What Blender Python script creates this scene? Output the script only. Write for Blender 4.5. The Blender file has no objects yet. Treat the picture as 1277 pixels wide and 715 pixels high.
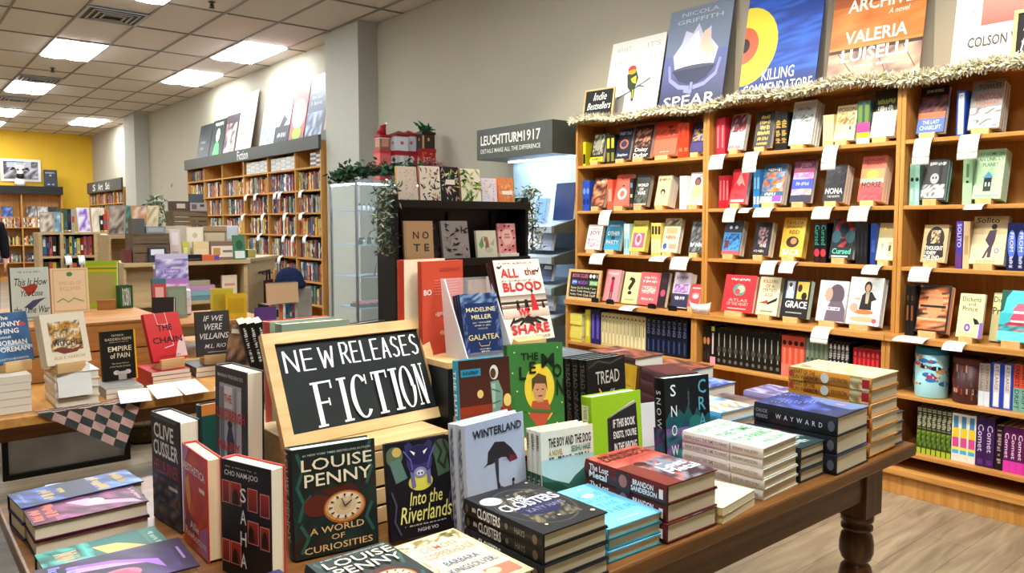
import bpy, math, random
from mathutils import Vector, Matrix, Euler
S = bpy.context.scene
COL = S.collection
PI = math.pi
WORLD_STR, PANEL_STR, SPOT_WALL, SPOT_TABLE = .35, 37.0, 160, 85
# ------------------------------------------------------------------ camera, world, light, exposure
cam_d = bpy.data.cameras.new('camera'); cam = bpy.data.objects.new('camera', cam_d); COL.objects.link(cam)
cam_d.sensor_fit = 'HORIZONTAL'; cam_d.sensor_width = 36.0; cam_d.lens = 36.0 * 960 / 1277
cam_d.shift_y = -(357.5 - 340.0) / 1277
cam_d.clip_start = 0.02; cam_d.clip_end = 100
cam.location = (0, 0, 1.43)
_pitch = math.atan((340.0 - 278.0) / 960.0)
cam.rotation_euler = (PI / 2 - _pitch, 0, -math.radians(39.7))
S.camera = cam
S.view_settings.view_transform = 'Standard'; S.view_settings.look = 'None'
S.view_settings.exposure = 0.0; S.view_settings.gamma = 1.0
S.view_settings.use_curve_mapping = False
W = bpy.data.worlds.new('room_ambient'); S.world = W; W.use_nodes = True
W.node_tree.nodes['Background'].inputs[0].default_value = (1.0, 0.95, 0.88, 1)
W.node_tree.nodes['Background'].inputs[1].default_value = WORLD_STR
def lamp(name, kind, loc, target, energy, color=(1, .9, .76), size=.1, spot=60, blend=.5):
    d = bpy.data.lights.new(name, kind); d.energy = energy; d.color = color
    if kind == 'AREA': d.shape = 'SQUARE'; d.size = size
    else: d.shadow_soft_size = size
    if kind == 'SPOT': d.spot_size = math.radians(spot); d.spot_blend = blend
    o = bpy.data.objects.new(name, d); COL.objects.link(o); o.location = loc
    o.rotation_euler = (Vector(target) - Vector(loc)).to_track_quat('-Z', 'Y').to_euler()
    return o
# ceiling spots that wash the bookcase wall and the display table (their cans hang above the frame)
for _y in (0.9, 1.9, 2.9, 3.9):
    lamp('track_spot', 'SPOT', (2.55, _y, 3.45), (4.3, _y + .1, 1.2), SPOT_WALL, (1, .88, .70), .05, 78, .6)
for _x, _y in ((.3, .9), (1.6, .5), (2.2, .9)):
    lamp('track_spot', 'SPOT', (_x, _y - .2, 3.45), (_x + .1, _y + .7, .9), SPOT_TABLE, (1, .95, .86), .07, 70, .7)
S.cycles.use_denoising = True
S.cycles.max_bounces = 6; S.cycles.diffuse_bounces = 3; S.cycles.transparent_max_bounces = 8
S.cycles.sample_clamp_indirect = 6.0; S.cycles.caustics_reflective = False; S.cycles.caustics_refractive = False

# ------------------------------------------------------------------ helpers
def lin(h):
    if isinstance(h, tuple): return h
    v = [int(h[i:i + 2], 16) / 255 for i in (0, 2, 4)]
    return tuple((c / 12.92 if c <= .04045 else ((c + .055) / 1.055) ** 2.4) for c in v) + (1.0,)
def mix(a, b, f): return tuple(a[i] * (1 - f) + b[i] * f for i in range(4))
MATS = {}
def new_mat(name):
    m = bpy.data.materials.new(name); m.use_nodes = True
    MATS[name] = m; return m, m.node_tree.nodes, m.node_tree.links, m.node_tree.nodes['Principled BSDF']
def print_mat(name, rough, spec=.5, metal=0, coat=0):
    m, n, l, b = new_mat(name)
    a = n.new('ShaderNodeAttribute'); a.attribute_name = 'Col'
    t = n.new('ShaderNodeTexNoise'); t.inputs['Scale'].default_value = 90
    tc = n.new('ShaderNodeTexCoord'); l.new(tc.outputs['Object'], t.inputs['Vector'])
    mr = n.new('ShaderNodeMapRange'); mr.inputs['To Min'].default_value = .93; mr.inputs['To Max'].default_value = 1.05
    l.new(t.outputs['Fac'], mr.inputs['Value'])
    mx = n.new('ShaderNodeMix'); mx.data_type = 'RGBA'; mx.blend_type = 'MULTIPLY'; mx.inputs[0].default_value = 1
    l.new(a.outputs['Color'], mx.inputs[6]); l.new(mr.outputs['Result'], mx.inputs[7])
    l.new(mx.outputs[2], b.inputs['Base Color'])
    b.inputs['Roughness'].default_value = rough; b.inputs['Specular IOR Level'].default_value = spec
    b.inputs['Metallic'].default_value = metal; b.inputs['Coat Weight'].default_value = coat
    return m
PRINT = print_mat('printed_jacket', .42, .32)
MATTE = print_mat('matte_paper', .75, .25)
FOIL = print_mat('tinsel_foil', .35, .7, .0)
def page_mat():
    m, n, l, b = new_mat('page_edges')
    a = n.new('ShaderNodeAttribute'); a.attribute_name = 'Col'
    tc = n.new('ShaderNodeTexCoord'); mp = n.new('ShaderNodeMapping'); mp.inputs['Scale'].default_value = (3, 900, 3)
    t = n.new('ShaderNodeTexNoise'); t.inputs['Scale'].default_value = 1.0; t.inputs['Detail'].default_value = 1
    l.new(tc.outputs['Object'], mp.inputs['Vector']); l.new(mp.outputs['Vector'], t.inputs['Vector'])
    mr = n.new('ShaderNodeMapRange'); mr.inputs['To Min'].default_value = .86; mr.inputs['To Max'].default_value = 1.16
    l.new(t.outputs['Fac'], mr.inputs['Value'])
    mx = n.new('ShaderNodeMix'); mx.data_type = 'RGBA'; mx.blend_type = 'MULTIPLY'; mx.inputs[0].default_value = 1
    l.new(a.outputs['Color'], mx.inputs[6]); l.new(mr.outputs['Result'], mx.inputs[7]); l.new(mx.outputs[2], b.inputs['Base Color'])
    b.inputs['Roughness'].default_value = .85; b.inputs['Specular IOR Level'].default_value = .15
    return m
PAGE = page_mat()
def wood(name, c1, c2, rough=.4, scale=(1.5, 30, 30), spec=.4):
    m, n, l, b = new_mat(name)
    tc = n.new('ShaderNodeTexCoord'); mp = n.new('ShaderNodeMapping'); mp.inputs['Scale'].default_value = scale
    t = n.new('ShaderNodeTexNoise'); t.inputs['Scale'].default_value = 1.6; t.inputs['Detail'].default_value = 5; t.inputs['Distortion'].default_value = .6
    cr = n.new('ShaderNodeValToRGB'); e = cr.color_ramp.elements
    e[0].position = .3; e[0].color = lin(c1); e[1].position = .72; e[1].color = lin(c2)
    l.new(tc.outputs['Object'], mp.inputs['Vector']); l.new(mp.outputs['Vector'], t.inputs['Vector'])
    l.new(t.outputs['Fac'], cr.inputs['Fac']); l.new(cr.outputs['Color'], b.inputs['Base Color'])
    bp = n.new('ShaderNodeBump'); bp.inputs['Strength'].default_value = .08; bp.inputs['Distance'].default_value = .002
    l.new(t.outputs['Fac'], bp.inputs['Height']); l.new(bp.outputs['Normal'], b.inputs['Normal'])
    b.inputs['Roughness'].default_value = rough; b.inputs['Specular IOR Level'].default_value = spec
    return m
OAK = wood('oak_veneer', 'b57a38', 'cf9850', .42, (25, 25, 1.3))
OAKH = wood('oak_board', 'b57a38', 'd09a54', .42, (25, 1.3, 25))
PINE = wood('pine', 'd0a468', 'e4c28c', .55, (3, 22, 22))
PINEV = wood('pine_upright', 'd0a468', 'e4c28c', .55, (22, 22, 3))
WALNUT = wood('dark_stained_wood', '54300f', '8a5a2a', .3, (1.2, 26, 26), .5)
WALNUTV = wood('dark_stained_turning', '4a280d', '7a4a20', .3, (26, 26, 1.2), .5)
CRATEW = wood('crate_wood', '96622c', 'b98246', .6, (2, 24, 24))
GREYW = wood('weathered_crate', '5a4834', '7c664a', .7, (2, 24, 24))
BIRCH = wood('birch_laminate', 'b89a6c', 'ccae80', .5, (2, 20, 20))
def plain(name, c, rough=.5, spec=.4, metal=0, noise=.06, nscale=14, bump=0, **k):
    m, n, l, b = new_mat(name)
    tc = n.new('ShaderNodeTexCoord'); t = n.new('ShaderNodeTexNoise'); t.inputs['Scale'].default_value = nscale; t.inputs['Detail'].default_value = 3
    l.new(tc.outputs['Object'], t.inputs['Vector'])
    cr = n.new('ShaderNodeValToRGB'); e = cr.color_ramp.elements; L = lin(c)
    e[0].position = .3; e[1].position = .7
    e[0].color = tuple(x * (1 - noise) for x in L[:3]) + (1,); e[1].color = tuple(min(1, x * (1 + noise)) for x in L[:3]) + (1,)
    l.new(t.outputs['Fac'], cr.inputs['Fac']); l.new(cr.outputs['Color'], b.inputs['Base Color'])
    if bump:
        bp = n.new('ShaderNodeBump'); bp.inputs['Strength'].default_value = bump; bp.inputs['Distance'].default_value = .003
        l.new(t.outputs['Fac'], bp.inputs['Height']); l.new(bp.outputs['Normal'], b.inputs['Normal'])
    b.inputs['Roughness'].default_value = rough; b.inputs['Specular IOR Level'].default_value = spec; b.inputs['Metallic'].default_value = metal
    for kk, v in k.items(): b.inputs[kk].default_value = v
    return m
WALLM = plain('painted_wall', 'b5ad9a', .8, .2, nscale=3, noise=.02)
YELLOW = plain('yellow_painted_wall', 'e6b838', .75, .2, nscale=3, noise=.03)
PILLAR = plain('grey_painted_pillar', 'b8b6aa', .75, .2, noise=.02)
CEIL = plain('ceiling_tile', 'd2cac2', .9, .1, nscale=60, noise=.05)
GRID = plain('ceiling_grid_bar', '8c857d', .6, .3)
BLACKM = plain('black_laminate', '0e0e0e', .45, .4)
CHALK = plain('chalkboard_slate', '202423', .7, .25, nscale=9, noise=.12)
CHALKW = plain('chalk_paint', 'f2f4f0', .8, .1, nscale=40)
GREYH = plain('charcoal_header', '4c4f4a', .5, .4)
GREYL = plain('grey_sheet_metal', '9aa6b2', .45, .5)
BLUEG = plain('pale_blue_panel', 'a8c0d4', .5, .4)
WHITEC = plain('white_card', 'ebe9e2', .7, .2, noise=.02)
DARKM = plain('dark_metal', '1c1a18', .4, .5, .6)
STEEL = plain('brushed_steel', '9a9a9a', .35, .5, .8)
CLOTHB = plain('black_wool_coat', '121214', .9, .1, nscale=80, noise=.2)
SKIN = plain('skin', 'c08a6c', .55, .4)
NAVY = plain('navy_knit', '1c2440', .95, .1, nscale=60, noise=.3, bump=.6)
MAROON = plain('maroon_felt', '3c1c20', .95, .1, nscale=60, noise=.25, bump=.5)
TRUNK = plain('dark_grey_trunk_panel', '8a847a', .35, .5, nscale=5, noise=.25)
WICK = plain('wicker', '5c4c30', .8, .2, nscale=70, noise=.4, bump=.8)
LEAFM = print_mat('evergreen_leaves', .55, .35)
def emis(name, c, s):
    m, n, l, b = new_mat(name)
    b.inputs['Base Color'].default_value = (.9, .9, .9, 1); b.inputs['Emission Color'].default_value = lin(c); b.inputs['Emission Strength'].default_value = s
    return m
PANEL = emis('light_diffuser', 'f4fbff', PANEL_STR)
LEDS = emis('led_strip', 'e0f0ff', 30.0)
def glass(name, tint='eef8f6', alpha=.12, rough=.05):
    m, n, l, b = new_mat(name)
    b.inputs['Base Color'].default_value = lin(tint); b.inputs['Roughness'].default_value = rough
    b.inputs['Alpha'].default_value = alpha; b.inputs['Specular IOR Level'].default_value = .6
    return m
GLASS = glass('cabinet_glass', 'dcefee', .16)
ACRYL = glass('clear_acrylic', 'ffffff', .10, .04)
ACRYE = glass('acrylic_edge', 'ffffff', .55, .2)

def link(name, mesh, parent=None):
    o = bpy.data.objects.new(name, mesh); COL.objects.link(o)
    if parent is not None: o.parent = parent
    return o
def tag(o, label, cat, group=None, kind=None):
    o['label'] = label; o['category'] = cat
    if group: o['group'] = group
    if kind: o['kind'] = kind
    return o
def empty(name, label, cat, loc=(0, 0, 0), rot=(0, 0, 0), group=None):
    o = bpy.data.objects.new(name, None); COL.objects.link(o); o.location = loc; o.rotation_euler = rot
    o.empty_display_size = .05
    return tag(o, label, cat, group)
def structure(o): o['kind'] = 'structure'; return o
def copy_tree(o, parent=None):
    c = o.copy(); COL.objects.link(c)
    if parent is not None: c.parent = parent
    for ch in list(o.children): copy_tree(ch, c)
    return c

class M:
    """collects faces with one colour per corner; build() links them as one mesh object"""
    def __init__(s): s.v = []; s.f = []; s.c = []
    def face(s, pts, col):
        i = len(s.v); s.v += [tuple(p) for p in pts]; s.f.append(tuple(range(i, i + len(pts))))
        if isinstance(col, list): s.c += [lin(x) for x in col]
        else: s.c += [lin(col)] * len(pts)
    def box(s, x0, y0, z0, x1, y1, z1, col='ffffff', rot=None):
        P = [Vector(p) for p in ((x0, y0, z0), (x1, y0, z0), (x1, y1, z0), (x0, y1, z0), (x0, y0, z1), (x1, y0, z1), (x1, y1, z1), (x0, y1, z1))]
        if rot is not None: P = [rot @ p for p in P]
        i = len(s.v); s.v += [tuple(p) for p in P]; c = lin(col)
        for f in ((0, 3, 2, 1), (4, 5, 6, 7), (0, 1, 5, 4), (1, 2, 6, 5), (2, 3, 7, 6), (3, 0, 4, 7)):
            s.f.append(tuple(i + k for k in f)); s.c += [c] * 4
    def prism(s, poly, a0, a1, axis, col='ffffff'):
        """poly of 2D points extruded along axis ('x','y','z')"""
        def mk(p, a): return (a, p[0], p[1]) if axis == 'x' else ((p[0], a, p[1]) if axis == 'y' else (p[0], p[1], a))
        n = len(poly)
        s.face([mk(p, a0) for p in poly], col); s.face([mk(p, a1) for p in reversed(poly)], col)
        for k in range(n):
            p, q = poly[k], poly[(k + 1) % n]
            s.face([mk(p, a0), mk(p, a1), mk(q, a1), mk(q, a0)], col)
    def lathe(s, prof, cx=0, cy=0, n=20, col='ffffff', cap=True):
        rings = []
        for r, z in prof:
            i = len(s.v); s.v += [(cx + r * math.cos(2 * PI * k / n), cy + r * math.sin(2 * PI * k / n), z) for k in range(n)]; rings.append(i)
        c = lin(col) if not isinstance(col, list) else None
        for a in range(len(rings) - 1):
            cc = c if not isinstance(col, list) else lin(col[a])
            for k in range(n):
                s.f.append((rings[a] + k, rings[a] + (k + 1) % n, rings[a + 1] + (k + 1) % n, rings[a + 1] + k)); s.c += [cc] * 4
        if cap:
            s.f.append(tuple(rings[0] + k for k in reversed(range(n)))); s.c += [c if not isinstance(col, list) else lin(col[0])] * n
            s.f.append(tuple(rings[-1] + k for k in range(n))); s.c += [c if not isinstance(col, list) else lin(col[-1])] * n
    def tube(s, pts, r, n=6, col='ffffff'):
        pts = [Vector(p) for p in pts]; rings = []
        for i, p in enumerate(pts):
            d = (pts[min(i + 1, len(pts) - 1)] - pts[max(i - 1, 0)]).normalized()
            a = d.orthogonal().normalized(); b = d.cross(a); j = len(s.v)
            rr = r[i] if isinstance(r, list) else r
            s.v += [tuple(p + a * rr * math.cos(2 * PI * k / n) + b * rr * math.sin(2 * PI * k / n)) for k in range(n)]; rings.append(j)
        c = lin(col)
        for a in range(len(rings) - 1):
            for k in range(n):
                s.f.append((rings[a] + k, rings[a] + (k + 1) % n, rings[a + 1] + (k + 1) % n, rings[a + 1] + k)); s.c += [c] * 4
        s.f.append(tuple(rings[0] + k for k in reversed(range(n)))); s.c += [c] * n
        s.f.append(tuple(rings[-1] + k for k in range(n))); s.c += [c] * n
    def build(s, name, mat, parent=None, smooth=False, bevel=0):
        me = bpy.data.meshes.new(name); me.from_pydata(s.v, [], s.f)
        at = me.color_attributes.new('Col', 'FLOAT_COLOR', 'CORNER')
        flat = [x for c in s.c for x in c]; at.data.foreach_set('color', flat)
        me.materials.append(mat)
        if smooth: me.polygons.foreach_set('use_smooth', [True] * len(me.polygons))
        me.update()
        o = link(name, me, parent)
        if bevel:
            b = o.modifiers.new('bevel', 'BEVEL'); b.width = bevel; b.segments = 2; b.limit_method = 'ANGLE'
        return o

# ---- lettering
TXT = {}
def glyphs(txt, bold=0, shear=0, spc=1):
    key = (txt, bold, shear, spc)
    if key not in TXT:
        cu = bpy.data.curves.new('t', 'FONT'); cu.body = txt; cu.resolution_u = 2; cu.offset = bold; cu.shear = shear; cu.space_character = spc
        o = bpy.data.objects.new('t', cu); COL.objects.link(o)
        dg = bpy.context.evaluated_depsgraph_get(); me = o.evaluated_get(dg).to_mesh()
        V = [(v.co.x, v.co.y) for v in me.vertices]; F = [tuple(p.vertices) for p in me.polygons]
        o.evaluated_get(dg).to_mesh_clear(); bpy.data.objects.remove(o); bpy.data.curves.remove(cu)
        if V:
            x0 = min(v[0] for v in V); x1 = max(v[0] for v in V); y0 = min(v[1] for v in V); y1 = max(v[1] for v in V)
            V = [((x - x0) / max(x1 - x0, 1e-6), (y - y0) / max(y1 - y0, 1e-6)) for x, y in V]
        TXT[key] = (V, F)
    return TXT[key]
def paint(m, art, to3d, eps=.00014, turned=False):
    """draws art (list of tuples in 0..1 cover coordinates) on a surface; to3d(u, v, lift)"""
    k = 0
    for a in art:
        k += 1; t = a[0]; L = eps * k
        if t == 'R':
            u0, v0, u1, v1, c = a[1:6]; c2 = a[6] if len(a) > 6 else c
            m.face([to3d(u0, v0, L), to3d(u1, v0, L), to3d(u1, v1, L), to3d(u0, v1, L)], [c2, c2, c, c])
        elif t in 'TB' or t == 'I':
            txt, u0, v0, u1, v1, c = a[1:7]
            V, F = glyphs(txt, .022 if t == 'B' else .006, .3 if t == 'I' else 0)
            for f in F:
                if turned: pts = [to3d(u0 + V[i][1] * (u1 - u0), v1 - V[i][0] * (v1 - v0), L) for i in f]
                else: pts = [to3d(u0 + V[i][0] * (u1 - u0), v0 + V[i][1] * (v1 - v0), L) for i in f]
                m.face(pts, c)
        elif t == 'L':   # a line of lettering too small to read
            u0, v0, u1, v1, c = a[1:6]; r = random.Random(int((u0 + v0 * 7 + u1 * 3) * 991)); p = 0.0
            while p < .98:
                w = r.uniform(.05, .11); q = min(1, p + w * r.uniform(.55, .8)); lo = r.choice((0, 0, .25)); hi = r.choice((1, 1, .75))
                if turned: pts = [to3d(u0 + (u1 - u0) * lo, v1 - (v1 - v0) * p, L), to3d(u0 + (u1 - u0) * lo, v1 - (v1 - v0) * q, L), to3d(u0 + (u1 - u0) * hi, v1 - (v1 - v0) * q, L), to3d(u0 + (u1 - u0) * hi, v1 - (v1 - v0) * p, L)]
                else: pts = [to3d(u0 + (u1 - u0) * p, v0 + (v1 - v0) * lo, L), to3d(u0 + (u1 - u0) * q, v0 + (v1 - v0) * lo, L), to3d(u0 + (u1 - u0) * q, v0 + (v1 - v0) * hi, L), to3d(u0 + (u1 - u0) * p, v0 + (v1 - v0) * hi, L)]
                m.face(pts, c); p += w + (.06 if r.random() < .15 else 0)
        elif t == 'E':
            cu, cv, ru, rv, c = a[1:6]
            m.face([to3d(min(max(cu + ru * math.cos(2 * PI * i / 28), 0), 1), min(max(cv + rv * math.sin(2 * PI * i / 28), 0), 1), L) for i in range(28)], c)
        elif t == 'P':
            m.face([to3d(u, v, L) for u, v in a[1]], a[2])
        elif t == 'N':
            u0, v0, u1, v1, cols, seed = a[1:7]; nx, ny = (a[7], a[8]) if len(a) > 8 else (10, 10)
            r = random.Random(seed); g = [[lin(r.choice(cols)) for _ in range(nx + 1)] for _ in range(ny + 1)]
            for j in range(ny):
                for i in range(nx):
                    f = lambda ii, jj: to3d(u0 + (u1 - u0) * ii / nx, v0 + (v1 - v0) * jj / ny, L)
                    m.face([f(i, j), f(i + 1, j), f(i + 1, j + 1), f(i, j + 1)], [g[j][i], g[j][i + 1], g[j + 1][i + 1], g[j + 1][i]])
        elif t == 'S':   # painted strokes: list of polylines, width
            for pl in a[1]:
                w = a[2]
                for (ua, va), (ub, vb) in zip(pl, pl[1:]):
                    dx, dy = ub - ua, vb - va; n = math.hypot(dx, dy) or 1; px, py = -dy / n * w, dx / n * w
                    ex, ey = dx / n * w * .6, dy / n * w * .6
                    m.face([to3d(ua - ex + px, va - ey + py, L), to3d(ua - ex - px, va - ey - py, L), to3d(ub + ex - px, vb + ey - py, L), to3d(ub + ex + px, vb + ey + py, L)], a[3])
                    L += eps * .1

# ---- books: local x = width from the spine, y = thickness from the front cover, z = height
def cover_mesh(w, h, t, cover, spine, front, spine_art, hard, back=None):
    m = M(); c = .0028 if hard else .0008; b = min(.005, t * .12) if hard else 0
    m.box(0, 0, 0, w, c, h, cover); m.box(0, t - c, 0, w, t, h, back or spine)
    n = 5 if hard else 1
    out = [(-b * math.sin(PI * k / n), t * k / n) for k in range(n + 1)]
    poly = out + [(c, t), (c, 0)]
    for k in range(n):
        (xa, ya), (xb, yb) = out[k], out[k + 1]
        m.face([(xa, ya, 0), (xa, ya, h), (xb, yb, h), (xb, yb, 0)], spine)
    m.face([(p[0], p[1], 0) for p in reversed(poly)], spine); m.face([(p[0], p[1], h) for p in poly], spine)
    m.face([(c, 0, 0), (c, t, 0), (c, t, h), (c, 0, h)], spine)
    if front: paint(m, front, lambda u, v, L: (u * w, -L, v * h))
    if spine_art: paint(m, spine_art, lambda u, v, L: (-b - L - .0002, t * (1 - u), v * h), turned=True)
    return m
def page_mesh(w, h, t, pages, hard):
    m = M(); c = .003 if hard else .0009; o = .0035 if hard else .0004
    m.box(c, c, o, w - o, t - c, h - o, pages); return m
def book(name, label, w, h, t, cover, loc, rot, front=(), spine=None, spine_art=(), pages='f2e4c2', hard=True, group=None, cat='book', mat=None, back=None, parts=True):
    e = empty(name, label, cat, loc, rot, group)
    cover_mesh(w, h, t, cover, spine or cover, front, spine_art, hard, back).build('cover', mat or PRINT, e)
    page_mesh(w, h, t, pages, hard).build('page_block', PAGE, e)
    return e
FLAT = Matrix.Rotation(-PI / 2, 4, 'X')
def flat_rot(yaw): return (Matrix.Rotation(yaw, 4, 'Z') @ FLAT).to_euler()
def lean_rot(yaw, lean): return (Matrix.Rotation(yaw, 4, 'Z') @ Matrix.Rotation(-lean, 4, 'X')).to_euler()
ORD = ['top', 'second', 'third', 'fourth', 'fifth', 'sixth', 'seventh']
def stack(name, desc, x, y, z_top, w, l, t, n, yaw, cover, front=(), spine=None, spine_art=(), pages='f2e4c2', hard=True, jit=.004, seed=1, short=None):
    """n copies lying flat, cover up, topmost first; x, y is the corner of spine and tail"""
    r = random.Random(seed); first = None
    for k in range(n):
        a = math.radians(yaw) + (r.uniform(-.012, .012) if k else 0)
        loc = (x + (r.uniform(-jit, jit) if k else 0), y + (r.uniform(-jit, jit) if k else 0), z_top - k * (t + .0006))
        place = 'topmost' if k == 0 else ('lowest of its stack' if k == n - 1 else ORD[k] + ' from the top')
        lab = desc if n == 1 else ((desc + ', ' + place) if k == 0 else ((short or desc) + ', ' + place))
        if first is None:
            first = book(name, lab, w, l, t, cover, loc, flat_rot(a), front, spine, spine_art, pages, hard); o = first
        else:
            o = copy_tree(first); o.location = loc; o.rotation_euler = flat_rot(a); o['label'] = lab
    return first
def upright(name, label, x, y, z, w, h, t, yaw, lean, cover, **k):
    return book(name, label, w, h, t, cover, (x, y, z), lean_rot(math.radians(yaw), math.radians(lean)), **k)
def behind(o, t, n, labels):
    """n more copies standing behind o, each t further back"""
    for i in range(n):
        c = copy_tree(o); c.location = o.matrix_basis @ Vector((0, (t + .0006) * (i + 1), 0)); c['label'] = labels[i]
def board(name, label, w, h, loc, rot, art, frame='pine', fw=.022, th=.016):
    e = empty(name, label, 'chalkboard', loc, rot)
    m = M()
    for q in ([(0, 0), (w, 0), (w - fw, fw), (fw, fw)], [(w, 0), (w, h), (w - fw, h - fw), (w - fw, fw)], [(w, h), (0, h), (fw, h - fw), (w - fw, h - fw)], [(0, h), (0, 0), (fw, fw), (fw, h - fw)]):
        m.prism(q, 0, th, 'y')
    m.build('frame', PINE, e, bevel=.0015)
    m = M(); m.box(fw * .8, th * .45, fw * .8, w - fw * .8, th * .8, h - fw * .8); sl = m.build('slate', CHALK, e)
    m = M(); paint(m, art, lambda u, v, L: (u * w, th * .44 - L, v * h)); m.build('chalk_lettering', MATTE, sl)
    return e
# ------------------------------------------------------------------ the room
CZ = 3.7
def floor_mat():
    m, n, l, b = new_mat('grey_brown_plank_floor')
    tc = n.new('ShaderNodeTexCoord'); br = n.new('ShaderNodeTexBrick')
    br.inputs['Scale'].default_value = 1; br.inputs['Brick Width'].default_value = 1.22; br.inputs['Row Height'].default_value = .18
    br.inputs['Mortar Size'].default_value = .0022; br.offset = .37; br.inputs['Mortar'].default_value = lin('85776a')
    br.inputs['Color1'].default_value = lin('a4967f'); br.inputs['Color2'].default_value = lin('b0a18c')
    mp = n.new('ShaderNodeMapping'); mp.inputs['Scale'].default_value = (1.2, 9, 1)
    t = n.new('ShaderNodeTexNoise'); t.inputs['Scale'].default_value = 1.5; t.inputs['Detail'].default_value = 7; t.inputs['Distortion'].default_value = 1.2
    cr = n.new('ShaderNodeValToRGB'); e = cr.color_ramp.elements; e[0].position = .32; e[0].color = lin('a2968a'); e[1].position = .68; e[1].color = lin('f4ece0')
    mx = n.new('ShaderNodeMix'); mx.data_type = 'RGBA'; mx.blend_type = 'MULTIPLY'; mx.inputs[0].default_value = .85
    l.new(tc.outputs['Object'], br.inputs['Vector']); l.new(tc.outputs['Object'], mp.inputs['Vector']); l.new(mp.outputs['Vector'], t.inputs['Vector'])
    l.new(t.outputs['Fac'], cr.inputs['Fac']); l.new(br.outputs['Color'], mx.inputs[6]); l.new(cr.outputs['Color'], mx.inputs[7])
    l.new(mx.outputs[2], b.inputs['Base Color']); b.inputs['Roughness'].default_value = .42; b.inputs['Specular IOR Level'].default_value = .4
    return m
def slab(name, x0, y0, z0, x1, y1, z1, mat):
    m = M(); m.box(x0, y0, z0, x1, y1, z1); return structure(m.build(name, mat))
slab('floor', -4, -4, -.1, 4.75, 23.2, 0, floor_mat())
slab('ceiling', -4, -4, CZ + .012, 4.75, 23.2, CZ + .1, CEIL)
slab('wall_right', 4.55, -4, 0, 4.75, 23.2, CZ + .012, WALLM)
slab('wall_back', -4, 22.8, 0, 4.55, 23.2, CZ + .012, YELLOW)
slab('wall_left', -4.2, -4, 0, -4, 23.2, CZ + .012, WALLM)
slab('wall_front', -4, -4.2, 0, 4.75, -4, CZ + .012, WALLM)
slab('trim_1', 4.3, 7.9, 0, 4.55, 8.72, CZ + .012, PILLAR)
slab('trim_2', 4.28, 17.45, 0, 4.55, 18.3, CZ + .012, PILLAR)
slab('baseboard_right', 4.535, 4.35, 0, 4.55, 7.9, .1, GREYH)
m = M(); gx = [1.83 + .61 * k for k in range(-9, 5)]; gy = [9.78 + 1.22 * k for k in range(-11, 11)]
for x in gx: m.box(x - .012, -4, CZ, x + .012, 22.8, CZ + .0125)
for y in gy: m.box(-4, y - .012, CZ, 4.55, y + .012, CZ + .0125)
structure(m.build('trim_3', GRID))
# ceiling lights: troffers of the ceiling grid, two lens panels each
def troffer(x, y, label, first=[None]):
    if first[0] is None:
        e = empty('ceiling_light', label, 'ceiling light', (x, y, CZ), group='recessed ceiling lights')
        m = M()
        for a in ((.0, 0, .61, .03), (0, 1.19, .61, 1.22), (0, .03, .03, 1.19), (.58, .03, .61, 1.19)): m.box(a[0], a[1], -.006, a[2], a[3], .0)
        m.box(.29, .03, -.012, .32, 1.19, 0)
        m.build('frame', WHITEC, e)
        for u0, u1 in ((.03, .29), (.32, .58)):
            m = M(); m.prism([(u0, -.004), (u1, -.004), (u1, -.02), ((u0 + u1) / 2, -.03), (u0, -.02)], .03, 1.19, 'y'); d_ = m.build('diffuser', PANEL, e)
        first[0] = e; return e
    c = copy_tree(first[0]); c.location = (x, y, CZ); c['label'] = label; return c
for x, y, lab in ((1.83, 11.0, 'ceiling light nearest the camera on the left row, two bright lens panels'),
                  (1.83, 14.66, 'ceiling light second along the left row, just past a vent'),
                  (1.83, 18.32, 'ceiling light at the left edge of the photo, low near the yellow wall'),
                  (1.83, 7.36, 'ceiling light cut off by the top edge of the photo beside a vent'),
                  (3.66, 9.70, 'largest ceiling light of the right row, nearest the grey pillar'),
                  (3.66, 12.05, 'ceiling light second in the right row, next to the wall of posters'),
                  (3.55, 19.0, 'small far ceiling light close to the yellow wall corner'),
                  (.0, 3.7, 'ceiling light above the left table'), (1.83, 3.7, 'ceiling light above the aisle beside the table'),
                  (.0, .0, 'ceiling light above the photographer'), (1.83, .04, 'ceiling light above the front of the book table'),
                  (-1.83, 7.36, 'ceiling light above the left of the room'), (-1.83, 14.66, 'ceiling light far left of the room'), (.0, 18.32, 'ceiling light far left beside the yellow wall'), (1.83, 20.76, 'farthest ceiling light over the yellow wall bookcase'), (.0, 11.0, 'ceiling light left of the nearest one')):
    troffer(x, y, lab)
def vent(x, y, label):
    e = empty('ceiling_vent', label, 'vent', (x, y, CZ), group='ceiling vents')
    m = M()
    for a in ((0, 0, .61, .03), (0, .58, .61, .61), (0, .03, .03, .58), (.58, .03, .61, .58)): m.box(a[0], a[1], -.008, a[2], a[3], 0)
    m.build('frame', GREYL, e)
    m = M(); m.box(.03, .03, -.002, .58, .58, 0); m.build('backing', BLACKM, e)
    for k, d in enumerate((.07, .13, .19)):
        m = M()
        for a in ((d, d, .61 - d, d + .022), (d, .61 - d - .022, .61 - d, .61 - d), (d, d + .022, d + .022, .61 - d - .022), (.61 - d - .022, d + .022, .61 - d, .61 - d - .022)): m.box(a[0], a[1], -.012 - .004 * k, a[2], a[3], -.004)
        m.build('louvre', STEEL, e)
vent(1.83, 9.15, 'square ceiling vent with nested louvres beside the light cut off at the top')
vent(1.83, 14.04, 'square ceiling vent touching the second light of the left row')
vent(1.83, 16.6, 'square ceiling vent between the two farthest lights of the left row')
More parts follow.
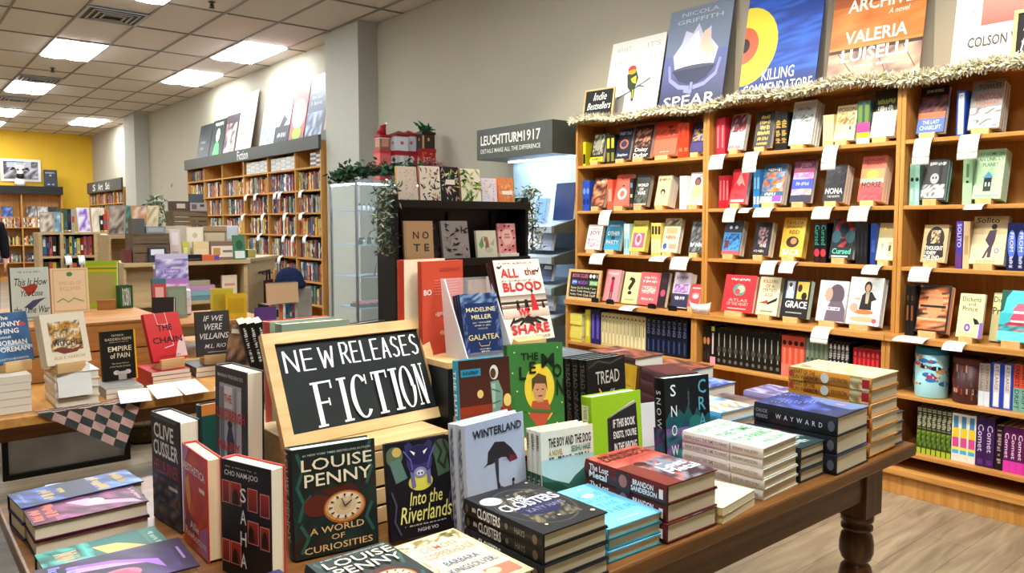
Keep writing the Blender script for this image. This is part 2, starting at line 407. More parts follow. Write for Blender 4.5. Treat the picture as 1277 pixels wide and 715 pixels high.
def sprinkler(x, y, label):
    e = empty('sprinkler', label, 'sprinkler', (x, y, CZ))
    m = M(); m.lathe([(.035, 0), (.035, -.006), (.012, -.012), (.012, -.05), (.006, -.055)], n=14); m.build('body', DARKM, e)
    m = M(); m.lathe([(.03, -.062), (.03, -.058)], n=12); m.box(-.02, -.004, -.06, -.014, .004, -.02); m.box(.014, -.004, -.06, .02, .004, -.02); m.build('deflector', DARKM, e)
sprinkler(2.14, 13.15, 'small dark sprinkler head near the vents'); sprinkler(2.79, 8.2, 'small dark sprinkler head at the top of the photo')
e = empty('wall_light', 'small white emergency lamp high on the wall left of the posters', 'wall lamp', (4.55, 12.2, 2.95))
m = M(); m.box(-.06, -.1, -.05, 0, .1, .05); m.build('housing', WHITEC, e, bevel=.008)
m = M(); m.lathe([(.05, 0), (.045, .02), (.02, .03)], n=14); o = m.build('lamp_head', WHITEC, e); o.location = (-.06, .0, .05); o.rotation_euler = (0, -PI / 2.4, 0)

# ------------------------------------------------------------------ honey oak bookcases on the right
UX, DX, BX = 4.2, 4.1, 4.53
def bay(label, y0, y1, upper_shelves, lower_shelves, base_top, slabs=True):
    """y0 < y1; upright panels just inside each end"""
    e = empty('bookcase', label, 'bookcase', (0, 0, 0), group='oak bookcases along the wall'); t = .022
    e.location = (UX, y0, 0)
    def part(nm, x0, ya, z0, x1, yb, z1, mat):
        m = M(); m.box(x0 - UX, ya - y0, z0, x1 - UX, yb - y0, z1); return m.build(nm, mat, e, bevel=.002)
    for a, b in ((y0, y0 + t), (y1 - t, y1)):
        part('upright', UX, a, .84, BX - .012, b, 2.18, OAK)
        part('lower_upright', DX, a, .107, BX - .012, b, .81, OAK)
    part('top_board', UX - .01, y0 + .0, 2.18, BX, y1, 2.2, OAKH)
    part('back_panel', BX - .012, y0, .107, BX, y1, 2.18, OAK)
    part('ledge', DX - .02, y0, .81, BX - .012, y1, .84, OAKH)
    for z in upper_shelves: part('shelf', UX + .002, y0 + t, z - .021, BX - .012, y1 - t, z, OAKH)
    for z in lower_shelves: part('shelf', DX + .002, y0 + t, z - .02, BX - .012, y1 - t, z, OAKH)
    part('base_board', DX - .015, y0, .107, BX, y1, .137, OAKH)
    part('plinth', DX + .01, y0, 0, BX, y1, .107, OAK)
    return e
S1, S2, S3, LG = 1.865, 1.521, 1.197, .84
bay('left oak bookcase under the bird poster, with the framed chalkboard on its ledge', 3.082, 4.29, (S1, S2, S3), (.52,), .1)
bay('middle oak bookcase under the two large blue and orange posters', 1.846, 3.08, (S1, S2, S3), (.52,), .1)
bay('right oak bookcase at the right edge, with two printed tins on a lower shelf', .62, 1.844, (S1, S2, S3), (.533, .233), .1)
DATA_ROWS = [
('s', 4.262, 0.0299, 0.185, 1.865, 4.25, 1, 0.13, 'd8d020', [('R', 0.1, 0.1, 0.9, 0.5, '1a1a14')], 'thin yellow and black spine at the left end of the left top shelf', None),
('f', 4.187, 0.135, 0.224, 1.893, 4.245, 0.028, 14, 0, True, '26241c', [('N', 0.1, 0.25, 0.9, 0.95, ['8a8a78', '2a2a22', 'c8c4a8', '55553f'], 3), ('R', 0, 0, 1, 0.16, 'e8dc1a'), ('E', 0.5, 0.58, 0.25, 0.2, '9a9686'), ('L', 0.15, 0.03, 0.85, 0.13, '1a1a10')], 'grey portrait paperback with a yellow band on the left top shelf', '26241c', 'efe6d2'),
('s', 4.017, 0.0436, 0.214, 1.865, 4.25, 2, 0.13, '1c1b16', [('R', 0.2, 0.55, 0.8, 0.9, 'c9c02a'), ('R', 0.2, 0.1, 0.8, 0.4, '8a8a30')], 'black spine with yellow lettering on the top shelf beside the grey portrait book', 'black and yellow spines on the top shelf'),
('f', 3.929, 0.141, 0.235, 1.893, 4.245, 0.028, 14, 0, True, '141c38', [('E', 0.5, 0.5, 0.3, 0.16, 'c06a30'), ('E', 0.5, 0.5, 0.2, 0.1, '25305c'), ('T', 'FAIRY TALE', 0.1, 0.8, 0.9, 0.9, 'c8d0e8'), ('T', 'Stephen', 0.15, 0.08, 0.85, 0.2, 'e8ecf4')], 'navy hardcover with an orange round emblem, face out on the top shelf', '141c38', 'efe6d2'),
('f', 3.769, 0.172, 0.242, 1.893, 4.245, 0.045, 14, 0, True, '2c1a16', [('N', 0.1, 0.35, 0.9, 0.9, ['8a4630', '1a1210', 'c89070', '3a2018'], 5), ('B', 'Daisy', 0.15, 0.17, 0.85, 0.32, 'f4f0e8'), ('B', 'Darker', 0.1, 0.03, 0.9, 0.16, 'f4f0e8')], 'dark brown hardcover with white script, face out on top shelf next to the orange book', '3a2019', 'efe6d2'),
('f', 3.569, 0.202, 0.245, 1.893, 4.245, 0.04, 14, 0, True, 'd8431e', [('N', 0.02, 0.55, 0.98, 0.8, ['b52a10', 'e05a30', '8a1e0c'], 8), ('R', 0.02, 0.03, 0.98, 0.5, 'e86a4c'), ('E', 0.6, 0.85, 0.12, 0.05, '7a1a0a'), ('L', 0.3, 0.1, 0.7, 0.15, 'f0b09c')], 'large orange red book face out on the top shelf of the left bookcase', 'd8431e', 'efe6d2'),
('s', 3.35, 0.0457, 0.237, 1.865, 4.25, 2, 0.15, 'd63a12', [('R', 0.2, 0.2, 0.8, 0.3, 'e87850'), ('R', 0.3, 0.6, 0.7, 0.9, 'b02a0a')], 'bright orange spine right of the large orange book', 'orange spines on the top shelf'),
('f', 3.253, 0.114, 0.213, 1.893, 4.245, 0.028, 14, 0, True, '1c1430', [('N', 0.1, 0.4, 0.9, 0.8, ['c8a030', '1c1430', '1c1430', '8070c0'], 11, 8, 8), ('R', 0.05, 0.05, 0.95, 0.35, '3c2c70')], 'dark purple book with gold specks at the right end of the left bookcase top shelf', '1c1430', 'efe6d2'),
('s', 4.262, 0.0367, 0.234, 1.521, 4.25, 2, 0.13, '2a50b8', [('E', 0.5, 0.65, 0.4, 0.1, '6f9ae8'), ('E', 0.5, 0.3, 0.4, 0.1, '16307c')], 'blue patterned spine at the left end of the second shelf', 'blue spines on the second shelf'),
('f', 4.175, 0.135, 0.231, 1.549, 4.245, 0.04, 14, 0, True, '4a2c20', [('N', 0.02, 0.05, 0.98, 0.95, ['d8794a', '4a2c20', 'e8a880', '2c1a14', 'b85a34'], 21, 4, 12), ('L', 0.2, 0.8, 0.8, 0.9, 'f0d8c0')], 'brown and orange swirled hardcover face out on the second shelf of the left bookcase', '4a2c20', 'efe6d2'),
('s', 4.003, 0.055, 0.229, 1.521, 4.25, 1, 0.13, 'd8583e', [('R', 0.2, 0.3, 0.8, 0.7, 'f0a088')], 'coral spine between the swirled brown book and the coral emblem book', None),
('f', 3.947, 0.157, 0.244, 1.549, 4.245, 0.028, 14, 0, True, 'd0503c', [('R', 0.04, 0.04, 0.96, 0.8, 'dc6a54'), ('E', 0.5, 0.4, 0.28, 0.18, 'f6d8cc'), ('E', 0.5, 0.4, 0.14, 0.1, 'd86a54'), ('L', 0.3, 0.84, 0.7, 0.92, '7a2418'), ('E', 0.5, 0.65, 0.06, 0.03, '2a1010')], 'coral hardcover with a white round emblem on the second shelf', 'd0503c', 'efe6d2'),
('s', 3.78, 0.032, 0.231, 1.521, 4.25, 1, 0.13, '2a2624', [('R', 0.2, 0.1, 0.8, 0.2, 'd84a3a'), ('R', 0.2, 0.4, 0.8, 0.5, 'e8d8a0'), ('R', 0.2, 0.7, 0.8, 0.85, '6a90b0')], 'dark spine with coloured bands right of the coral emblem book', None),
('f', 3.747, 0.128, 0.234, 1.549, 4.245, 0.045, 14, 0, True, '3a3c3a', [('N', 0.05, 0.05, 0.95, 0.6, ['4a4c48', '202220', '6a6c60'], 23), ('B', 'WORLD', 0.12, 0.62, 0.9, 0.72, 'f0f0ea'), ('B', 'OF', 0.3, 0.5, 0.6, 0.58, 'e8e8e0'), ('B', 'WAR', 0.2, 0.36, 0.8, 0.48, 'f0f0ea'), ('R', 0.05, 0.03, 0.95, 0.09, 'a8a890')], 'charcoal book with white block letters face out on the second shelf', '3a3c3a', 'c8b8a0'),
('f', 3.548, 0.118, 0.219, 1.549, 4.245, 0.028, 14, 2, True, 'd8c090', [('R', 0.08, 0.05, 0.92, 0.95, 'e0cc9c'), ('L', 0.1, 0.82, 0.9, 0.92, '2a2014'), ('E', 0.5, 0.45, 0.18, 0.1, '1e1a14'), ('E', 0.5, 0.42, 0.1, 0.06, 'd8c090')], 'tan book with a black arch icon on the second shelf', 'd8c090', 'efe6d2'),
('s', 3.329, 0.0305, 0.225, 1.521, 4.25, 2, 0.13, 'dfe4ee', [('R', 0.3, 0.3, 0.7, 0.7, 'b8c2d8')], 'white spine left of the portrait cover on the second shelf', 'white spines on the second shelf'),
('f', 3.267, 0.13, 0.227, 1.549, 4.245, 0.028, 14, 0, True, 'e6ead8', [('R', 0.05, 0.05, 0.95, 0.95, 'eef0e2'), ('E', 0.5, 0.72, 0.2, 0.14, '5a2f4a'), ('E', 0.5, 0.68, 0.12, 0.1, '8a5038'), ('E', 0.5, 0.4, 0.36, 0.2, 'dce08a'), ('R', 0.1, 0.05, 0.9, 0.2, 'c8d8a8'), ('L', 0.55, 0.85, 0.92, 0.92, '4a3050')], 'white cover with a painted portrait in yellow, right end of the second shelf', 'e6ead8', 'efe6d2'),
('f', 4.23, 0.154, 0.197, 1.225, 4.245, 0.028, 14, 0, True, 'ece8e6', [('B', 'JOY', 0.15, 0.55, 0.9, 0.75, '96205c'), ('N', 0.1, 0.1, 0.9, 0.45, ['ece8e6', 'e0a8b8', 'f4f0ee', 'd87890'], 31), ('R', 0.2, 0.8, 0.8, 0.84, 'b89aa4')], 'white cover with magenta capitals at the left end of the third shelf', 'ece8e6', 'efe6d2'),
('f', 4.032, 0.153, 0.227, 1.225, 4.245, 0.035, 14, 0, True, '2a8ab0', [('R', 0, 0, 1, 0.4, '3a9cc4'), ('B', 'OTHER', 0.1, 0.5, 0.9, 0.64, 'f4f8f8'), ('B', 'PARTY', 0.1, 0.2, 0.9, 0.34, 'f4f8f8'), ('E', 0.5, 0.42, 0.12, 0.06, '1a3c50'), ('R', 0.15, 0.8, 0.85, 0.86, 'a8d4e4')], 'teal blue cover with white lettering on the third shelf of the left bookcase', '2a8ab0', 'efe6d2'),
('s', 3.832, 0.028, 0.226, 1.197, 4.25, 2, 0.13, 'a8d4e0', [('R', 0.2, 0.7, 0.8, 0.95, 'e8e0d0'), ('R', 0.3, 0.2, 0.7, 0.5, '6aa8bc')], 'pale blue spine between the teal cover and the yellow cover', 'pale blue spines on the third shelf'),
('f', 3.775, 0.139, 0.227, 1.225, 4.245, 0.045, 14, 0, True, 'dccc58', [('R', 0.12, 0.12, 0.88, 0.6, 'e05a8c'), ('E', 0.5, 0.38, 0.22, 0.2, 'f0c8c0'), ('E', 0.5, 0.4, 0.12, 0.12, 'd04878'), ('L', 0.1, 0.8, 0.9, 0.9, 'a88820')], 'yellow cover with a pink framed figure on the third shelf', 'dccc58', 'e8dc80'),
('s', 3.574, 0.0287, 0.232, 1.197, 4.25, 3, 0.13, 'dcc868', [('R', 0.15, 0.65, 0.85, 0.9, '3a3420'), ('R', 0.15, 0.1, 0.85, 0.5, 'f0e8b8')], 'yellow spine with black label on the third shelf', 'yellow spines on the third shelf'),
('f', 3.484, 0.141, 0.243, 1.225, 4.245, 0.04, 14, 0, True, 'e8dcb8', [('N', 0.03, 0.78, 0.97, 0.97, ['4a4a38', 'e8dcb8', '8a7a50'], 37, 8, 3), ('R', 0.15, 0.55, 0.85, 0.72, 'e0a878'), ('L', 0.2, 0.38, 0.8, 0.5, 'd05a3c'), ('E', 0.2, 0.18, 0.12, 0.09, '3a5ca8'), ('R', 0.45, 0.1, 0.9, 0.25, 'e89a80')], 'cream cover with patterned top and blue dot on the third shelf', 'e8dcb8', 'efe6d2'),
('f', 3.25, 0.118, 0.226, 1.225, 4.245, 0.028, 14, 0, True, '3c3e42', [('N', 0.05, 0.05, 0.95, 0.95, ['3c3e42', '85888c', '202226', '5c6064'], 41, 8, 10), ('L', 0.08, 0.2, 0.92, 0.34, 'f4f4f2')], 'dark grey cover with pale letters at the right end of the third shelf', '3c3e42', 'efe6d2'),
('f', 3.971, 0.147, 0.24, 0.842, 4.17, 0.03, 14, 0, False, 'dc8a94', [('R', 0.05, 0.05, 0.95, 0.95, 'e49aa2'), ('E', 0.5, 0.72, 0.12, 0.06, '5a3024'), ('P', [(0.4, 0.3), (0.62, 0.3), (0.6, 0.68), (0.42, 0.66)], 'b8284a'), ('R', 0.42, 0.08, 0.48, 0.32, '2a2030'), ('R', 0.54, 0.08, 0.6, 0.32, '2a2030'), ('L', 0.15, 0.84, 0.85, 0.92, 'f4dcdc')], 'pink cover with a small red figure on the ledge beside the framed chalkboard', 'dc8a94', 'efe6d2'),
('f', 3.785, 0.147, 0.23, 0.842, 4.17, 0.028, 14, 0, False, 'ece29a', [('B', '?', 0.28, 0.28, 0.72, 0.85, '23201a'), ('R', 0.2, 0.1, 0.8, 0.15, 'b0a468')], 'pale yellow cover with a big black question mark on the ledge', 'ece29a', 'efe6d2'),
('f', 3.635, 0.18, 0.236, 0.842, 4.17, 0.035, 14, 0, False, 'dc6266', [('L', 0.2, 0.8, 0.8, 0.88, 'f4d4cc'), ('L', 0.15, 0.68, 0.85, 0.76, 'f4d4cc'), ('N', 0.15, 0.35, 0.85, 0.58, ['f0b8a8', '6aa8a8', 'e8e0d0', 'c83c48'], 43), ('L', 0.2, 0.15, 0.8, 0.22, 'f4d4cc')], 'coral pink cover with white lettering on the ledge of the left bookcase', 'dc6266', 'efe6d2'),
('f', 3.452, 0.069, 0.243, 0.842, 4.17, 0.028, 14, 0, False, '2c1c22', [('E', 0.5, 0.4, 0.3, 0.1, 'd84a6a'), ('R', 0.2, 0.7, 0.8, 0.85, '3c2a30')], 'narrow black book with a pink flower between the coral and lavender covers on the ledge', '2c1c22', 'efe6d2'),
('f', 3.335, 0.138, 0.243, 0.842, 4.17, 0.06, 14, 0, False, 'd8cadc', [('R', 0, 0.02, 1, 0.4, '343450'), ('N', 0.08, 0.42, 0.92, 0.68, ['a880c0', '7a5c98', 'd0b0dc'], 47), ('L', 0.2, 0.22, 0.8, 0.32, 'e8e4ec'), ('L', 0.15, 0.8, 0.85, 0.9, '8a5a78')], 'lavender and dark cover with thick cream pages on the ledge', 'd8cadc', 'efe6d2'),
('f', 3.194, 0.086, 0.164, 0.868, 4.17, 0.028, 22, 0, True, 'd04448', [('E', 0.55, 0.5, 0.35, 0.14, 'e88a84'), ('R', 0.1, 0.8, 0.9, 0.86, 'f0c0b8'), ('E', 0.55, 0.48, 0.2, 0.08, 'f4dcd4')], 'coral red cover behind a curled white sheet on the left ledge', 'd04448', 'efe6d2'),
('s', 3.043, 0.0348, 0.242, 1.865, 4.25, 2, 0.13, 'c8283c', [('R', 0.3, 0.2, 0.7, 0.8, 'e87a80')], 'red spine at the left end of the top shelf of the middle bookcase', 'red spines on the middle top shelf'),
('f', 2.947, 0.112, 0.237, 1.893, 4.245, 0.035, 14, 0, True, 'c8c8cc', [('N', 0.02, 0.5, 0.98, 0.98, ['6a2430', '3c2228', 'a8a8ae', '8a3040'], 51, 8, 6), ('R', 0, 0.1, 1, 0.45, 'd8e0ec'), ('L', 0.2, 0.55, 0.85, 0.68, '8a1428'), ('L', 0.05, 0.04, 0.95, 0.14, 'd04858')], 'pale cover with dark red splashes on the top shelf of the middle bookcase', 'c8c8cc', 'efe6d2'),
('f', 2.765, 0.121, 0.231, 1.893, 4.245, 0.028, 14, 0, True, '16140f', [('L', 0.25, 0.8, 0.75, 0.9, 'd8b858'), ('L', 0.2, 0.66, 0.8, 0.76, 'd8b858'), ('L', 0.25, 0.5, 0.8, 0.62, 'd8b858'), ('L', 0.15, 0.36, 0.85, 0.46, 'd8b858'), ('L', 0.2, 0.2, 0.8, 0.3, 'd8b858'), ('L', 0.2, 0.08, 0.8, 0.15, 'd8b858')], 'black cover with six rows of gold lettering on the middle top shelf', '16140f', 'efe6d2'),
('s', 2.613, 0.039, 0.229, 1.865, 4.25, 2, 0.13, '16130d', [('L', 0.1, 0.2, 0.9, 0.8, 'b89848')], 'black spine with gold lettering behind the gold lettered cover', 'black and gold spines on the middle top shelf'),
('f', 2.523, 0.146, 0.269, 1.893, 4.245, 0.03, 14, 2, True, 'dce6f0', [('R', 0.05, 0.6, 0.95, 0.95, 'c4ccd0'), ('N', 0.1, 0.5, 0.9, 0.68, ['e8eef4', '6a7450', 'dce6f0', 'dce6f0'], 53, 10, 5), ('R', 0.02, 0.02, 0.98, 0.45, 'eaf2fa'), ('L', 0.2, 0.78, 0.8, 0.86, '8a9298')], 'large pale blue white cover with a row of birds on the middle top shelf', 'dce6f0', 'efe6d2'),
('s', 2.308, 0.0213, 0.183, 1.865, 4.25, 3, 0.13, 'cdbd8c', [('R', 0.3, 0.2, 0.7, 0.8, 'efe4bc')], 'cream spine on the middle top shelf left of the cream poster style cover', 'cream spines on the middle top shelf'),
('f', 2.243, 0.12, 0.21, 1.893, 4.245, 0.03, 14, 0, True, 'dccc9c', [('T', 'POISON', 0.1, 0.82, 0.9, 0.94, '4a3c20'), ('N', 0.1, 0.45, 0.9, 0.78, ['dccc9c', 'a08040', 'c8a850', '6a5a30'], 57, 8, 6), ('E', 0.75, 0.35, 0.06, 0.06, '3a4a5a'), ('R', 0.1, 0.08, 0.9, 0.2, 'e8dcb4')], 'cream cover with gold foliage on the middle top shelf', 'dccc9c', 'efe6d2'),
('s', 2.109, 0.0365, 0.238, 1.865, 4.25, 2, 0.13, '3c5a50', [('R', 0, 0.0, 1, 0.15, 'e8e8e0'), ('R', 0, 0.15, 1, 0.27, 'e8d030'), ('R', 0, 0.27, 1, 0.5, 'd84a90'), ('R', 0.2, 0.5, 0.8, 0.9, '6a8a40')], 'spine with pink, yellow and green bands on the middle top shelf', 'multicoloured spines on the middle top shelf'),
('f', 2.035, 0.135, 0.274, 1.893, 4.245, 0.028, 14, 0, True, '2c2c22', [('N', 0.02, 0.3, 0.98, 0.55, ['b8d0a0', 'f0e0e8', 'e8a8b8', 'a8c8d8', 'f4f0e0'], 59, 8, 5), ('R', 0.02, 0.02, 0.98, 0.3, 'e0ecec'), ('L', 0.15, 0.7, 0.85, 0.8, 'a8b840'), ('L', 0.2, 0.55, 0.8, 0.66, 'f0f0e8')], 'black topped cover with pastel painted flowers at the right end of the middle top shelf', '2c2c22', 'efe6d2'),
('s', 3.013, 0.0257, 0.213, 1.521, 4.25, 3, 0.13, 'b81c2c', [('R', 0.25, 0.25, 0.75, 0.85, 'e86a70')], 'red spine left of the red face out cover on the second shelf', 'red spines on the middle second shelf'),
('f', 2.935, 0.121, 0.232, 1.549, 4.245, 0.04, 14, 0, True, 'd02c38', [('P', [(0.15, 0.45), (0.5, 0.9), (0.85, 0.5), (0.6, 0.6), (0.5, 0.5), (0.3, 0.62)], 'f0a0a0'), ('B', 'IT ENDS', 0.1, 0.2, 0.7, 0.3, '2a0c10'), ('R', 0.1, 0.06, 0.9, 0.13, 'f4c8c4')], 'bright red cover on the second shelf of the middle bookcase', 'd02c38', 'efe6d2'),
('s', 2.758, 0.0225, 0.238, 1.521, 4.25, 2, 0.13, '2a78b8', [('R', 0.2, 0.5, 0.8, 0.8, '7cc0e0'), ('R', 0.2, 0.1, 0.8, 0.3, 'e0e8e0')], 'blue spine on the second shelf right of the red cover', 'blue spines on the middle second shelf'),
('f', 2.712, 0.153, 0.249, 1.549, 4.245, 0.028, 14, 1, True, '2a5a80', [('N', 0.02, 0.3, 0.98, 0.8, ['e87a30', '40a0c8', 'f0a050', '2a78b8', 'c85a28'], 61), ('R', 0.02, 0.02, 0.98, 0.18, 'e8d8a8'), ('R', 0.55, 0.04, 0.95, 0.2, '8a4ac0'), ('E', 0.78, 0.45, 0.12, 0.07, 'f4f4f4'), ('L', 0.2, 0.82, 0.8, 0.9, 'e8f0f0'), ('L', 0.2, 0.2, 0.7, 0.28, 'f4f4ec')], 'blue cover with orange clouds and a white badge on the middle second shelf', '2a5a80', 'efe6d2'),
('f', 2.507, 0.134, 0.265, 1.549, 4.245, 0.035, 14, 0, True, '3a2458', [('R', 0, 0.7, 1, 1, '7a1c4c'), ('N', 0.02, 0.55, 0.98, 0.7, ['d880a0', 'e8b0c8', 'a860a8'], 63, 6, 3), ('R', 0, 0.3, 1, 0.55, '3448c0'), ('N', 0.02, 0.18, 0.98, 0.32, ['e8a060', 'f0d0c0', '8a80d0'], 65, 6, 3), ('R', 0, 0, 1, 0.18, '2a2444'), ('T', 'JOSEN', 0.3, 0.8, 0.8, 0.92, 'd8a8b8'), ('L', 0.2, 0.4, 0.85, 0.48, 'a8b0f0')], 'purple, pink and blue sunset cover on the second shelf of the middle bookcase', '3a2458', 'efe6d2'),
('f', 2.298, 0.122, 0.22, 1.549, 4.245, 0.028, 14, 2, True, '1c1a20', [('N', 0.05, 0.5, 0.95, 0.95, ['38343c', '1c1a20', '4a4450', '141218'], 67), ('E', 0.5, 0.62, 0.18, 0.18, '0c0a0e'), ('B', 'NONA', 0.08, 0.22, 0.92, 0.38, 'eef0f0'), ('T', 'THE NORTH', 0.2, 0.12, 0.8, 0.18, 'd8dcdc')], 'black cover with white four letter title and a dark figure on the second shelf', '1c1a20', 'efe6d2'),
('f', 2.093, 0.135, 0.261, 1.549, 4.245, 0.028, 14, 2, True, 'e0644c', [('R', 0.02, 0.5, 0.98, 0.72, 'e8905c'), ('E', 0.5, 0.58, 0.25, 0.1, 'f4c848'), ('R', 0.02, 0.4, 0.98, 0.5, '9ab0a0'), ('R', 0.02, 0.02, 0.98, 0.3, 'd84c50'), ('B', 'HORSE', 0.1, 0.3, 0.9, 0.42, '1c2440'), ('T', 'GERALDINE', 0.1, 0.88, 0.9, 0.95, '8a2418'), ('T', 'BROOKS', 0.2, 0.78, 0.8, 0.85, '8a2418'), ('N', 0.02, 0.02, 0.98, 0.16, ['c04050', 'd85a58', 'a83444'], 69, 8, 3)], 'orange and pink landscape cover with a yellow sun on the middle second shelf', 'e0644c', 'efe6d2'),
('f', 2.987, 0.137, 0.226, 1.225, 4.245, 0.028, 14, 1, True, '16181e', [('R', 0.03, 0.12, 0.97, 0.65, '3a8ad0'), ('N', 0.1, 0.15, 0.9, 0.62, ['3a8ad0', '4aa0e0', '2a6ab0', '16385c'], 71), ('R', 0.03, 0, 0.97, 0.12, 'd85858'), ('R', 0.15, 0.2, 0.35, 0.42, '702030'), ('E', 0.35, 0.8, 0.08, 0.05, 'a8b0b8'), ('E', 0.65, 0.8, 0.08, 0.05, 'a8b0b8')], 'blue and black cover with a red strip on the middle third shelf', '16181e', 'efe6d2'),
('f', 2.759, 0.117, 0.215, 1.225, 4.245, 0.028, 14, 1, True, '1c1a1c', [('N', 0.25, 0.35, 0.8, 0.85, ['b89098', '1c1a1c', '1c1a1c', '8a6a74'], 73, 8, 10), ('T', 'WAR', 0.4, 0.25, 0.8, 0.36, 'e8e4e4'), ('L', 0.1, 0.1, 0.7, 0.18, 'c8b8b8')], 'black cover with pale pink flowers on the middle third shelf', '1c1a1c', 'efe6d2'),
('f', 2.566, 0.146, 0.244, 1.225, 4.245, 0.05, 14, 0, True, 'dcae3c', [('B', 'TAYLOR', 0.1, 0.82, 0.9, 0.91, '7a5414'), ('B', 'JENKINS', 0.15, 0.7, 0.85, 0.79, '7a5414'), ('B', 'REID', 0.3, 0.58, 0.75, 0.68, '5a3a0c'), ('E', 0.5, 0.38, 0.28, 0.14, '2a1c10'), ('E', 0.55, 0.4, 0.14, 0.08, 'c88a5a'), ('B', 'BACK', 0.1, 0.04, 0.9, 0.2, 'f0ece0')], 'yellow gold cover with a dark haired woman on the middle third shelf', 'dcae3c', 'e0b860'),
('s', 2.346, 0.0388, 0.23, 1.197, 4.25, 2, 0.13, '101418', [('T', 'Cursed', 0.15, 0.45, 0.85, 0.95, '3aa890'), ('E', 0.5, 0.25, 0.42, 0.1, 'd83848'), ('R', 0.2, 0.02, 0.8, 0.12, '3a1018')], 'black spine with green lettering and a red circle on the third shelf', 'black and green spines on the middle third shelf'),
('f', 2.25, 0.137, 0.235, 1.225, 4.245, 0.04, 14, 0, True, '141a20', [('E', 0.5, 0.75, 0.4, 0.25, '8a1c28'), ('E', 0.5, 0.72, 0.22, 0.18, '141a20'), ('E', 0.2, 0.55, 0.2, 0.16, '2a5a68'), ('E', 0.8, 0.55, 0.2, 0.16, '2a5a68'), ('P', [(0.3, 0.3), (0.6, 0.45), (0.7, 0.4), (0.55, 0.28)], 'c02c38'), ('B', 'Cursed', 0.1, 0.12, 0.9, 0.26, '58c8b0'), ('R', 0.1, 0.04, 0.8, 0.08, 'c8d8d0')], 'black and red cover with pale green title on the middle third shelf', '141a20', 'efe6d2'),
('s', 2.094, 0.0214, 0.23, 1.197, 4.25, 3, 0.13, '18181c', [('R', 0.3, 0.2, 0.7, 0.8, '2c2c34')], 'plain black spine right of the black and red cover', 'plain black spines on the middle third shelf'),
('s', 2.013, 0.031, 0.23, 1.197, 4.25, 1, 0.13, '24408c', [('R', 0.2, 0.3, 0.8, 0.6, '3c5cb0')], 'dark blue spine left of the cream and mint cover', None),
('f', 1.981, 0.106, 0.21, 1.225, 4.245, 0.028, 14, 0, True, 'b8a878', [('R', 0.02, 0.02, 0.98, 0.6, 'e0e8c4'), ('P', [(0.2, 0.8), (0.3, 0.9), (0.4, 0.8)], 'e8b030'), ('R', 0.2, 0.2, 0.32, 0.45, 'a8c0b0'), ('R', 0.55, 0.1, 0.75, 0.5, 'd0b888'), ('R', 0.6, 0.25, 0.7, 0.4, '3c3c30')], 'cream and mint illustrated cover at the right end of the middle third shelf', 'b8a878', 'efe6d2'),
('f', 2.925, 0.223, 0.238, 0.868, 4.17, 0.03, 14, 1, True, 'd02e38', [('E', 0.5, 0.6, 0.2, 0.16, '3a9a90'), ('E', 0.55, 0.62, 0.12, 0.1, 'e8b8a0'), ('E', 0.45, 0.55, 0.08, 0.08, 'd84a50'), ('T', 'ATLAS', 0.2, 0.28, 0.8, 0.36, 'f0b8a8'), ('T', 'OF THE HEART', 0.15, 0.18, 0.85, 0.26, 'f0b8a8'), ('L', 0.2, 0.85, 0.8, 0.91, 'f4dcd0'), ('R', 0.2, 0.08, 0.8, 0.11, 'f0b8a8')], 'red hardcover with a green anatomical heart on the middle ledge', 'd02e38', 'efe6d2'),
('f', 2.673, 0.141, 0.237, 0.868, 4.17, 0.035, 14, 1, True, 'dfe0b8', [('T', 'KILLERS', 0.15, 0.84, 0.85, 0.93, 'b83428'), ('T', 'OF A', 0.3, 0.72, 0.7, 0.81, 'b83428'), ('T', 'CERTAIN', 0.15, 0.6, 0.85, 0.69, 'b83428'), ('T', 'AGE', 0.3, 0.48, 0.7, 0.57, 'b83428'), ('P', [(0.05, 0.3), (0.5, 0.4), (0.5, 0.3)], 'c83028'), ('P', [(0.45, 0.32), (0.95, 0.48), (0.9, 0.38), (0.5, 0.27)], '1c1c1c'), ('R', 0.2, 0.08, 0.8, 0.12, '8a9060')], 'pale green cover with red title and a knife on the middle ledge', 'dfe0b8', 'efe6d2'),
('f', 2.51, 0.172, 0.231, 0.868, 4.17, 0.05, 14, 0, True, '1c1c1e', [('R', 0.12, 0.5, 0.42, 0.95, 'a8b8d0'), ('R', 0.18, 0.55, 0.34, 0.85, 'e8ecf4'), ('R', 0.52, 0.5, 0.94, 0.95, 'e0bc58'), ('E', 0.62, 0.78, 0.08, 0.1, '3a2a1c'), ('E', 0.8, 0.58, 0.1, 0.1, '1c140e'), ('E', 0.26, 0.86, 0.06, 0.06, '5a3a28'), ('B', 'GRACE', 0.15, 0.26, 0.95, 0.44, 'f4f4f2'), ('R', 0.2, 0.12, 0.8, 0.15, 'a8a8a0')], 'black cover with white capitals above two small photographs on the middle ledge', '1c1c1e', 'cfe0c8'),
('f', 2.282, 0.17, 0.238, 0.868, 4.17, 0.03, 14, 1, True, 'ccc8d4', [('E', 0.62, 0.66, 0.27, 0.26, '5a4a58'), ('P', [(0.3, 0.02), (0.35, 0.35), (0.45, 0.5), (0.85, 0.5), (0.98, 0.3), (1, 0.02)], '6a5c6c'), ('E', 0.36, 0.66, 0.13, 0.17, 'c09a8c'), ('P', [(0.2, 0.62), (0.28, 0.7), (0.28, 0.58)], 'c09a8c'), ('R', 0.35, 0.28, 0.8, 0.36, 'e4e0e8'), ('L', 0.4, 0.29, 0.75, 0.35, '5a4a60')], 'grey lilac cover with a hooded person in profile on the middle ledge', 'ccc8d4', 'efe6d2'),
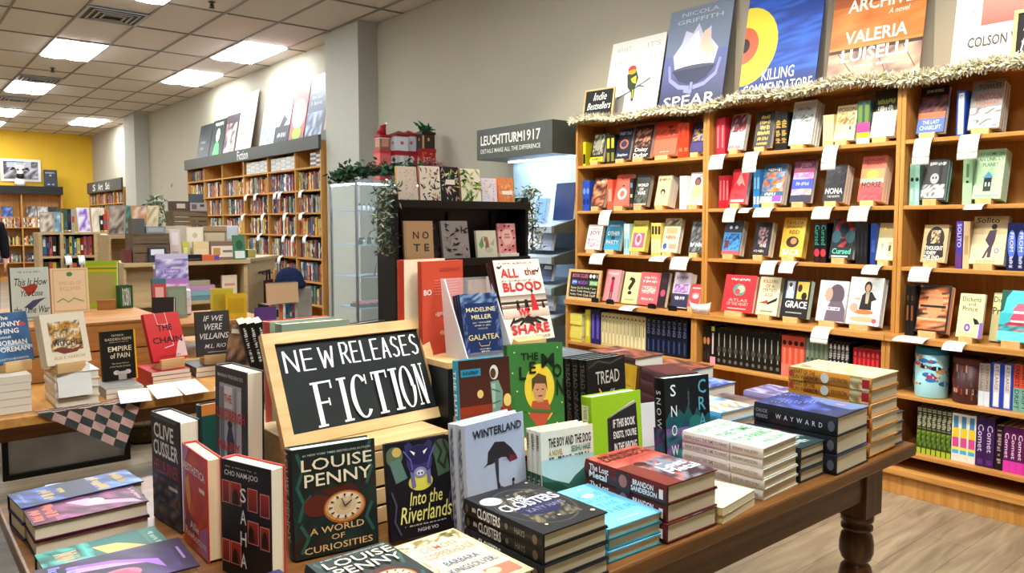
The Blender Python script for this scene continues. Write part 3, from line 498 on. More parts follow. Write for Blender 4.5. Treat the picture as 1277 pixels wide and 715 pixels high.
('f', 2.104, 0.185, 0.267, 0.868, 4.17, 0.05, 14, 0, True, 'e8e8e6', [('N', 0.02, 0.5, 0.98, 0.98, ['e8ecee', 'dfe6ea', 'f4f4f2', 'd8e0d8'], 79), ('P', [(0.35, 0.32), (0.4, 0.62), (0.5, 0.7), (0.68, 0.7), (0.78, 0.6), (0.85, 0.55), (0.7, 0.5), (0.72, 0.32)], '1e1c1e'), ('E', 0.55, 0.8, 0.11, 0.12, '2a1a14'), ('E', 0.55, 0.78, 0.07, 0.08, 'dca88c'), ('P', [(0.5, 0.7), (0.62, 0.7), (0.6, 0.45), (0.52, 0.45)], 'b8a890'), ('E', 0.5, 0.27, 0.3, 0.05, 'c87a3c'), ('E', 0.2, 0.35, 0.12, 0.1, 'e8a08a'), ('E', 0.5, 0.12, 0.4, 0.06, 'd8b088'), ('E', 0.85, 0.1, 0.07, 0.05, 'd85a5a'), ('P', [(0.1, 0.55), (0.35, 0.5), (0.38, 0.58)], 'dca88c')], 'white cookbook cover with a person in black and a scarf on the middle ledge', 'e8e8e6', 'e8ecf0'),
('f', 1.79, 0.138, 0.255, 1.893, 4.245, 0.04, 14, 0, True, '1a1620', [('N', 0.02, 0.45, 0.98, 0.8, ['3a2430', '7a3c2c', '5a3040', '1a1620'], 81, 8, 5), ('R', 0.02, 0.32, 0.98, 0.45, 'd8643c'), ('R', 0.02, 0.02, 0.98, 0.32, '4a6ad0'), ('T', 'THE LAST', 0.2, 0.2, 0.8, 0.28, 'c8d8f4'), ('T', 'CHAIRLIFT', 0.12, 0.08, 0.88, 0.17, 'c8d8f4'), ('T', 'JOHN IRVING', 0.2, 0.85, 0.8, 0.94, 'e8e0e8')], 'dark cover with an orange skyline and blue band on the right top shelf', '1a1620', 'efe6d2'),
('s', 1.595, 0.0389, 0.228, 1.865, 4.25, 1, 0.13, '2c50b0', [('R', 0.2, 0.05, 0.85, 0.95, 'e8eaf0'), ('T', 'LESSONS', 0.35, 0.3, 0.65, 0.9, '8a94b0')], 'white and blue spine between the two face out covers on the right top shelf', None),
('f', 1.542, 0.144, 0.251, 1.893, 4.245, 0.03, 14, 2, True, '8a8480', [('R', 0.02, 0.02, 0.98, 0.45, 'c4c6c6'), ('N', 0.02, 0.3, 0.98, 0.45, ['c4c6c6', '6a6a68', 'e0e0e0'], 83, 8, 3), ('T', 'TOWLES', 0.2, 0.82, 0.9, 0.93, '3a3430'), ('T', 'LINCOLN', 0.15, 0.6, 0.95, 0.74, 'a83a28'), ('T', 'HIGHWAY', 0.2, 0.5, 0.9, 0.57, 'a83a28'), ('N', 0.1, 0.06, 0.9, 0.2, ['c4c6c6', '4a4a48', 'dedede'], 85, 8, 3), ('L', 0.4, 0.95, 0.7, 0.99, '3a3430')], 'grey landscape cover with dark red title on the right top shelf', '8a8480', 'd8d8d4'),
('s', 1.814, 0.0251, 0.22, 1.521, 4.25, 2, 0.13, '9ad8cc', [('E', 0.5, 0.62, 0.35, 0.05, '23343a'), ('R', 0.3, 0.1, 0.7, 0.4, 'c8ece4')], 'mint spine at the left end of the right second shelf', 'mint spines on the right second shelf'),
('f', 1.758, 0.119, 0.22, 1.549, 4.245, 0.03, 14, 1, True, '3c3e40', [('N', 0.02, 0.05, 0.98, 0.38, ['c8ccce', '55585a', 'e0e4e4', '8a8e90'], 87, 10, 6), ('E', 0.5, 0.52, 0.18, 0.13, 'b8bcbc'), ('E', 0.44, 0.54, 0.03, 0.03, '141414'), ('E', 0.56, 0.54, 0.03, 0.03, '141414'), ('L', 0.25, 0.84, 0.9, 0.92, 'd8dcdc')], 'dark grey cover with a pale animal face on the right second shelf', '3c3e40', 'a8e0e0'),
('s', 1.555, 0.0434, 0.227, 1.521, 4.25, 1, 0.13, 'a8d0a4', [('E', 0.5, 0.5, 0.16, 0.03, '2a3a2c'), ('R', 0.35, 0.6, 0.65, 0.9, '5a8a60')], 'green spine left of the pale green planet book', None),
('f', 1.509, 0.128, 0.255, 1.549, 4.245, 0.028, 14, 2, True, 'b4d8ac', [('T', 'AT HOME ON', 0.1, 0.87, 0.95, 0.94, '4a6a50'), ('T', 'AN UNRULY', 0.1, 0.76, 0.95, 0.83, '4a6a50'), ('T', 'PLANET', 0.25, 0.65, 0.8, 0.72, '4a6a50'), ('R', 0.35, 0.15, 0.62, 0.42, '1e2c30'), ('P', [(0.3, 0.42), (0.48, 0.55), (0.68, 0.42)], '5aa0c8'), ('R', 0.4, 0.25, 0.46, 0.33, 'd8e8d0'), ('R', 0.52, 0.25, 0.58, 0.33, 'd8e8d0'), ('R', 0.08, 0.04, 0.92, 0.08, '8ac0b0')], 'pale green cover with a small dark house on the right second shelf', 'b4d8ac', 'b8e4dc'),
('f', 1.745, 0.121, 0.201, 1.225, 4.245, 0.03, 14, 0, True, 'c8a878', [('E', 0.5, 0.62, 0.36, 0.33, '1e1814'), ('N', 0.32, 0.5, 0.68, 0.85, ['c8a878', 'e0c898', '8a6a48', '1e1814'], 91, 6, 8), ('P', [(0.1, 0.1), (0.15, 0.5), (0.85, 0.5), (0.9, 0.15), (0.6, 0.08)], '1e1814'), ('B', 'THOUGHT', 0.12, 0.32, 0.85, 0.43, 'f4f0e8'), ('B', 'I KNEW', 0.15, 0.2, 0.6, 0.3, 'f4f0e8'), ('B', 'THE END', 0.1, 0.06, 0.75, 0.18, 'f4f0e8')], 'tan cover with a black curly haired figure on the right third shelf', 'c8a878', 'efe6d2'),
('s', 1.576, 0.0306, 0.239, 1.197, 4.25, 1, 0.13, '4a3aa0', [('T', 'SOLITO', 0.2, 0.45, 0.8, 0.95, 'd8d0f4'), ('R', 0.1, 0.02, 0.9, 0.3, '6a3a78')], 'purple spine with white lettering left of the walking figure cover', None),
('s', 1.542, 0.0302, 0.239, 1.197, 4.25, 1, 0.13, 'd8bc90', [('R', 0.2, 0.3, 0.8, 0.7, 'b89468')], 'tan spine just behind the walking figure cover', None),
('f', 1.511, 0.154, 0.245, 1.225, 4.245, 0.025, 14, 1, True, 'ead8ac', [('R', 0, 0.62, 1, 1, 'd4bc8c'), ('B', 'Solito', 0.08, 0.86, 0.75, 0.97, '2a2622'), ('E', 0.62, 0.78, 0.08, 0.06, '3a2a30'), ('P', [(0.4, 0.5), (0.5, 0.7), (0.7, 0.72), (0.68, 0.5), (0.62, 0.35), (0.6, 0.14), (0.5, 0.14), (0.52, 0.38)], '4a3a4c'), ('P', [(0.5, 0.35), (0.6, 0.4), (0.42, 0.12), (0.36, 0.12)], '4a3a4c'), ('E', 0.76, 0.28, 0.07, 0.05, '7a5ac8'), ('E', 0.76, 0.28, 0.045, 0.032, 'ead8ac'), ('L', 0.2, 0.04, 0.75, 0.08, 'b8a070')], 'cream cover with a walking figure in silhouette on the right third shelf', 'ead8ac', 'c8dce0'),
('s', 1.346, 0.0401, 0.231, 1.197, 4.25, 2, 0.13, '141c4c', [('E', 0.5, 0.55, 0.42, 0.3, '5a7ae0'), ('T', 'FROM', 0.3, 0.4, 0.7, 0.8, 'e8ecf8'), ('L', 0.3, 0.05, 0.7, 0.3, 'c8d0e8')], 'dark blue spine with a glowing oval at the right end of the right third shelf', 'dark blue spines on the right third shelf'),
('s', 1.776, 0.0225, 0.262, 0.84, 4.16, 2, 0.13, '141210', [('R', 0.3, 0.3, 0.7, 0.6, '8a4a20'), ('R', 0.3, 0.7, 0.7, 0.8, '5a3018')], 'black spine at the left end of the right ledge', 'black spines on the right ledge'),
('f', 1.73, 0.156, 0.249, 0.868, 4.16, 0.05, 14, 0, True, '1e1612', [('N', 0.05, 0.05, 0.95, 0.97, ['e08a54', '1e1612', 'f0a878', '2a1a12', 'b85a2c'], 95, 3, 16), ('E', 0.55, 0.6, 0.25, 0.3, 'dc9468'), ('R', 0.2, 0.75, 0.9, 0.8, 'f0a068'), ('R', 0.1, 0.52, 0.9, 0.57, '1e1612'), ('R', 0.2, 0.4, 0.9, 0.45, 'e89a68'), ('R', 0.05, 0.25, 0.95, 0.3, 'f0b088')], 'black cover with an orange striped face on the right ledge', 'e89a68', 'f0c0a0'),
('f', 1.514, 0.112, 0.218, 0.868, 4.12, 0.02, 14, 0, True, 'e8e6ac', [('T', 'Dickens', 0.1, 0.82, 0.85, 0.93, '1e1c18'), ('T', 'and', 0.35, 0.72, 0.65, 0.8, '1e1c18'), ('T', 'Prince', 0.15, 0.6, 0.75, 0.71, '1e1c18'), ('P', [(0.6, 0.45), (0.78, 0.42), (0.9, 0.32), (0.7, 0.3)], '1e1c18'), ('E', 0.42, 0.22, 0.12, 0.09, '7a4ac0'), ('E', 0.42, 0.22, 0.05, 0.04, 'e8e6ac'), ('P', [(0.9, 0.35), (1, 0.35), (1, 0), (0.88, 0)], '8a5ad0'), ('T', 'Nick Hornby', 0.1, 0.04, 0.7, 0.1, 'a89a50')], 'pale yellow cover with a purple flower on the right ledge', 'e8e6ac', 'efe6d2'),
('f', 1.399, 0.044, 0.242, 0.842, 4.22, 0.028, 14, 0, False, 'dcd69c', [('T', 'Dic', 0.05, 0.8, 0.95, 0.92, '1e1c18'), ('T', 'Pri', 0.05, 0.55, 0.95, 0.7, '1e1c18')], 'pale yellow copy half hidden behind the purple flower book on the right ledge', 'dcd69c', 'efe6d2'),
('f', 1.332, 0.141, 0.247, 0.868, 4.12, 0.03, 14, 0, True, '3ab8c4', [('R', 0, 0.55, 1, 1, '5ad0d8'), ('P', [(0, 1), (0.3, 1), (0.15, 0.85), (0.1, 0.6), (0, 0.55)], '1e5a50'), ('P', [(0.35, 0.6), (0.9, 0.6), (0.8, 0.75), (0.5, 0.75)], 'e86a8a'), ('P', [(0.3, 0.42), (1, 0.42), (0.9, 0.55), (0.4, 0.55)], 'd84a68'), ('R', 0.4, 0.55, 0.85, 0.6, 'f0e8e0'), ('R', 0.35, 0.36, 0.95, 0.42, 'f0d8d0'), ('P', [(0.1, 0.3), (1, 0.3), (1, 0.38), (0.3, 0.38)], 'a83048'), ('R', 0, 0.02, 1, 0.2, '6ae0e0'), ('N', 0, 0.2, 1, 0.32, ['2a7a78', '3aa8b0', 'd87a8a'], 97, 8, 3)], 'turquoise cover with a pink pagoda at the right end of the right ledge', '3ab8c4', 'efe6d2'),
('s', 4.127, 0.0556, 0.252, 0.52, 4.15, 1, 0.2, 'dcd030', [('R', 0.3, 0.2, 0.7, 0.8, 'f0e870')], 'yellow spine beside the pile of yellow paperbacks on the lower left shelf', None),
('s', 4.068, 0.0491, 0.259, 0.52, 4.15, 2, 0.2, '2c2470', [('R', 0.25, 0.15, 0.75, 0.85, '6a5ac0')], 'purple spine right of the yellow spine on the lower left shelf', 'purple spines on the lower left shelf'),
('s', 3.959, 0.0356, 0.247, 0.52, 4.15, 12, 0.2, 'd8c890', [('R', 0.3, 0.08, 0.7, 0.92, 'f0e6c0'), ('R', 0.4, 0.4, 0.6, 0.8, '8a7a50'), ('E', 0.5, 0.88, 0.25, 0.04, '8a7040')], 'cream spine in the long row on the lower left shelf', 'row of cream spines on the lower left shelf'),
('s', 3.526, 0.0446, 0.249, 0.52, 4.15, 8, 0.2, '0c0f1a', [('T', 'KING', 0.25, 0.55, 0.75, 0.95, '6a7498'), ('R', 0.15, 0.05, 0.85, 0.45, '141c3c'), ('R', 0.4, 0.1, 0.6, 0.4, '3c5080')], 'navy spine in the row at the right of the lower left shelf', 'row of navy spines on the lower left shelf'),
('s', 3.044, 0.0275, 0.239, 0.52, 4.15, 2, 0.2, '1e1814', [('E', 0.5, 0.6, 0.4, 0.1, 'c07848'), ('R', 0.2, 0.1, 0.8, 0.3, '3a2a20')], 'dark brown spine at the left end of the lower middle shelf', 'dark brown spines on the lower middle shelf'),
('s', 2.988, 0.0411, 0.249, 0.52, 4.15, 1, 0.2, '1a1612', [('R', 0, 0, 1, 0.18, 'e89ab0'), ('R', 0.2, 0.85, 0.8, 0.97, 'e0d840'), ('R', 0.35, 0.25, 0.65, 0.8, 'd8c0c8')], 'black spine with a pink foot and yellow top on the lower middle shelf', None),
('s', 2.942, 0.0418, 0.237, 0.52, 4.15, 11, 0.2, '15140f', [('R', 0.42, 0.25, 0.58, 0.7, 'a8a498'), ('E', 0.5, 0.42, 0.35, 0.08, '4a4840'), ('R', 0.45, 0.7, 0.55, 0.85, 'd0ccc0'), ('E', 0.5, 0.12, 0.25, 0.05, '6a665a')], 'black spine with a pale sword like ornament in the row on the lower middle shelf', 'row of black spines on the lower middle shelf'),
('s', 2.479, 0.0372, 0.244, 0.52, 4.15, 4, 0.2, 'd4503a', [('E', 0.5, 0.82, 0.35, 0.06, '2a1410'), ('R', 0.3, 0.2, 0.7, 0.7, 'e8785c'), ('R', 0, 0, 1, 0.3, 'e07868')], 'coral red spine with a black dot on the lower middle shelf', 'row of coral spines on the lower middle shelf'),
('s', 2.326, 0.0279, 0.245, 0.52, 4.15, 5, 0.2, '6a7a66', [('R', 0.3, 0.2, 0.7, 0.9, '86967e'), ('E', 0.5, 0.5, 0.2, 0.04, '2c382c')], 'grey green spine on the lower middle shelf', 'row of grey green spines on the lower middle shelf'),
('s', 2.184, 0.0237, 0.238, 0.52, 4.15, 5, 0.2, '16161a', [('L', 0.15, 0.45, 0.85, 0.95, 'c8c8c8'), ('E', 0.5, 0.88, 0.3, 0.05, 'e8e8e8')], 'black spine with white lettering on the lower middle shelf', 'row of black and white spines on the lower middle shelf'),
('s', 2.043, 0.0244, 0.222, 0.52, 4.15, 6, 0.2, 'a81420', [('E', 0.5, 0.85, 0.3, 0.06, 'e05a58'), ('R', 0.3, 0.5, 0.7, 0.75, 'd83c40'), ('R', 0.2, 0.1, 0.8, 0.4, 'c42830')], 'deep red spine at the right end of the lower middle shelf', 'row of deep red spines on the lower middle shelf'),
('s', 1.49, 0.0256, 0.211, 0.533, 4.15, 5, 0.2, 'b0a49a', [('R', 0, 0, 1, 0.35, 'dce8f0'), ('T', 'LESSONS', 0.3, 0.4, 0.7, 0.95, '5a544e'), ('R', 0.2, 0.36, 0.8, 0.38, '8a8078')], 'grey white spine on the lower right shelf', 'row of grey white spines on the lower right shelf'),
('s', 1.358, 0.0467, 0.223, 0.533, 4.15, 2, 0.2, '2444b0', [('R', 0.22, 0.03, 0.78, 0.97, 'dcd4d0'), ('R', 0.3, 0.06, 0.7, 0.35, 'f0f2f8'), ('T', 'AT LARGE', 0.35, 0.4, 0.65, 0.94, '7a6a6a')], 'blue spine with a wide white panel on the lower right shelf', 'blue and white spines on the lower right shelf'),
('s', 1.263, 0.0305, 0.227, 0.533, 4.15, 2, 0.2, '7ab0a0', [('R', 0, 0.5, 1, 1, 'd0482c'), ('T', 'ERNEST', 0.2, 0.52, 0.8, 0.97, '2a1410'), ('T', 'DRIFT', 0.2, 0.05, 0.8, 0.46, '1e3c34')], 'spine split orange above and green below at the right end of the lower right shelf', 'orange and green spines on the lower right shelf'),
('s', 1.694, 0.024, 0.243, 0.233, 4.15, 7, 0.2, '2c3014', [('L', 0.12, 0.55, 0.88, 0.98, 'a8a890'), ('N', 0.05, 0.1, 0.95, 0.5, ['4a6a20', '2c3014', '8aa030', '5a8028'], 99, 2, 8), ('R', 0.1, 0.0, 0.9, 0.12, 'a8c030')], 'dark green spine in the row on the bottom right shelf', 'row of dark green spines on the bottom right shelf'),
('s', 1.525, 0.0367, 0.243, 0.233, 4.15, 3, 0.2, 'e8e4d8', [('R', 0.1, 0.3, 0.9, 0.5, 'd84a90'), ('R', 0.1, 0.5, 0.9, 0.7, 'e8c82c'), ('R', 0.2, 0.7, 0.8, 0.95, '4a88b0'), ('R', 0.1, 0.16, 0.9, 0.24, '48b0d8'), ('R', 0.1, 0.24, 0.9, 0.3, 'e8e04a')], 'white spine with rainbow bands on the bottom right shelf', 'rainbow spines on the bottom right shelf'),
('s', 1.414, 0.0406, 0.245, 0.233, 4.15, 2, 0.2, '3a1a50', [('T', 'Comet', 0.2, 0.3, 0.8, 0.85, 'd8c8e4'), ('R', 0.2, 0.05, 0.8, 0.15, '5a2c78')], 'purple spine with pale lettering on the bottom right shelf', 'purple spines on the bottom right shelf'),
('s', 1.329, 0.0335, 0.219, 0.233, 4.15, 1, 0.2, '1c1014', [('L', 0.25, 0.15, 0.75, 0.9, 'a88a90')], 'black spine between the purple and magenta spines on the bottom right shelf', None),
('s', 1.294, 0.0284, 0.223, 0.233, 4.15, 4, 0.2, '5c1450', [('R', 0, 0, 1, 0.25, 'd83aa8'), ('T', 'Comet', 0.2, 0.3, 0.8, 0.85, 'f0d8ec')], 'magenta spine with white lettering at the right end of the bottom right shelf', 'row of magenta spines on the bottom right shelf')]
DATA_TAGS = [
(3.944, 0.107, 4.2, 1.521, 0.115, 'white curled paper tag hanging from the second shelf of the left bookcase'),
(4.014, 0.137, 4.2, 1.197, 0.079, 'white curled paper tag under the teal cover on the left third shelf'),
(3.427, 0.13, 4.2, 1.197, 0.034, 'white paper tag sticking out under the cream cover on the left third shelf'),
(3.253, 0.141, 4.2, 1.197, 0.086, 'long white paper tag at the right end of the left third shelf'),
(3.612, 0.124, 4.1, 0.84, 0.024, 'white paper tag lying over the edge of the left ledge'),
(2.97, 0.108, 4.2, 1.865, 0.098, 'white paper tag at the left end of the middle top shelf'),
(2.725, 0.097, 4.2, 1.865, 0.131, 'white paper tag under the gold lettered book on the middle top shelf'),
(2.217, 0.085, 4.2, 1.865, 0.14, 'long white paper tag under the cream foliage book on the middle top shelf'),
(2.865, 0.087, 4.2, 1.521, 0.09, 'white paper tag under the bright red cover on the middle second shelf'),
(2.746, 0.071, 4.2, 1.521, 0.032, 'short white paper tag between the red and blue covers on the middle second shelf'),
(2.628, 0.116, 4.2, 1.521, 0.06, 'white paper tag under the blue cover with orange clouds'),
(2.251, 0.11, 4.2, 1.521, 0.073, 'white paper tag under the black cover on the middle second shelf'),
(2.04, 0.111, 4.2, 1.521, 0.086, 'white paper tag under the orange landscape cover'),
(2.585, 0.096, 4.2, 1.197, 0.083, 'left white paper tag of the pair under the gold cover on the middle third shelf'),
(2.459, 0.093, 4.2, 1.197, 0.066, 'right white paper tag of the pair under the gold cover on the middle third shelf'),
(1.959, 0.089, 4.2, 1.197, 0.048, 'white paper tag at the right end of the middle third shelf'),
(2.189, 0.102, 4.1, 0.84, 0.084, 'white paper tag hanging from the middle ledge under the hooded profile cover'),
(1.721, 0.083, 4.2, 1.865, 0.14, 'long white paper tag under the orange skyline cover on the right top shelf'),
(1.503, 0.091, 4.2, 1.865, 0.127, 'white paper tag under the grey landscape cover on the right top shelf'),
(1.462, 0.082, 4.2, 1.521, 0.029, 'white paper tag under the pale green planet cover'),
(1.709, 0.102, 4.2, 1.197, 0.074, 'white paper tag under the tan curly haired figure cover'),
(1.703, 0.151, 4.1, 0.84, 0.017, 'wide white paper tag lying at the left of the right ledge'),
(1.495, 0.093, 4.1, 0.84, 0.036, 'white paper tag under the pale yellow cover on the right ledge')]
SPN = {}
def spine_book(label, group, x, y, z, t, h, d, col, art, src):
    if src is not None:
        o = src.copy(); COL.objects.link(o)
    else:
        m = M(); c = .0012
        m.box(c, 0, 0, d, c, h, col); m.box(0, 0, 0, c, t, h, col); m.box(c, t - c, 0, d, t, h, col)
        m.box(c, c * .5, .002, d - .003, t - c, h - .003, 'e4dac6')
        paint(m, art, lambda u, v, L: (-L, t * (1 - u), v * h), turned=True)
        o = m.build('book', PRINT)
    o.location = (x, y, z)
    tag(o, label, 'book', group); return o
def shelf_stand(x, y, w, zb, lean, label):
    """low pine wedge; x, y, zb is the bottom left corner of the leaning cover, sitting above the shelf"""
    d = .028; D = min(.085, (d - .004) / math.tan(math.radians(lean))); m = M(); s = .28 * w
    poly = [(-.014, -d), (-.014, .005), (-.003, .005), (-.003, -.0015), (D, -.0015 - D * math.tan(math.radians(lean))), (D, -d)]
    m.prism([(p[0], p[1]) for p in poly], -w + s, -s * .6, 'y')
    # prism along y uses (x, z)
    o = m.build('book_stand', PINE); o.location = (x, y, zb); tag(o, label, 'book stand', 'pine book stands'); return o
def core(lab):
    for cut in (' face out', ' on the ', ' on top ', ' at the ', ' at right ', ', '):
        if cut in lab and len(lab.split(cut)[0].split()) > 3: lab = lab.split(cut)[0]
    return lab
for row in DATA_ROWS:
    if row[0] == 's':
        _, y, t, h, z, x, n, d, col, art, lab, grp = row; src = None
        for k in range(n):
            src = spine_book(lab, grp, x, y - (k + 1) * t, z + .0008, t - .0008, h, d, col, art, src)
    else:
        _, y, w, h, zb, x, t, lean, copies, stand, col, art, lab, sp, pages = row
        lift = 0 if stand else t * (copies + 1) * math.sin(math.radians(lean)) + .0005
        o = book('book', lab, w, h, t, col, (x, y, zb + lift), lean_rot(-PI / 2, math.radians(lean)), front=art, spine=sp, pages=pages, hard=t > .029)
        behind(o, t, copies, ['copy directly behind the ' + core(lab) if k == 0 else 'rearmost copy behind the ' + core(lab) for k in range(copies)])
        if stand: shelf_stand(x, y, w, zb, lean, 'pine stand under the ' + core(lab))
for y, w, x, z, drop, lab in DATA_TAGS:
    m = M(); far = .05 + .03 * (1 - min(drop / .1, 1)); pts = []
    for k in range(9):
        f = k / 8
        if f < .25: pts.append((x + .035 - .035 * f / .25 - .002, z + .0015))
        else:
            g = (f - .25) / .75; pts.append((x - .004 - far * math.sin(g * PI / 2 * .9), z + .0015 - drop * (1 - math.cos(g * PI / 2))))
    for (xa, za), (xb, zb2) in zip(pts, pts[1:]):
        m.face([(xa, w / 2, za), (xa, -w / 2, za), (xb, -w / 2, zb2), (xb, w / 2, zb2)], 'f6f5f0')
    o = m.build('paper_tag', MATTE, smooth=True); o.data.transform(Matrix.Translation((-x, 0, -z))); o.location = (x, y, z)
    so = o.modifiers.new('thickness', 'SOLIDIFY'); so.thickness = .0006
    tag(o, lab, 'paper tag', 'white paper tags on the shelves')
# yellow paperbacks lying in a pile, lower left shelf
src = None; r = random.Random(4)
for k in range(10):
    if src is None:
        src = book('book', 'yellow edged paperback topmost in the pile on the lower left shelf', .14, .125, .021, 'efe6a8', (DX + .03, 4.145, .52 + .0215 * 10), flat_rot(0), spine='e8dc60', pages='f2ecc8', hard=False, group='pile of yellow paperbacks'); o = src
    else:
        o = copy_tree(src); o['label'] = 'pale yellow paperback lying in the lower left shelf pile, number %s from the top' % ['', 'two', 'three', 'four', 'five', 'six', 'seven', 'eight', 'nine', 'ten'][k]
        o.location = (DX + .03 + r.uniform(-.004, .006), 4.145 + r.uniform(-.004, .004), .52 + .0215 * (10 - k))
# framed chalkboard on the ledge
cb = [('T', 'BOOK CLUBS', .12, .74, .6, .86, 'e87a9a'), ('E', .68, .8, .04, .06, 'f4f4f0'), ('E', .78, .8, .04, .06, 'f4f4f0'), ('T', 'V.', .84, .74, .92, .86, 'b8e0d0'),
      ('R', .12, .5, .28, .66, '3a6ab8'), ('T', 'JAN', .13, .53, .27, .63, 'f0f0f0'), ('T', 'MONDAY', .32, .52, .62, .64, 'b060d0'), ('R', .66, .5, .92, .66, '58a848'), ('T', 'SENSE', .68, .53, .9, .63, 'f0f8e8')]
for i in range(4):
    for j in range(3): cb.append(('T', ['Fiction', 'Mystery', 'Reading', 'Sci Fi', 'Tuesday', 'Thursday', 'Evening', 'Group', 'Club', '7 pm', 'Local', 'Staff'][i * 3 + j], .11 + i * .2, .36 - j * .11, .28 + i * .2, .44 - j * .11, ['f0e0a0', 'f4f0e0', 'f0d8b0'][j]))
board('chalkboard', 'framed chalkboard with colourful book club lettering on the left ledge', .345, .235, (4.12, 4.31, .842), lean_rot(-PI / 2, math.radians(9)), cb)
# little black label clips on the ledge
for y, lab in ((3.98, 'small black label clip in front of the pink cover'), (3.83, 'small black label clip in front of the yellow question mark cover'), (3.44, 'small black label clip under the narrow black book'), (3.26, 'small black label clip in front of the lavender cover')):
    m = M(); m.prism([(-.035, 0), (.035, 0), (.035, .028), (.02, .036), (-.02, .036), (-.035, .028)], -.003, .003, 'x'); m.box(-.003, -.02, 0, .022, .02, .004)
    o = m.build('label_clip', BLACKM); o.location = (4.105, y, .8402); tag(o, lab, 'label clip', 'black label clips')
# curled white sheet in front of the coral book
m = M(); n = 10
for k in range(n):
    f = lambda q: (4.105 - .03 * math.sin(q / n * PI * .9) , .07 * math.cos(PI * q / n) , .0)
    a, b = f(k), f(k + 1)
    m.face([(a[0], a[1], .002), (b[0], b[1], .002), (b[0] - .012, b[1] * 1.25, .085 - .02 * math.sin(PI * (k + 1) / n)), (a[0] - .012, a[1] * 1.25, .085 - .02 * math.sin(PI * k / n))], 'f4f3ef')
o = m.build('paper_sheet', MATTE, smooth=True); o.data.transform(Matrix.Translation((-4.1, 0, 0))); o.location = (4.118, 3.04, .84); so = o.modifiers.new('thickness', 'SOLIDIFY'); so.thickness = .0006
tag(o, 'white sheet of paper curled round the front of the coral book on the left ledge', 'paper')
# tins on the lower right shelf
def tin(label, x, y, z, r, h, body, lid, art, seed):
    e = empty('tin', label, 'tin', (x, y, z)); m = M()
    m.lathe([(r * .97, 0), (r, .006), (r, h * .86)], n=28, col=body)
    rr = random.Random(seed)
    for k in range(26):
        a = rr.uniform(PI * .5, PI * 1.75); zz = rr.uniform(.03, h * .8); s = rr.uniform(.012, .026); c = rr.choice(art); R_ = r + .0012
        if seed == 1:
            pts = [(a + s / r * math.cos(2 * PI * i / 10) * 1.3, zz + s * .55 * math.sin(2 * PI * i / 10)) for i in range(10)]
        else:
            pts = [(a - s / r, zz - s * .8), (a + s / r, zz - s * .8), (a + s / r, zz + s * .8), (a - s / r, zz + s * .8)]
        m.face([(R_ * math.cos(q), R_ * math.sin(q), w_) for q, w_ in pts], c)
        if seed == 1: m.face([((R_ + .0006) * math.cos(a + d1), (R_ + .0006) * math.sin(a + d1), zz + d2) for d1, d2 in ((s / r * 1.2, 0), (s / r * 1.9, s * .5), (s / r * 1.9, -s * .5))], rr.choice(art))
    m.build('body', PRINT, e, smooth=True)
    m = M(); m.lathe([(r * 1.015, h * .86), (r * 1.015, h * .985), (r * .98, h), (r * .3, h)], n=28, col=lid); m.build('lid', PRINT, e, smooth=True)
tin('pale blue tin printed with colourful fish, teal lid, on the lower right shelf', 4.19, 1.645, .5335, .078, .262, 'a6dce6', '1e7a9c', ['e0a050', 'c8304a', '1c2c3c', 'e8d8a0', '3a7ab8', 'd8602c'], 1)
tin('dark red brown tin printed with small frames on the lower right shelf', 4.2, 1.468, .5335, .076, .225, '4a2420', '5c281e', ['8a4a38', 'c8a890', '2a1412', '6a6a70', '9a3c30'], 2)
tin('teal tin half hidden behind the fish tin', 4.33, 1.72, .5335, .07, .22, '2a6a80', '1e5a74', ['6ab0c0', 'e0d8b0'], 3)

# ------------------------------------------------------------------ top of the bookcases: posters, signs, tinsel
def poster(label, w, h, y, z, lean, col, art, x=4.375, name='poster'):
    m = M(); m.box(0, 0, 0, w, .006, h, col); paint(m, art, lambda u, v, L: (u * w, -L, v * h), .0003)
    o = m.build(name, PRINT); o.location = (x, y, z); o.rotation_euler = lean_rot(-PI / 2, math.radians(lean)); return tag(o, label, 'poster', 'large book cover posters')
PZ = 2.2015
poster('white poster of a red headed bird on a branch, above the left bookcase', .53, .63, 4.19, PZ, 12, 'e9ebe6',
       [('T', 'WHAT', .1, .86, .38, .92, 'c4c6c2'), ('T', "IT'S", .68, .86, .92, .92, 'c4c6c2'), ('T', 'LIKE', .1, .7, .34, .76, 'c4c6c2'), ('T', 'TO', .46, .7, .6, .76, 'c4c6c2'), ('T', 'BE', .74, .7, .9, .76, 'c4c6c2'), ('T', 'A', .1, .54, .18, .6, 'c4c6c2'), ('T', 'BIRD', .62, .54, .92, .6, 'c4c6c2'), ('T', 'SIBLEY', .45, .13, .85, .2, 'c4c6c2'),
        ('S', [[(.25, .28), (.5, .35), (.82, .47)], [(.6, .4), (.72, .38)]], .008, '4a6a68'), ('P', [(.38, .56), (.54, .6), (.6, .5), (.56, .36), (.5, .33), (.42, .4)], '3c4636'), ('E', .46, .62, .075, .045, 'd84a34'), ('E', .47, .585, .07, .03, 'e0a838'), ('P', [(.46, .5), (.56, .53), (.57, .43), (.5, .45)], 'd2d83c'), ('P', [(.5, .36), (.56, .36), (.56, .22), (.52, .22)], '2c342c'), ('P', [(.52, .36), (.54, .36), (.545, .25), (.53, .25)], 'd2d83c')])
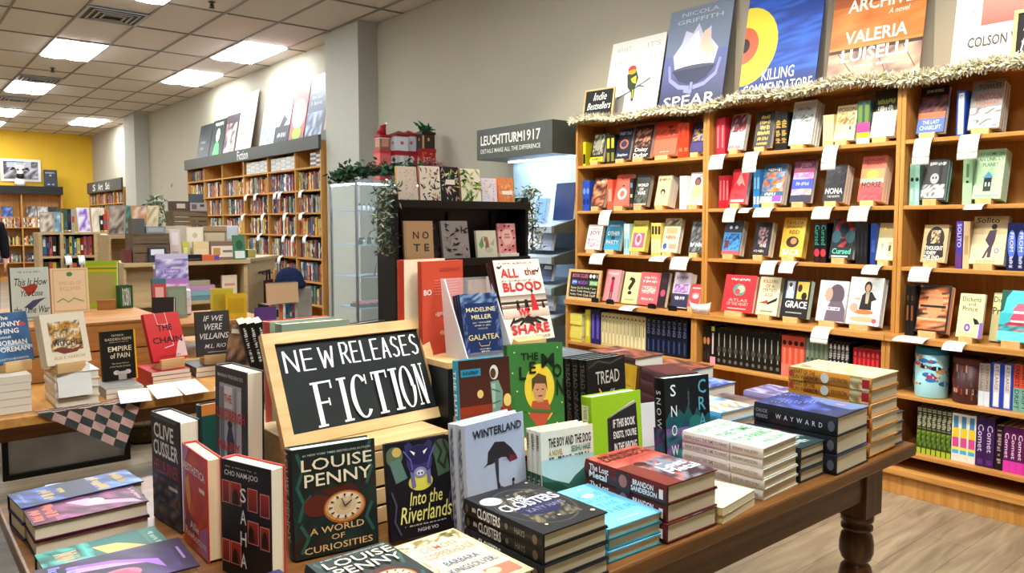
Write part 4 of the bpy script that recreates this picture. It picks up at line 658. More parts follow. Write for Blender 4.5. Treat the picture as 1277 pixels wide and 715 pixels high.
poster('dark blue poster of a flaming bowl with large white title, above the left bookcase', .535, .76, 3.635, PZ, 11, '3c4468',
       [('R', 0, .55, 1, 1, '8a98ac', '6f7f9c'), ('R', 0, 0, 1, .55, '6670a8', '20243c'), ('T', 'NICOLA', .2, .92, .78, .96, 'c8d0d8'), ('T', 'GRIFFITH', .14, .85, .86, .89, 'c8d0d8'),
        ('P', [(.2, .4), (.14, .55), (.26, .66), (.3, .78), (.42, .74), (.5, .83), (.58, .72), (.7, .78), (.72, .66), (.85, .56), (.8, .4)], 'c8cce8'), ('P', [(.26, .4), (.24, .52), (.34, .62), (.4, .7), (.5, .76), (.56, .64), (.66, .66), (.72, .52), (.74, .4)], 'f6f2f2'), ('P', [(.54, .6), (.6, .74), (.68, .76), (.72, .64), (.8, .54), (.68, .5)], 'f0c4b4'), ('E', .5, .4, .34, .035, '4c5264'), ('P', [(.16, .4), (.84, .4), (.72, .3), (.58, .26), (.42, .26), (.28, .3)], '343a58'),
        ('S', [[(.1, .45), (.14, .32), (.3, .24), (.46, .22)], [(.9, .45), (.86, .32), (.7, .24), (.54, .22)], [(.5, .26), (.5, .18), (.4, .2)]], .02, '8a90c8'), ('T', 'SPEAR', .08, .045, .9, .155, 'eef0f4')])
poster('blue poster with a large yellow and red disc and white title, above the middle bookcase', .53, .82, 2.97, PZ, 10, '1e4cb0',
       [('N', 0, 0, 1, 1, ['1c48a8', '2458c4', '18409a', '2c62cc'], 5, 5, 40), ('R', 0, 0, 1, .2, '1a3c90', '16224c'), ('E', .02, .46, .44, .32, 'f0d83a'), ('E', .0, .47, .2, .15, 'e2623c'), ('E', .0, .47, .08, .06, '2a1418'), ('T', 'MURAKAMI', .22, .83, .95, .9, 'f4f6fa'), ('T', 'KILLING', .3, .16, .72, .25, 'f4f6fa'), ('T', 'COMMENDATORE', .06, .05, .96, .14, 'f4f6fa')])
poster('orange brown desert poster with large white lettering, above the middle bookcase', .53, .8, 2.37, PZ, 10, 'b4652c',
       [('R', 0, .6, 1, 1, '7a3a18', 'a8582a'), ('R', 0, .3, 1, .62, 'c87434', 'd08a44'), ('N', 0, .32, 1, .62, ['c87434', 'd48c48', 'b8642c', 'cc7c3c'], 7, 5, 6), ('R', 0, .275, 1, .3, '3c2418'), ('N', 0, 0, 1, .275, ['a88878', 'c8a890', '8c7068', 'd0b49c', '6c5a58'], 9, 9, 6), ('S', [[(.1, .28), (.3, .1), (.4, 0)], [(.5, .28), (.62, .14), (.7, 0)], [(.8, .28), (.95, .1)]], .004, '5a4840'), ('B', 'LOST CHILDREN', .1, .71, .92, .78, 'f2ece4'), ('B', 'ARCHIVE', .17, .57, .87, .665, 'f2ece4'), ('I', 'A novel', .62, .51, .84, .55, 'f2ece4'), ('B', 'VALERIA', .17, .335, .84, .43, 'f2ece4'), ('B', 'LUISELLI', .15, .2, .86, .295, 'f2ece4'), ('L', .25, .15, .82, .17, 'f2ece4')])
poster('cream poster with a pink and yellow sunburst square, above the right bookcase', .53, .8, 1.685, PZ, 10, 'f2ece0',
       [('R', .24, .3, 1, 1, 'f2e0c8', 'd85c58'), ('E', .75, .72, .34, .24, 'f0d0b4'), ('E', .75, .72, .24, .17, 'f6ecc8'), ('E', .75, .72, .15, .11, 'fffdf0'), ('B', 'COLSON WHITEHEAD', .14, .16, 1.0, .23, '3c3a38'), ('T', 'a novel', .13, .36, .18, .46, 'a8a49c')])
board('chalkboard', 'small black sign lettered Indie Bestsellers at the left corner above the left bookcase', .285, .25, (4.235, 4.262, 2.2015), lean_rot(-PI / 2 + .1, math.radians(10)),
      [('I', 'Indie', .3, .64, .74, .88, 'f2f2ee'), ('I', 'Bestsellers', .12, .36, .9, .58, 'f2f2ee')], fw=.012, th=.012)
board('chalkboard', 'pine framed black sign with white lettering at the right edge above the right bookcase', .3, .25, (4.235, 1.36, 2.2015), lean_rot(-PI / 2, math.radians(8)),
      [('I', 'Staff', .14, .56, .8, .86, 'f2f2ee'), ('I', 'favorites', .12, .18, .9, .5, 'f2f2ee')], fw=.018, th=.014)
m = M(); r = random.Random(11)
for k in range(10000):
    f = r.random(); y = 4.3 - f * 3.66
    sag = .012 * math.sin(f * 34) + .012 * math.sin(f * 13 + 1)
    c = Vector((4.155, y, 2.192 + sag)); a = r.uniform(0, 2 * PI); d = Vector((math.cos(a), r.uniform(-.9, .9), math.sin(a))).normalized()
    ln = r.uniform(.024, .052); p = c + d * .012; q = c + d * ln; s = d.orthogonal().normalized() * r.uniform(.0035, .0075)
    m.face([p - s, p + s, q + s * .8, q - s * .8], r.choice(['f4f0da', 'e0d8b0', 'fbfaf2', 'e8e2c4', 'c8bc84', 'fffef8', 'ece6c8', 'dce0cc']))
m.tube([(4.165, 4.3 - 3.66 * k / 60, 2.187 + .012 * math.sin(k / 60 * 34) + .012 * math.sin(k / 60 * 13 + 1)) for k in range(61)], .008, 5, '8a8468')
tag(m.build('tinsel_garland', FOIL), 'pale gold and silver tinsel garland along the top edge of the oak bookcases', 'garland')
# ------------------------------------------------------------------ the big table
TZ = .76
e = empty('display_table', 'long dark stained wooden table with turned legs, covered in stacked books', 'table', (0, 0, 0))
m = M(); m.box(.2, .985, .722, 2.42, 2.16, TZ); m.build('tabletop', WALNUT, e, bevel=.006)
for nm, a in (('apron', (.34, 1.06, .60, 2.28, 1.085, .722)), ('apron', (.34, 2.06, .60, 2.28, 2.085, .722)), ('apron', (.30, 1.14, .60, .325, 2.0, .722)), ('apron', (2.30, 1.14, .60, 2.325, 2.0, .722))):
    m = M(); m.box(*a); m.build(nm, WALNUT, e, bevel=.003)
for x, y in ((2.29, 1.10), (.32, 1.10), (2.29, 2.05), (.32, 2.05)):
    m = M(); m.box(-.05, -.05, .545, .05, .05, .722)
    m.lathe([(.028, 0), (.034, .01), (.03, .03), (.026, .06), (.034, .12), (.044, .22), (.05, .32), (.05, .345), (.044, .375), (.034, .388), (.03, .392), (.042, .402), (.05, .425), (.05, .452), (.044, .478), (.03, .488), (.03, .492), (.046, .496), (.046, .506), (.034, .51), (.034, .518), (.048, .524), (.048, .545)], n=24)
    o = m.build('leg', WALNUTV, e, smooth=False, bevel=.0); o.location = (x, y, 0)
    for p in o.data.polygons: p.use_smooth = len(p.vertices) == 4 and p.index > 5
# risers standing on the table
def crate(name, label, x0, y0, x1, y1, z0, z1, mat=PINE, slats=4, cat='crate'):
    e = empty(name, label, cat, (x0, y0, z0)); w, d, h = x1 - x0, y1 - y0, z1 - z0; t = .012
    m = M(); m.box(0, 0, h - t, w, d, h); m.build('top_board', mat, e, bevel=.0015)
    n = slats; g = (h - t) / n
    for k in range(n):
        for a in ((t, 0, w - t, t), (t, d - t, w - t, d)):
            m = M(); m.box(a[0], a[1], k * g + .003, a[2], a[3], (k + 1) * g - .003); m.build('slat', mat, e, bevel=.0015)
    for x in (0, w - t):
        m = M(); m.box(x, 0, 0, x + t, d, h - t); m.build('end_panel', mat, e, bevel=.0015)
    return e
crate('wooden_crate', 'pine slatted crate carrying the New Releases chalkboard', .70, 1.475, 1.03, 1.82, TZ, .94)
def riser(label, x0, y0, x1, y1, z0, z1, mat=PINE, dark=False):
    e = empty('display_riser', label, 'riser', (x0, y0, z0)); w, d, h = x1 - x0, y1 - y0, z1 - z0
    m = M(); m.box(0, 0, h - .016, w, d, h); m.build('top_board', mat, e, bevel=.0015)
    for x in (0, w - .016):
        m = M(); m.box(x, .0, 0, x + .016, d, h - .016); m.build('side_panel', BLACKM if dark else PINEV, e, bevel=.0015)  # dark: sides made black to stand in for shade in the open interior
    return e
riser('low pine riser under the green faced and astronaut covers', 1.04, 1.395, 1.44, 1.55, TZ, .879)
riser('tall open pine riser behind them carrying the navy and blood red titles', 1.085, 1.555, 1.405, 1.86, TZ, 1.083, dark=True)
riser('low pine riser behind the chalkboard carrying the sage green books', .745, 1.84, 1.30, 2.12, TZ, .898)
riser('small pine riser under the hooded window book at the left', .595, 1.60, .665, 1.86, TZ, .858)
# the New Releases board
NR = []
GL = {'N': [[(0, 0), (0, 1), (.85, 0), (.85, 1)]], 'E': [[(.75, 1), (0, 1), (0, 0), (.8, 0)], [(0, .52), (.65, .52)]], 'W': [[(0, 1), (.22, 0), (.5, .8), (.78, 0), (1, 1)]],
      'R': [[(0, 0), (0, 1), (.55, 1), (.78, .85), (.72, .62), (.5, .5), (0, .48)], [(.35, .48), (.85, 0)]], 'L': [[(0, 1), (0, 0), (.75, 0)]], 'A': [[(0, 0), (.42, 1), (.85, 0)], [(.15, .33), (.7, .33)]],
      'S': [[(.78, .86), (.6, .98), (.3, 1), (.08, .85), (.1, .65), (.4, .53), (.7, .42), (.8, .2), (.65, .04), (.35, 0), (.05, .12)]]}
def strokes(word, u0, v0, u1, v1, gap=.3):
    n = len(word); wl = (u1 - u0) / (n + (n - 1) * gap); out = []
    for i, ch in enumerate(word):
        x = u0 + i * wl * (1 + gap)
        out += [[(x + p[0] * wl, v0 + p[1] * (v1 - v0)) for p in pl] for pl in GL[ch]]
    return out
NR.append(('S', strokes('NEW', .10, .64, .375, .83, .28) + strokes('RELEASES', .425, .655, .925, .85, .26), .0065, 'f4f6f4'))
def ring(cu, cv, ru, rv, tu, tv, a0=0, a1=2 * PI, n=36):
    out = []
    for k in range(n):
        a, b = a0 + (a1 - a0) * k / n, a0 + (a1 - a0) * (k + 1) / n
        q = lambda ang, f: (cu + (ru - f * tu) * math.cos(ang), cv + (rv - f * tv) * math.sin(ang))
        out.append(('P', [q(a, 0), q(b, 0), q(b, 1), q(a, 1)], 'f4f6f4'))
    return out
def rc(u0, v0, u1, v1): return ('P', [(u0, v0), (u1, v0), (u1, v1), (u0, v1)], 'f4f6f4')
b0, b1 = .13, .53
def serif_I(x): return [rc(x, b0, x + .032, b1), rc(x - .018, b0, x + .05, b0 + .018), rc(x - .018, b1 - .018, x + .05, b1)]
FI = serif_I(.19) + [rc(.222, b1 - .018, .315, b1), rc(.303, b1 - .075, .315, b1), rc(.222, .33, .285, .348), rc(.275, .305, .285, .373)]
FI += serif_I(.372)
FI += ring(.505, .33, .072, .205, .032, .016, .75, 2 * PI - .75) + [rc(.548, .43, .558, .52)]
FI += serif_I(.628) + []
FI = [f for f in FI]
FI2 = [rc(.60, b1 - .02, .715, b1), rc(.60, b1 - .075, .609, b1), rc(.706, b1 - .075, .715, b1)]
FI += FI2
FI += serif_I(.752)
FI += ring(.855, .33, .058, .205, .026, .014)
FI += [rc(.928, b0, .936, b1), rc(.982, b0, .99, b1), ('P', [(.924, b1), (.95, b1), (.994, b0), (.968, b0)], 'f4f6f4'), rc(.916, b0, .948, b0 + .014), rc(.972, b1 - .014, 1.0, b1), rc(.916, b1 - .014, .94, b1)]
def squeeze(a): return ('P', [(.205 + (u - .17) * .825, v + (u - .5) * .03) for u, v in a[1]], a[2])
NR += [squeeze(f) for f in FI]
board('chalkboard', 'large pine framed chalkboard lettered NEW RELEASES FICTION leaning on the crate', .445, .262, (.668, 1.572, .942), lean_rot(math.radians(2.3), math.radians(25)), NR, fw=.026, th=.018)
m = M(); m.box(0, 0, 0, .05, .012, .17); o = m.build('easel_strut', PINEV); tag(o, 'pine strut propping up the back of the large chalkboard', 'strut'); o.location = (.86, 1.80, .942); o.rotation_euler = (math.radians(18), 0, 0)

# ---- flat stacks along the front edge
def spT(*a): return list(a)
stack('book', 'red and brown hardcover with a mountain town scene and white title', 1.246, .996, .886, .17, .24, .0408, 3, -.4, '7a2c24',
      [('N', 0, .45, 1, 1, ['c4564a', 'd8705c', 'b04840', 'a03a34'], 3, 6, 6), ('N', .3, .0, 1, .6, ['4a2c2c', '8a8c98', '6a5054', '38242a', 'b06a5c', '303040'], 8, 8, 9), ('P', [(.4, .25), (.5, .6), (.62, .42), (.72, .62), (.9, .3)], '7c8494'), ('E', .38, .55, .1, .06, '3c2420'), ('R', 0, 0, .28, .6, '7a342c'), ('B', 'BRANDON', .12, .86, .92, .94, '4a1814'), ('B', 'SANDERSON', .08, .77, .96, .85, '4a1814'), ('B', 'Lost', .42, .3, .92, .41, 'f6f4f2'), ('B', 'Metal', .4, .17, .98, .29, 'f6f4f2'), ('T', 'the', .5, .42, .62, .46, 'f6f4f2')],
      '5c1f1c', [('R', 0, .42, 1, .58, '3a1c1a'), ('E', .5, .5, .35, .05, 'a8685a'), ('B', 'The Lost', .52, .68, .88, .93, 'f4f0ec'), ('B', 'Metal', .12, .7, .5, .93, 'f4f0ec'), ('B', 'BRANDON', .52, .14, .82, .38, 'f4f0ec'), ('B', 'SANDERSON', .2, .1, .48, .4, 'f4f0ec'), ('R', .25, .03, .75, .075, 'f4f0ec')], short='red brown hardcover with white spine lettering')
stack('book', 'sky blue hardcover with darker blue lettering lying in front of the red brown stack', 1.085, 1.012, .83, .157, .22, .0226, 3, -1.5, '7cc8e6',
      [('T', 'OLIVIE BLAKE', .12, .88, .88, .95, 'a8def0'), ('T', 'ALONE', .2, .68, .85, .77, '4a9cc4'), ('T', 'WITH YOU', .12, .54, .9, .63, '4a9cc4'), ('T', 'IN THE', .2, .4, .8, .49, '4a9cc4'), ('T', 'ETHER', .15, .25, .9, .35, '4a9cc4'), ('R', .3, .08, .7, .11, 'a8e0f0'), ('E', .62, .72, .1, .05, 'f0f8fa')], '2a8ca0', short='sky blue hardcover with a teal spine')
stack('book', 'black hardcover with gold ornament and white title, badge in the corner', .893, .988, .879, .166, .234, .0292, 4, .6, '26272a',
      [('E', .5, .5, .46, .42, '4c4a46'), ('E', .5, .5, .44, .4, '26272a'), ('N', .18, .16, .82, .82, ['26272a', '26272a', '6a6252', '26272a', '8a7c5c'], 4, 14, 16), ('E', .5, .45, .3, .16, '24244c'), ('B', 'THE', .36, .66, .56, .74, 'f2f2f4'), ('B', 'CLOISTERS', .08, .5, .94, .65, 'f4f4f6'), ('T', 'KATY HAYS', .3, .38, .86, .45, '8a86a0'), ('E', .16, .78, .14, .09, 'd8d4ee'), ('E', .16, .78, .11, .07, 'f4f0fa'), ('E', .92, .94, .02, .014, 'f0d8b0'), ('E', .9, .1, .03, .02, 'f0d8b0'), ('E', .2, .12, .02, .014, 'f0d8b0'), ('E', .5, .2, .02, .014, 'f0b88a')],
      '1c1c1e', [('B', 'CLOISTERS', .16, .5, .86, .8, 'f0f0f0'), ('L', .4, .82, .7, .87, 'f0f0f0'), ('T', 'HAYS', .3, .2, .7, .32, '8a8478'), ('E', .5, .08, .3, .03, '7a5a44'), ('E', .5, .42, .2, .02, '6a6458'), ('E', .5, .94, .3, .02, '5a554c')], short='black hardcover with tall white spine lettering')
stack('book', 'cream hardcover with an ornate gold border and red and blue lettering', .715, .975, .83, .145, .235, .034, 2, 1.0, 'e6d6a6',
      [('R', .02, .02, .98, .98, 'b89a58'), ('R', .04, .03, .96, .97, 'e8dab0'), ('N', .04, .86, .96, .97, ['f2e6bc', '8a7a48', 'f2e6bc', 'b8a468', '4a4a34'], 5, 14, 3), ('N', .86, .1, .96, .9, ['f2e6bc', 'a08c54', 'f2e6bc', 'f2e6bc'], 6, 2, 16), ('N', .04, .1, .12, .9, ['f2e6bc', 'a08c54', 'f2e6bc', 'f2e6bc'], 7, 2, 16), ('T', 'DEMON', .24, .73, .76, .82, 'e89a8a'), ('T', 'COPPERHEAD', .16, .6, .86, .69, 'e89a8a'), ('T', 'BARBARA', .25, .43, .75, .51, '5a6490'), ('T', 'KINGSOLVER', .18, .3, .85, .38, '5a6490'), ('R', .5, .06, .92, .22, 'e8785c'), ('E', .6, .16, .1, .05, 'f0c0a0')], 'e0d0a0', short='cream hardcover with a gold edge')
PEN = [('N', 0, 0, 1, .95, ['16201e', '1e3430', '122624', '2c2018', '182c2a'], 12, 7, 9), ('S', [[(.06, .95), (.12, .8), (.05, .65), (.12, .5), (.06, .35)], [(.94, .98), (.86, .86), (.95, .74), (.88, .6)], [(.93, .4), (.86, .28), (.94, .15)], [(.08, .3), (.16, .18), (.08, .06)]], .018, '2c5a50'), ('S', [[(.12, .8), (.2, .74)], [(.12, .5), (.2, .56)], [(.86, .86), (.78, .9)], [(.16, .18), (.24, .26)]], .014, '2a4e48'),
       ('E', .28, .46, .17, .1, '5c221a'), ('P', [(.3, .6), (.7, .62), (.86, .45), (.6, .42)], '4a1c14'), ('E', .6, .41, .255, .15, 'a8602c'), ('E', .6, .415, .235, .135, 'd89a58'), ('E', .6, .42, .205, .118, 'ead8b4'), ('E', .6, .42, .14, .08, 'd8c094'), ('E', .6, .42, .07, .042, 'c8a878')]
for k in range(12):
    a = k * PI / 6; PEN.append(('P', [(.6 + .15 * math.cos(a - .05), .42 + .088 * math.sin(a - .05)), (.6 + .15 * math.cos(a + .05), .42 + .088 * math.sin(a + .05)), (.6 + .195 * math.cos(a + .07), .42 + .112 * math.sin(a + .07)), (.6 + .195 * math.cos(a - .07), .42 + .112 * math.sin(a - .07))], '30241c'))
PEN += [('S', [[(.6, .42), (.68, .46)], [(.6, .42), (.56, .49)]], .006, '1c2c5c'), ('T', '#1 NEW YORK TIMES BESTSELLING AUTHOR', .12, .925, .94, .945, 'c8c8bc'), ('T', 'LOUISE', .1, .79, .95, .9, 'f2e6c4'), ('T', 'PENNY', .13, .645, .94, .76, 'f2e6c4'), ('T', 'A WORLD', .17, .205, .82, .265, 'e0b878'), ('T', 'OF', .42, .13, .58, .18, 'e0b878'), ('T', 'CURIOSITIES', .1, .04, .92, .1, 'e0b878')]
stack('book', 'dark green pocket watch hardcover lying flat at the bottom edge of the photo', .535, .952, .857, .15, .238, .046, 2, -.8, '182422', PEN, '16201e', [('T', 'LOUISE PENNY', .3, .3, .7, .95, 'c8d0c8')], short='dark green pocket watch hardcover lying flat')
stack('book', 'navy book with pale letters just showing at the bottom edge of the photo', .405, 1.03, .84, .12, .2, .038, 2, 4, '2c2c58', [('L', .15, .8, .85, .9, 'e8e4ec'), ('R', .1, .3, .9, .34, '6a6a9a')], short='navy book at the bottom edge of the photo')
stack('book', 'white hardcover with green brush lettering, orderly spines', 1.625, 1.012, .888, .175, .228, .0252, 5, 4, 'd8d8ce',
      [('B', 'NOW', .06, .78, .46, .92, '4aa468'), ('B', 'IS NOT', .5, .74, .95, .86, '62b47c'), ('B', 'THE TIME', .1, .5, .9, .64, '50a86e'), ('B', 'TO PANIC', .08, .26, .92, .42, '5cb078'), ('B', 'WILSON', .3, .08, .9, .18, '7cc094')],
      'd8cfc4', [('T', 'NOW IS NOT THE TIME TO PANIC', .32, .42, .68, .96, '6a645c'), ('R', .1, .385, .9, .392, '4a4640'), ('T', 'KEVIN WILSON', .34, .06, .66, .35, '6a645c')], short='white hardcover with a grey lettered spine')
stack('book', 'cream and purple paperback lying low between the red brown and white stacks', 1.425, .985, .798, .16, .25, .0185, 2, 8, 'ecd6a8',
      [('R', 0, .55, 1, 1, 'd88ad0'), ('N', 0, .5, 1, 1, ['d88ad0', 'b060c8', 'f0c8e0', 'e0a0d8', 'c070c0'], 9, 8, 8), ('L', .3, .44, .95, .56, 'a850b8'), ('R', 0, 0, 1, .3, 'f0deb4')], 'e8c888', hard=False, short='cream paperback with a purple cover')
stack('book', 'dark teal hardcover with a floral red detail between the white and navy stacks', 1.81, 1.02, .852, .125, .23, .0298, 3, 1, '2c3c40',
      [('L', .1, .24, .92, .36, 'b8c8c0'), ('L', .1, .1, .7, .2, 'b8c8c0'), ('E', .5, .62, .34, .14, 'a83a48'), ('N', .1, .45, .9, .8, ['a83a48', '3a6a5c', '2c3c40', 'd88a84'], 13, 6, 6)], '22282a', short='dark teal hardcover')
stack('book', 'thick navy hardcover with a starry night cover and white spaced spine letters', 1.938, .99, .918, .188, .243, .0518, 3, 2.2, '2c3660',
      [('R', 0, .1, 1, 1, '2c3a6c', '5068a8'), ('N', .0, .0, .9, .9, ['2c3a6c', '3c50a0', '28345c', '5a6ec0', '303c70'], 15, 6, 8), ('P', [(.55, 0), (.62, .35), (.8, .6), (1, .7), (1, 0)], '7486ac'), ('P', [(0, 0), (.05, .28), (.3, .2), (.6, .05), (.8, 0)], '3a4464'), ('R', .74, .2, .8, .3, 'd8a0a0')] + [('E', .12 + .76 * ((k * 37) % 100) / 100, .45 + .5 * ((k * 61) % 100) / 100, .012, .009, 'e8ecf8') for k in range(26)],
      '1c1e26', [('T', 'W  A  Y  W  A  R  D', .32, .16, .58, .72, 'e4e8f0'), ('T', 'CHUCK', .52, .82, .72, .97, 'a8acb8'), ('T', 'WENDIG', .22, .82, .42, .97, 'a8acb8'), ('E', .5, .06, .28, .04, '5a6070')], short='thick navy hardcover with white spaced spine letters')
stack('book', 'peach and orange hardcover on the tallest stack at the table corner', 2.158, 1.006, .99, .178, .252, .0372, 6, 1.2, 'f0d4a8',
      [('N', 0, 0, 1, 1, ['f0d4a8', 'f4dcb4', 'ecc898', 'f2d8ac', 'e8bc88'], 17, 6, 8), ('P', [(.1, .9), (.35, .96), (.3, .8), (.12, .78)], 'd88a68'), ('E', .12, .55, .04, .03, 'b85a3c'), ('S', [[(.2, .3), (.4, .45), (.7, .4), (.9, .6)]], .01, 'd8a060')],
      'c88428', [('R', 0, .02, 1, .12, 'e8d4a0'), ('R', .15, .02, .85, .11, 'a8242c'), ('N', 0, .1, 1, .24, ['e8d8a0', 'c05040', '8a9a58', 'e8c878'], 19, 4, 3), ('R', 0, .8, 1, 1, 'd89a38'), ('T', 'HEART OF THE', .54, .66, .9, .95, '5a3410'), ('T', 'SUN WARRIOR', .1, .62, .46, .95, '5a3410'), ('T', 'SUE LYNN TAN', .32, .27, .68, .46, '6a4014'), ('E', .5, .54, .4, .05, 'd8d8c8'), ('E', .5, .96, .3, .03, 'b83a34')], short='orange spined hardcover with cream pages')
stack('book', 'small dark grey hardcover on the short stack at the far right table corner', 2.315, 1.02, .857, .09, .2, .0316, 3, 0, '3a3c3e', [('L', .1, .3, .9, .5, 'd8d8d4'), ('R', .1, .7, .9, .75, '8a8c90')], '2c3c58', short='small dark hardcover with a blue edge')
# ---- left end: flat books whose spines point away
def stackL(desc, x, y, z, w, l, t, n, yaw, cover, front, spine, pages='eadcc0', short=None, seed=1):
    return stack('book', desc, x, y, z, w, l, t, n, yaw - 90, cover, front, spine, (), pages, True, .003, seed, short)
stackL('dark blue hardcover with gold lettering at the far left table corner', .205, 1.985, .833, .118, .245, .0348, 2, 5.5, '2c3a68',
       [('N', 0, 0, 1, .35, ['3c56a0', '2c3a68', '5a78c0', '28304c'], 21, 6, 5), ('N', 0, .62, 1, 1, ['3c4c80', '5a80c0', '2c3a68', '7aa0d8'], 22, 6, 5), ('R', 0, .36, 1, .6, '34384a'), ('L', .22, .2, .9, .3, 'd0b070'), ('L', .3, .34, .6, .39, 'd0b070'), ('L', .08, .62, .94, .72, 'd0b070'), ('L', .12, .82, .86, .9, 'c8aa6c'), ('L', .2, .05, .75, .08, '8a98c0')], '1e2a50', short='dark blue hardcover with gold lettering')
stackL('dark magenta hardcover with a pale pink sweep at the left table edge', .219, 1.882, .829, .127, .216, .0338, 2, 1.2, '5a2440',
       [('N', .0, .2, 1, 1, ['5a2440', '8a3c68', '3c1830', 'a85084', '4a2038'], 23, 6, 9), ('P', [(.2, .35), (.6, .5), (.75, .75), (.95, .95), (.7, .9), (.45, .65), (.2, .55)], 'e0a0b8'), ('E', .42, .6, .16, .07, 'ecc0cc'), ('L', .1, .14, .8, .24, 'e87a68'), ('L', .3, .02, .9, .11, 'e87a68'), ('L', .15, .93, .8, .97, 'd8a8b8')], '46142c', short='dark magenta hardcover')
stackL('teal patterned hardcover with a gold hand, second from the front at the left table end', .212, 1.675, .80, .14, .213, .036, 1, 1.7, '2c6a60',
       [('N', 0, 0, 1, .42, ['3a9c90', '2c6a60', '1e4a44', '58b8a8'], 25, 9, 8), ('P', [(.25, .42), (.6, .5), (.75, .75), (.9, .78), (.7, .85), (.45, .72), (.3, .62)], 'd8b060'), ('R', 0, .85, 1, 1, '4c7c6c'), ('L', .2, .12, .5, .3, 'e0b888'), ('L', .55, .12, .85, .3, 'e0b888'), ('L', .2, .9, .8, .95, 'a8ccc0')], '1e4a44')
stackL('large dark purple hardcover with a violet swirl, nearest at the left table end', .19, 1.526, .829, .15, .237, .033, 2, -2.8, '2c1c38',
       [('N', 0, .1, 1, .9, ['2c1c38', '3a2450', '241830', '4a3064'], 27, 6, 8), ('P', [(.15, .2), (.25, .5), (.5, .78), (.8, .8), (.55, .7), (.4, .45), (.3, .2)], '9a5cc0'), ('P', [(.25, .25), (.35, .5), (.52, .68), (.45, .5), (.38, .25)], 'c894d8'), ('E', .72, .5, .16, .14, 'd86a84'), ('P', [(.6, .3), (.9, .35), (.8, .62), (.62, .55)], 'b84a6a'), ('L', .08, .06, .9, .16, '8a88d8'), ('L', .2, .19, .7, .27, 'a8a0e0'), ('R', .3, .93, .7, .95, '8a70a0')], '1c1026', short='large dark purple hardcover')
stack('book', 'white and blue paperback lying behind the dark magenta book', .272, 1.952, .792, .145, .19, .015, 2, -8, 'c8d8e8', [('N', 0, .1, 1, .9, ['f0f4f4', '5a8ab8', '3a6a9c', 'e4ecf0', '8ab0d0'], 29, 6, 7)], '4a7aa8', hard=False, short='white and blue paperback')
# ---- upright books, left group
upright('book', 'black thriller hardcover with tall white author lettering, second upright book from the left table end', .468, 1.842, .762, .148, .243, .045, -83, 0, '1a1c24', pages='efe4cc',
        front=[('N', 0, 0, 1, .42, ['1a1c24', '3c4454', '26304a', '5a6070', '8a7a60'], 31, 7, 7), ('N', .1, .2, .9, .42, ['2c3444', '606a80', '1a1c24', '8a5a4a'], 32, 6, 4), ('R', 0, .96, .9, .99, '4a5468'), ('B', 'CLIVE', .1, .78, .8, .92, 'f4f4f4'), ('B', 'CUSSLER', .08, .62, .94, .76, 'f4f4f4'), ('T', 'HELLBURNER', .08, .46, .94, .58, 'b0484a'), ('R', .6, .35, .9, .38, 'd8d0c0')], spine='14161e')
upright('book', 'bright red and purple hardcover with white title, third upright from the left table end', .481, 1.662, .762, .152, .208, .03, -90, 0, 'd23428', pages='f2dcae',
        front=[('N', 0, .0, 1, 1, ['d23428', 'e85a34', 'c02830', 'd84838'], 33, 6, 8), ('P', [(0, 1), (.3, 1), (.14, .85), (.12, .6), (.05, .4), (.1, .2), (0, .1)], 'c88ac4'), ('P', [(.12, .66), (.26, .72), (.34, .5), (.26, .34), (.16, .48)], 'f09a38'), ('P', [(.7, .25), (1, .35), (1, .02), (.6, .04)], 'b868b0'), ('P', [(.05, .2), (.5, .15), (.4, .3), (.2, .35)], '7a3058'), ('B', 'AESTHETICA', .04, .76, .94, .84, 'f8f0f0'), ('R', .7, .64, .92, .68, 'f4e0e0'), ('T', 'Allie', .3, .2, .65, .28, 'f8f0f0'), ('T', 'Rowbottom', .1, .1, .95, .18, 'f8f0f0')], spine='b82820')
SH = [('R', 0, 0, 1, 1, '1c1a20')]
for u, v, wn in ((.02, .62, .16), (.2, .62, .22), (.55, .6, .2), (.8, .58, .19), (.55, .32, .22), (.8, .3, .19), (.02, .1, .16), (.2, .1, .22)):
    SH += [('R', u, v, u + wn, v + .2, 'e8948c'), ('R', u + .012, v + .008, u + wn - .012, v + .192, 'b03428', '6a2420')]
for u, v in ((.31, .62), (.9, .32), (.3, .1), (.63, .34)): SH += [('P', [(u - .06, v + .01), (u - .05, v + .1), (u, v + .15), (u + .05, v + .1), (u + .06, v + .01)], '241416')]
SH += [('T', 'CHO NAM-JOO', .1, .86, .78, .92, 'f0ece8'), ('L', .12, .945, .78, .958, 'a8a4a4')]
for ch, v in (('S', .665), ('A', .475), ('H', .285), ('A', .095)): SH.append(('T', ch, .42, v, .54, v + .125, 'f6f4f2'))
upright('book', 'black hardcover with red windows and spaced white capitals down the cover', .493, 1.466, .762, .136, .219, .036, -71, .5, '1c1a20', front=SH, spine='c8423c', back='c8423c', pages='f0e6c8')
upright('book', 'tall hardcover of a figure in a grey doorway with red letters', .603, 1.822, .862, .150, .236, .042, -83, 1, '3a3c44', pages='e8dcc4',
        front=[('R', 0, 0, 1, 1, '24262c', '484a54'), ('R', .14, .02, .84, .84, 'a8aab4', 'd8d6dc'), ('R', .16, .02, .3, .8, '7c7e8a'), ('R', .62, .1, .68, .82, '8c8e98'), ('R', .74, .1, .82, .8, 'c8c8d0'), ('R', .3, .6, .56, .82, 'e8e2e4'), ('E', .48, .45, .07, .035, '20242c'), ('P', [(.4, .05), (.38, .3), (.44, .42), (.54, .42), (.62, .3), (.6, .05)], '2c3a58'), ('T', 'MARIAH FREDERICKS', .1, .9, .9, .935, 'c4c6cc'), ('B', 'THE', .3, .66, .55, .74, 'd85a50'), ('B', 'LINDBERGH', .08, .49, .96, .59, 'd83c40'), ('B', 'NANNY', .12, .18, .8, .28, 'd83c40')], spine='1e2026')
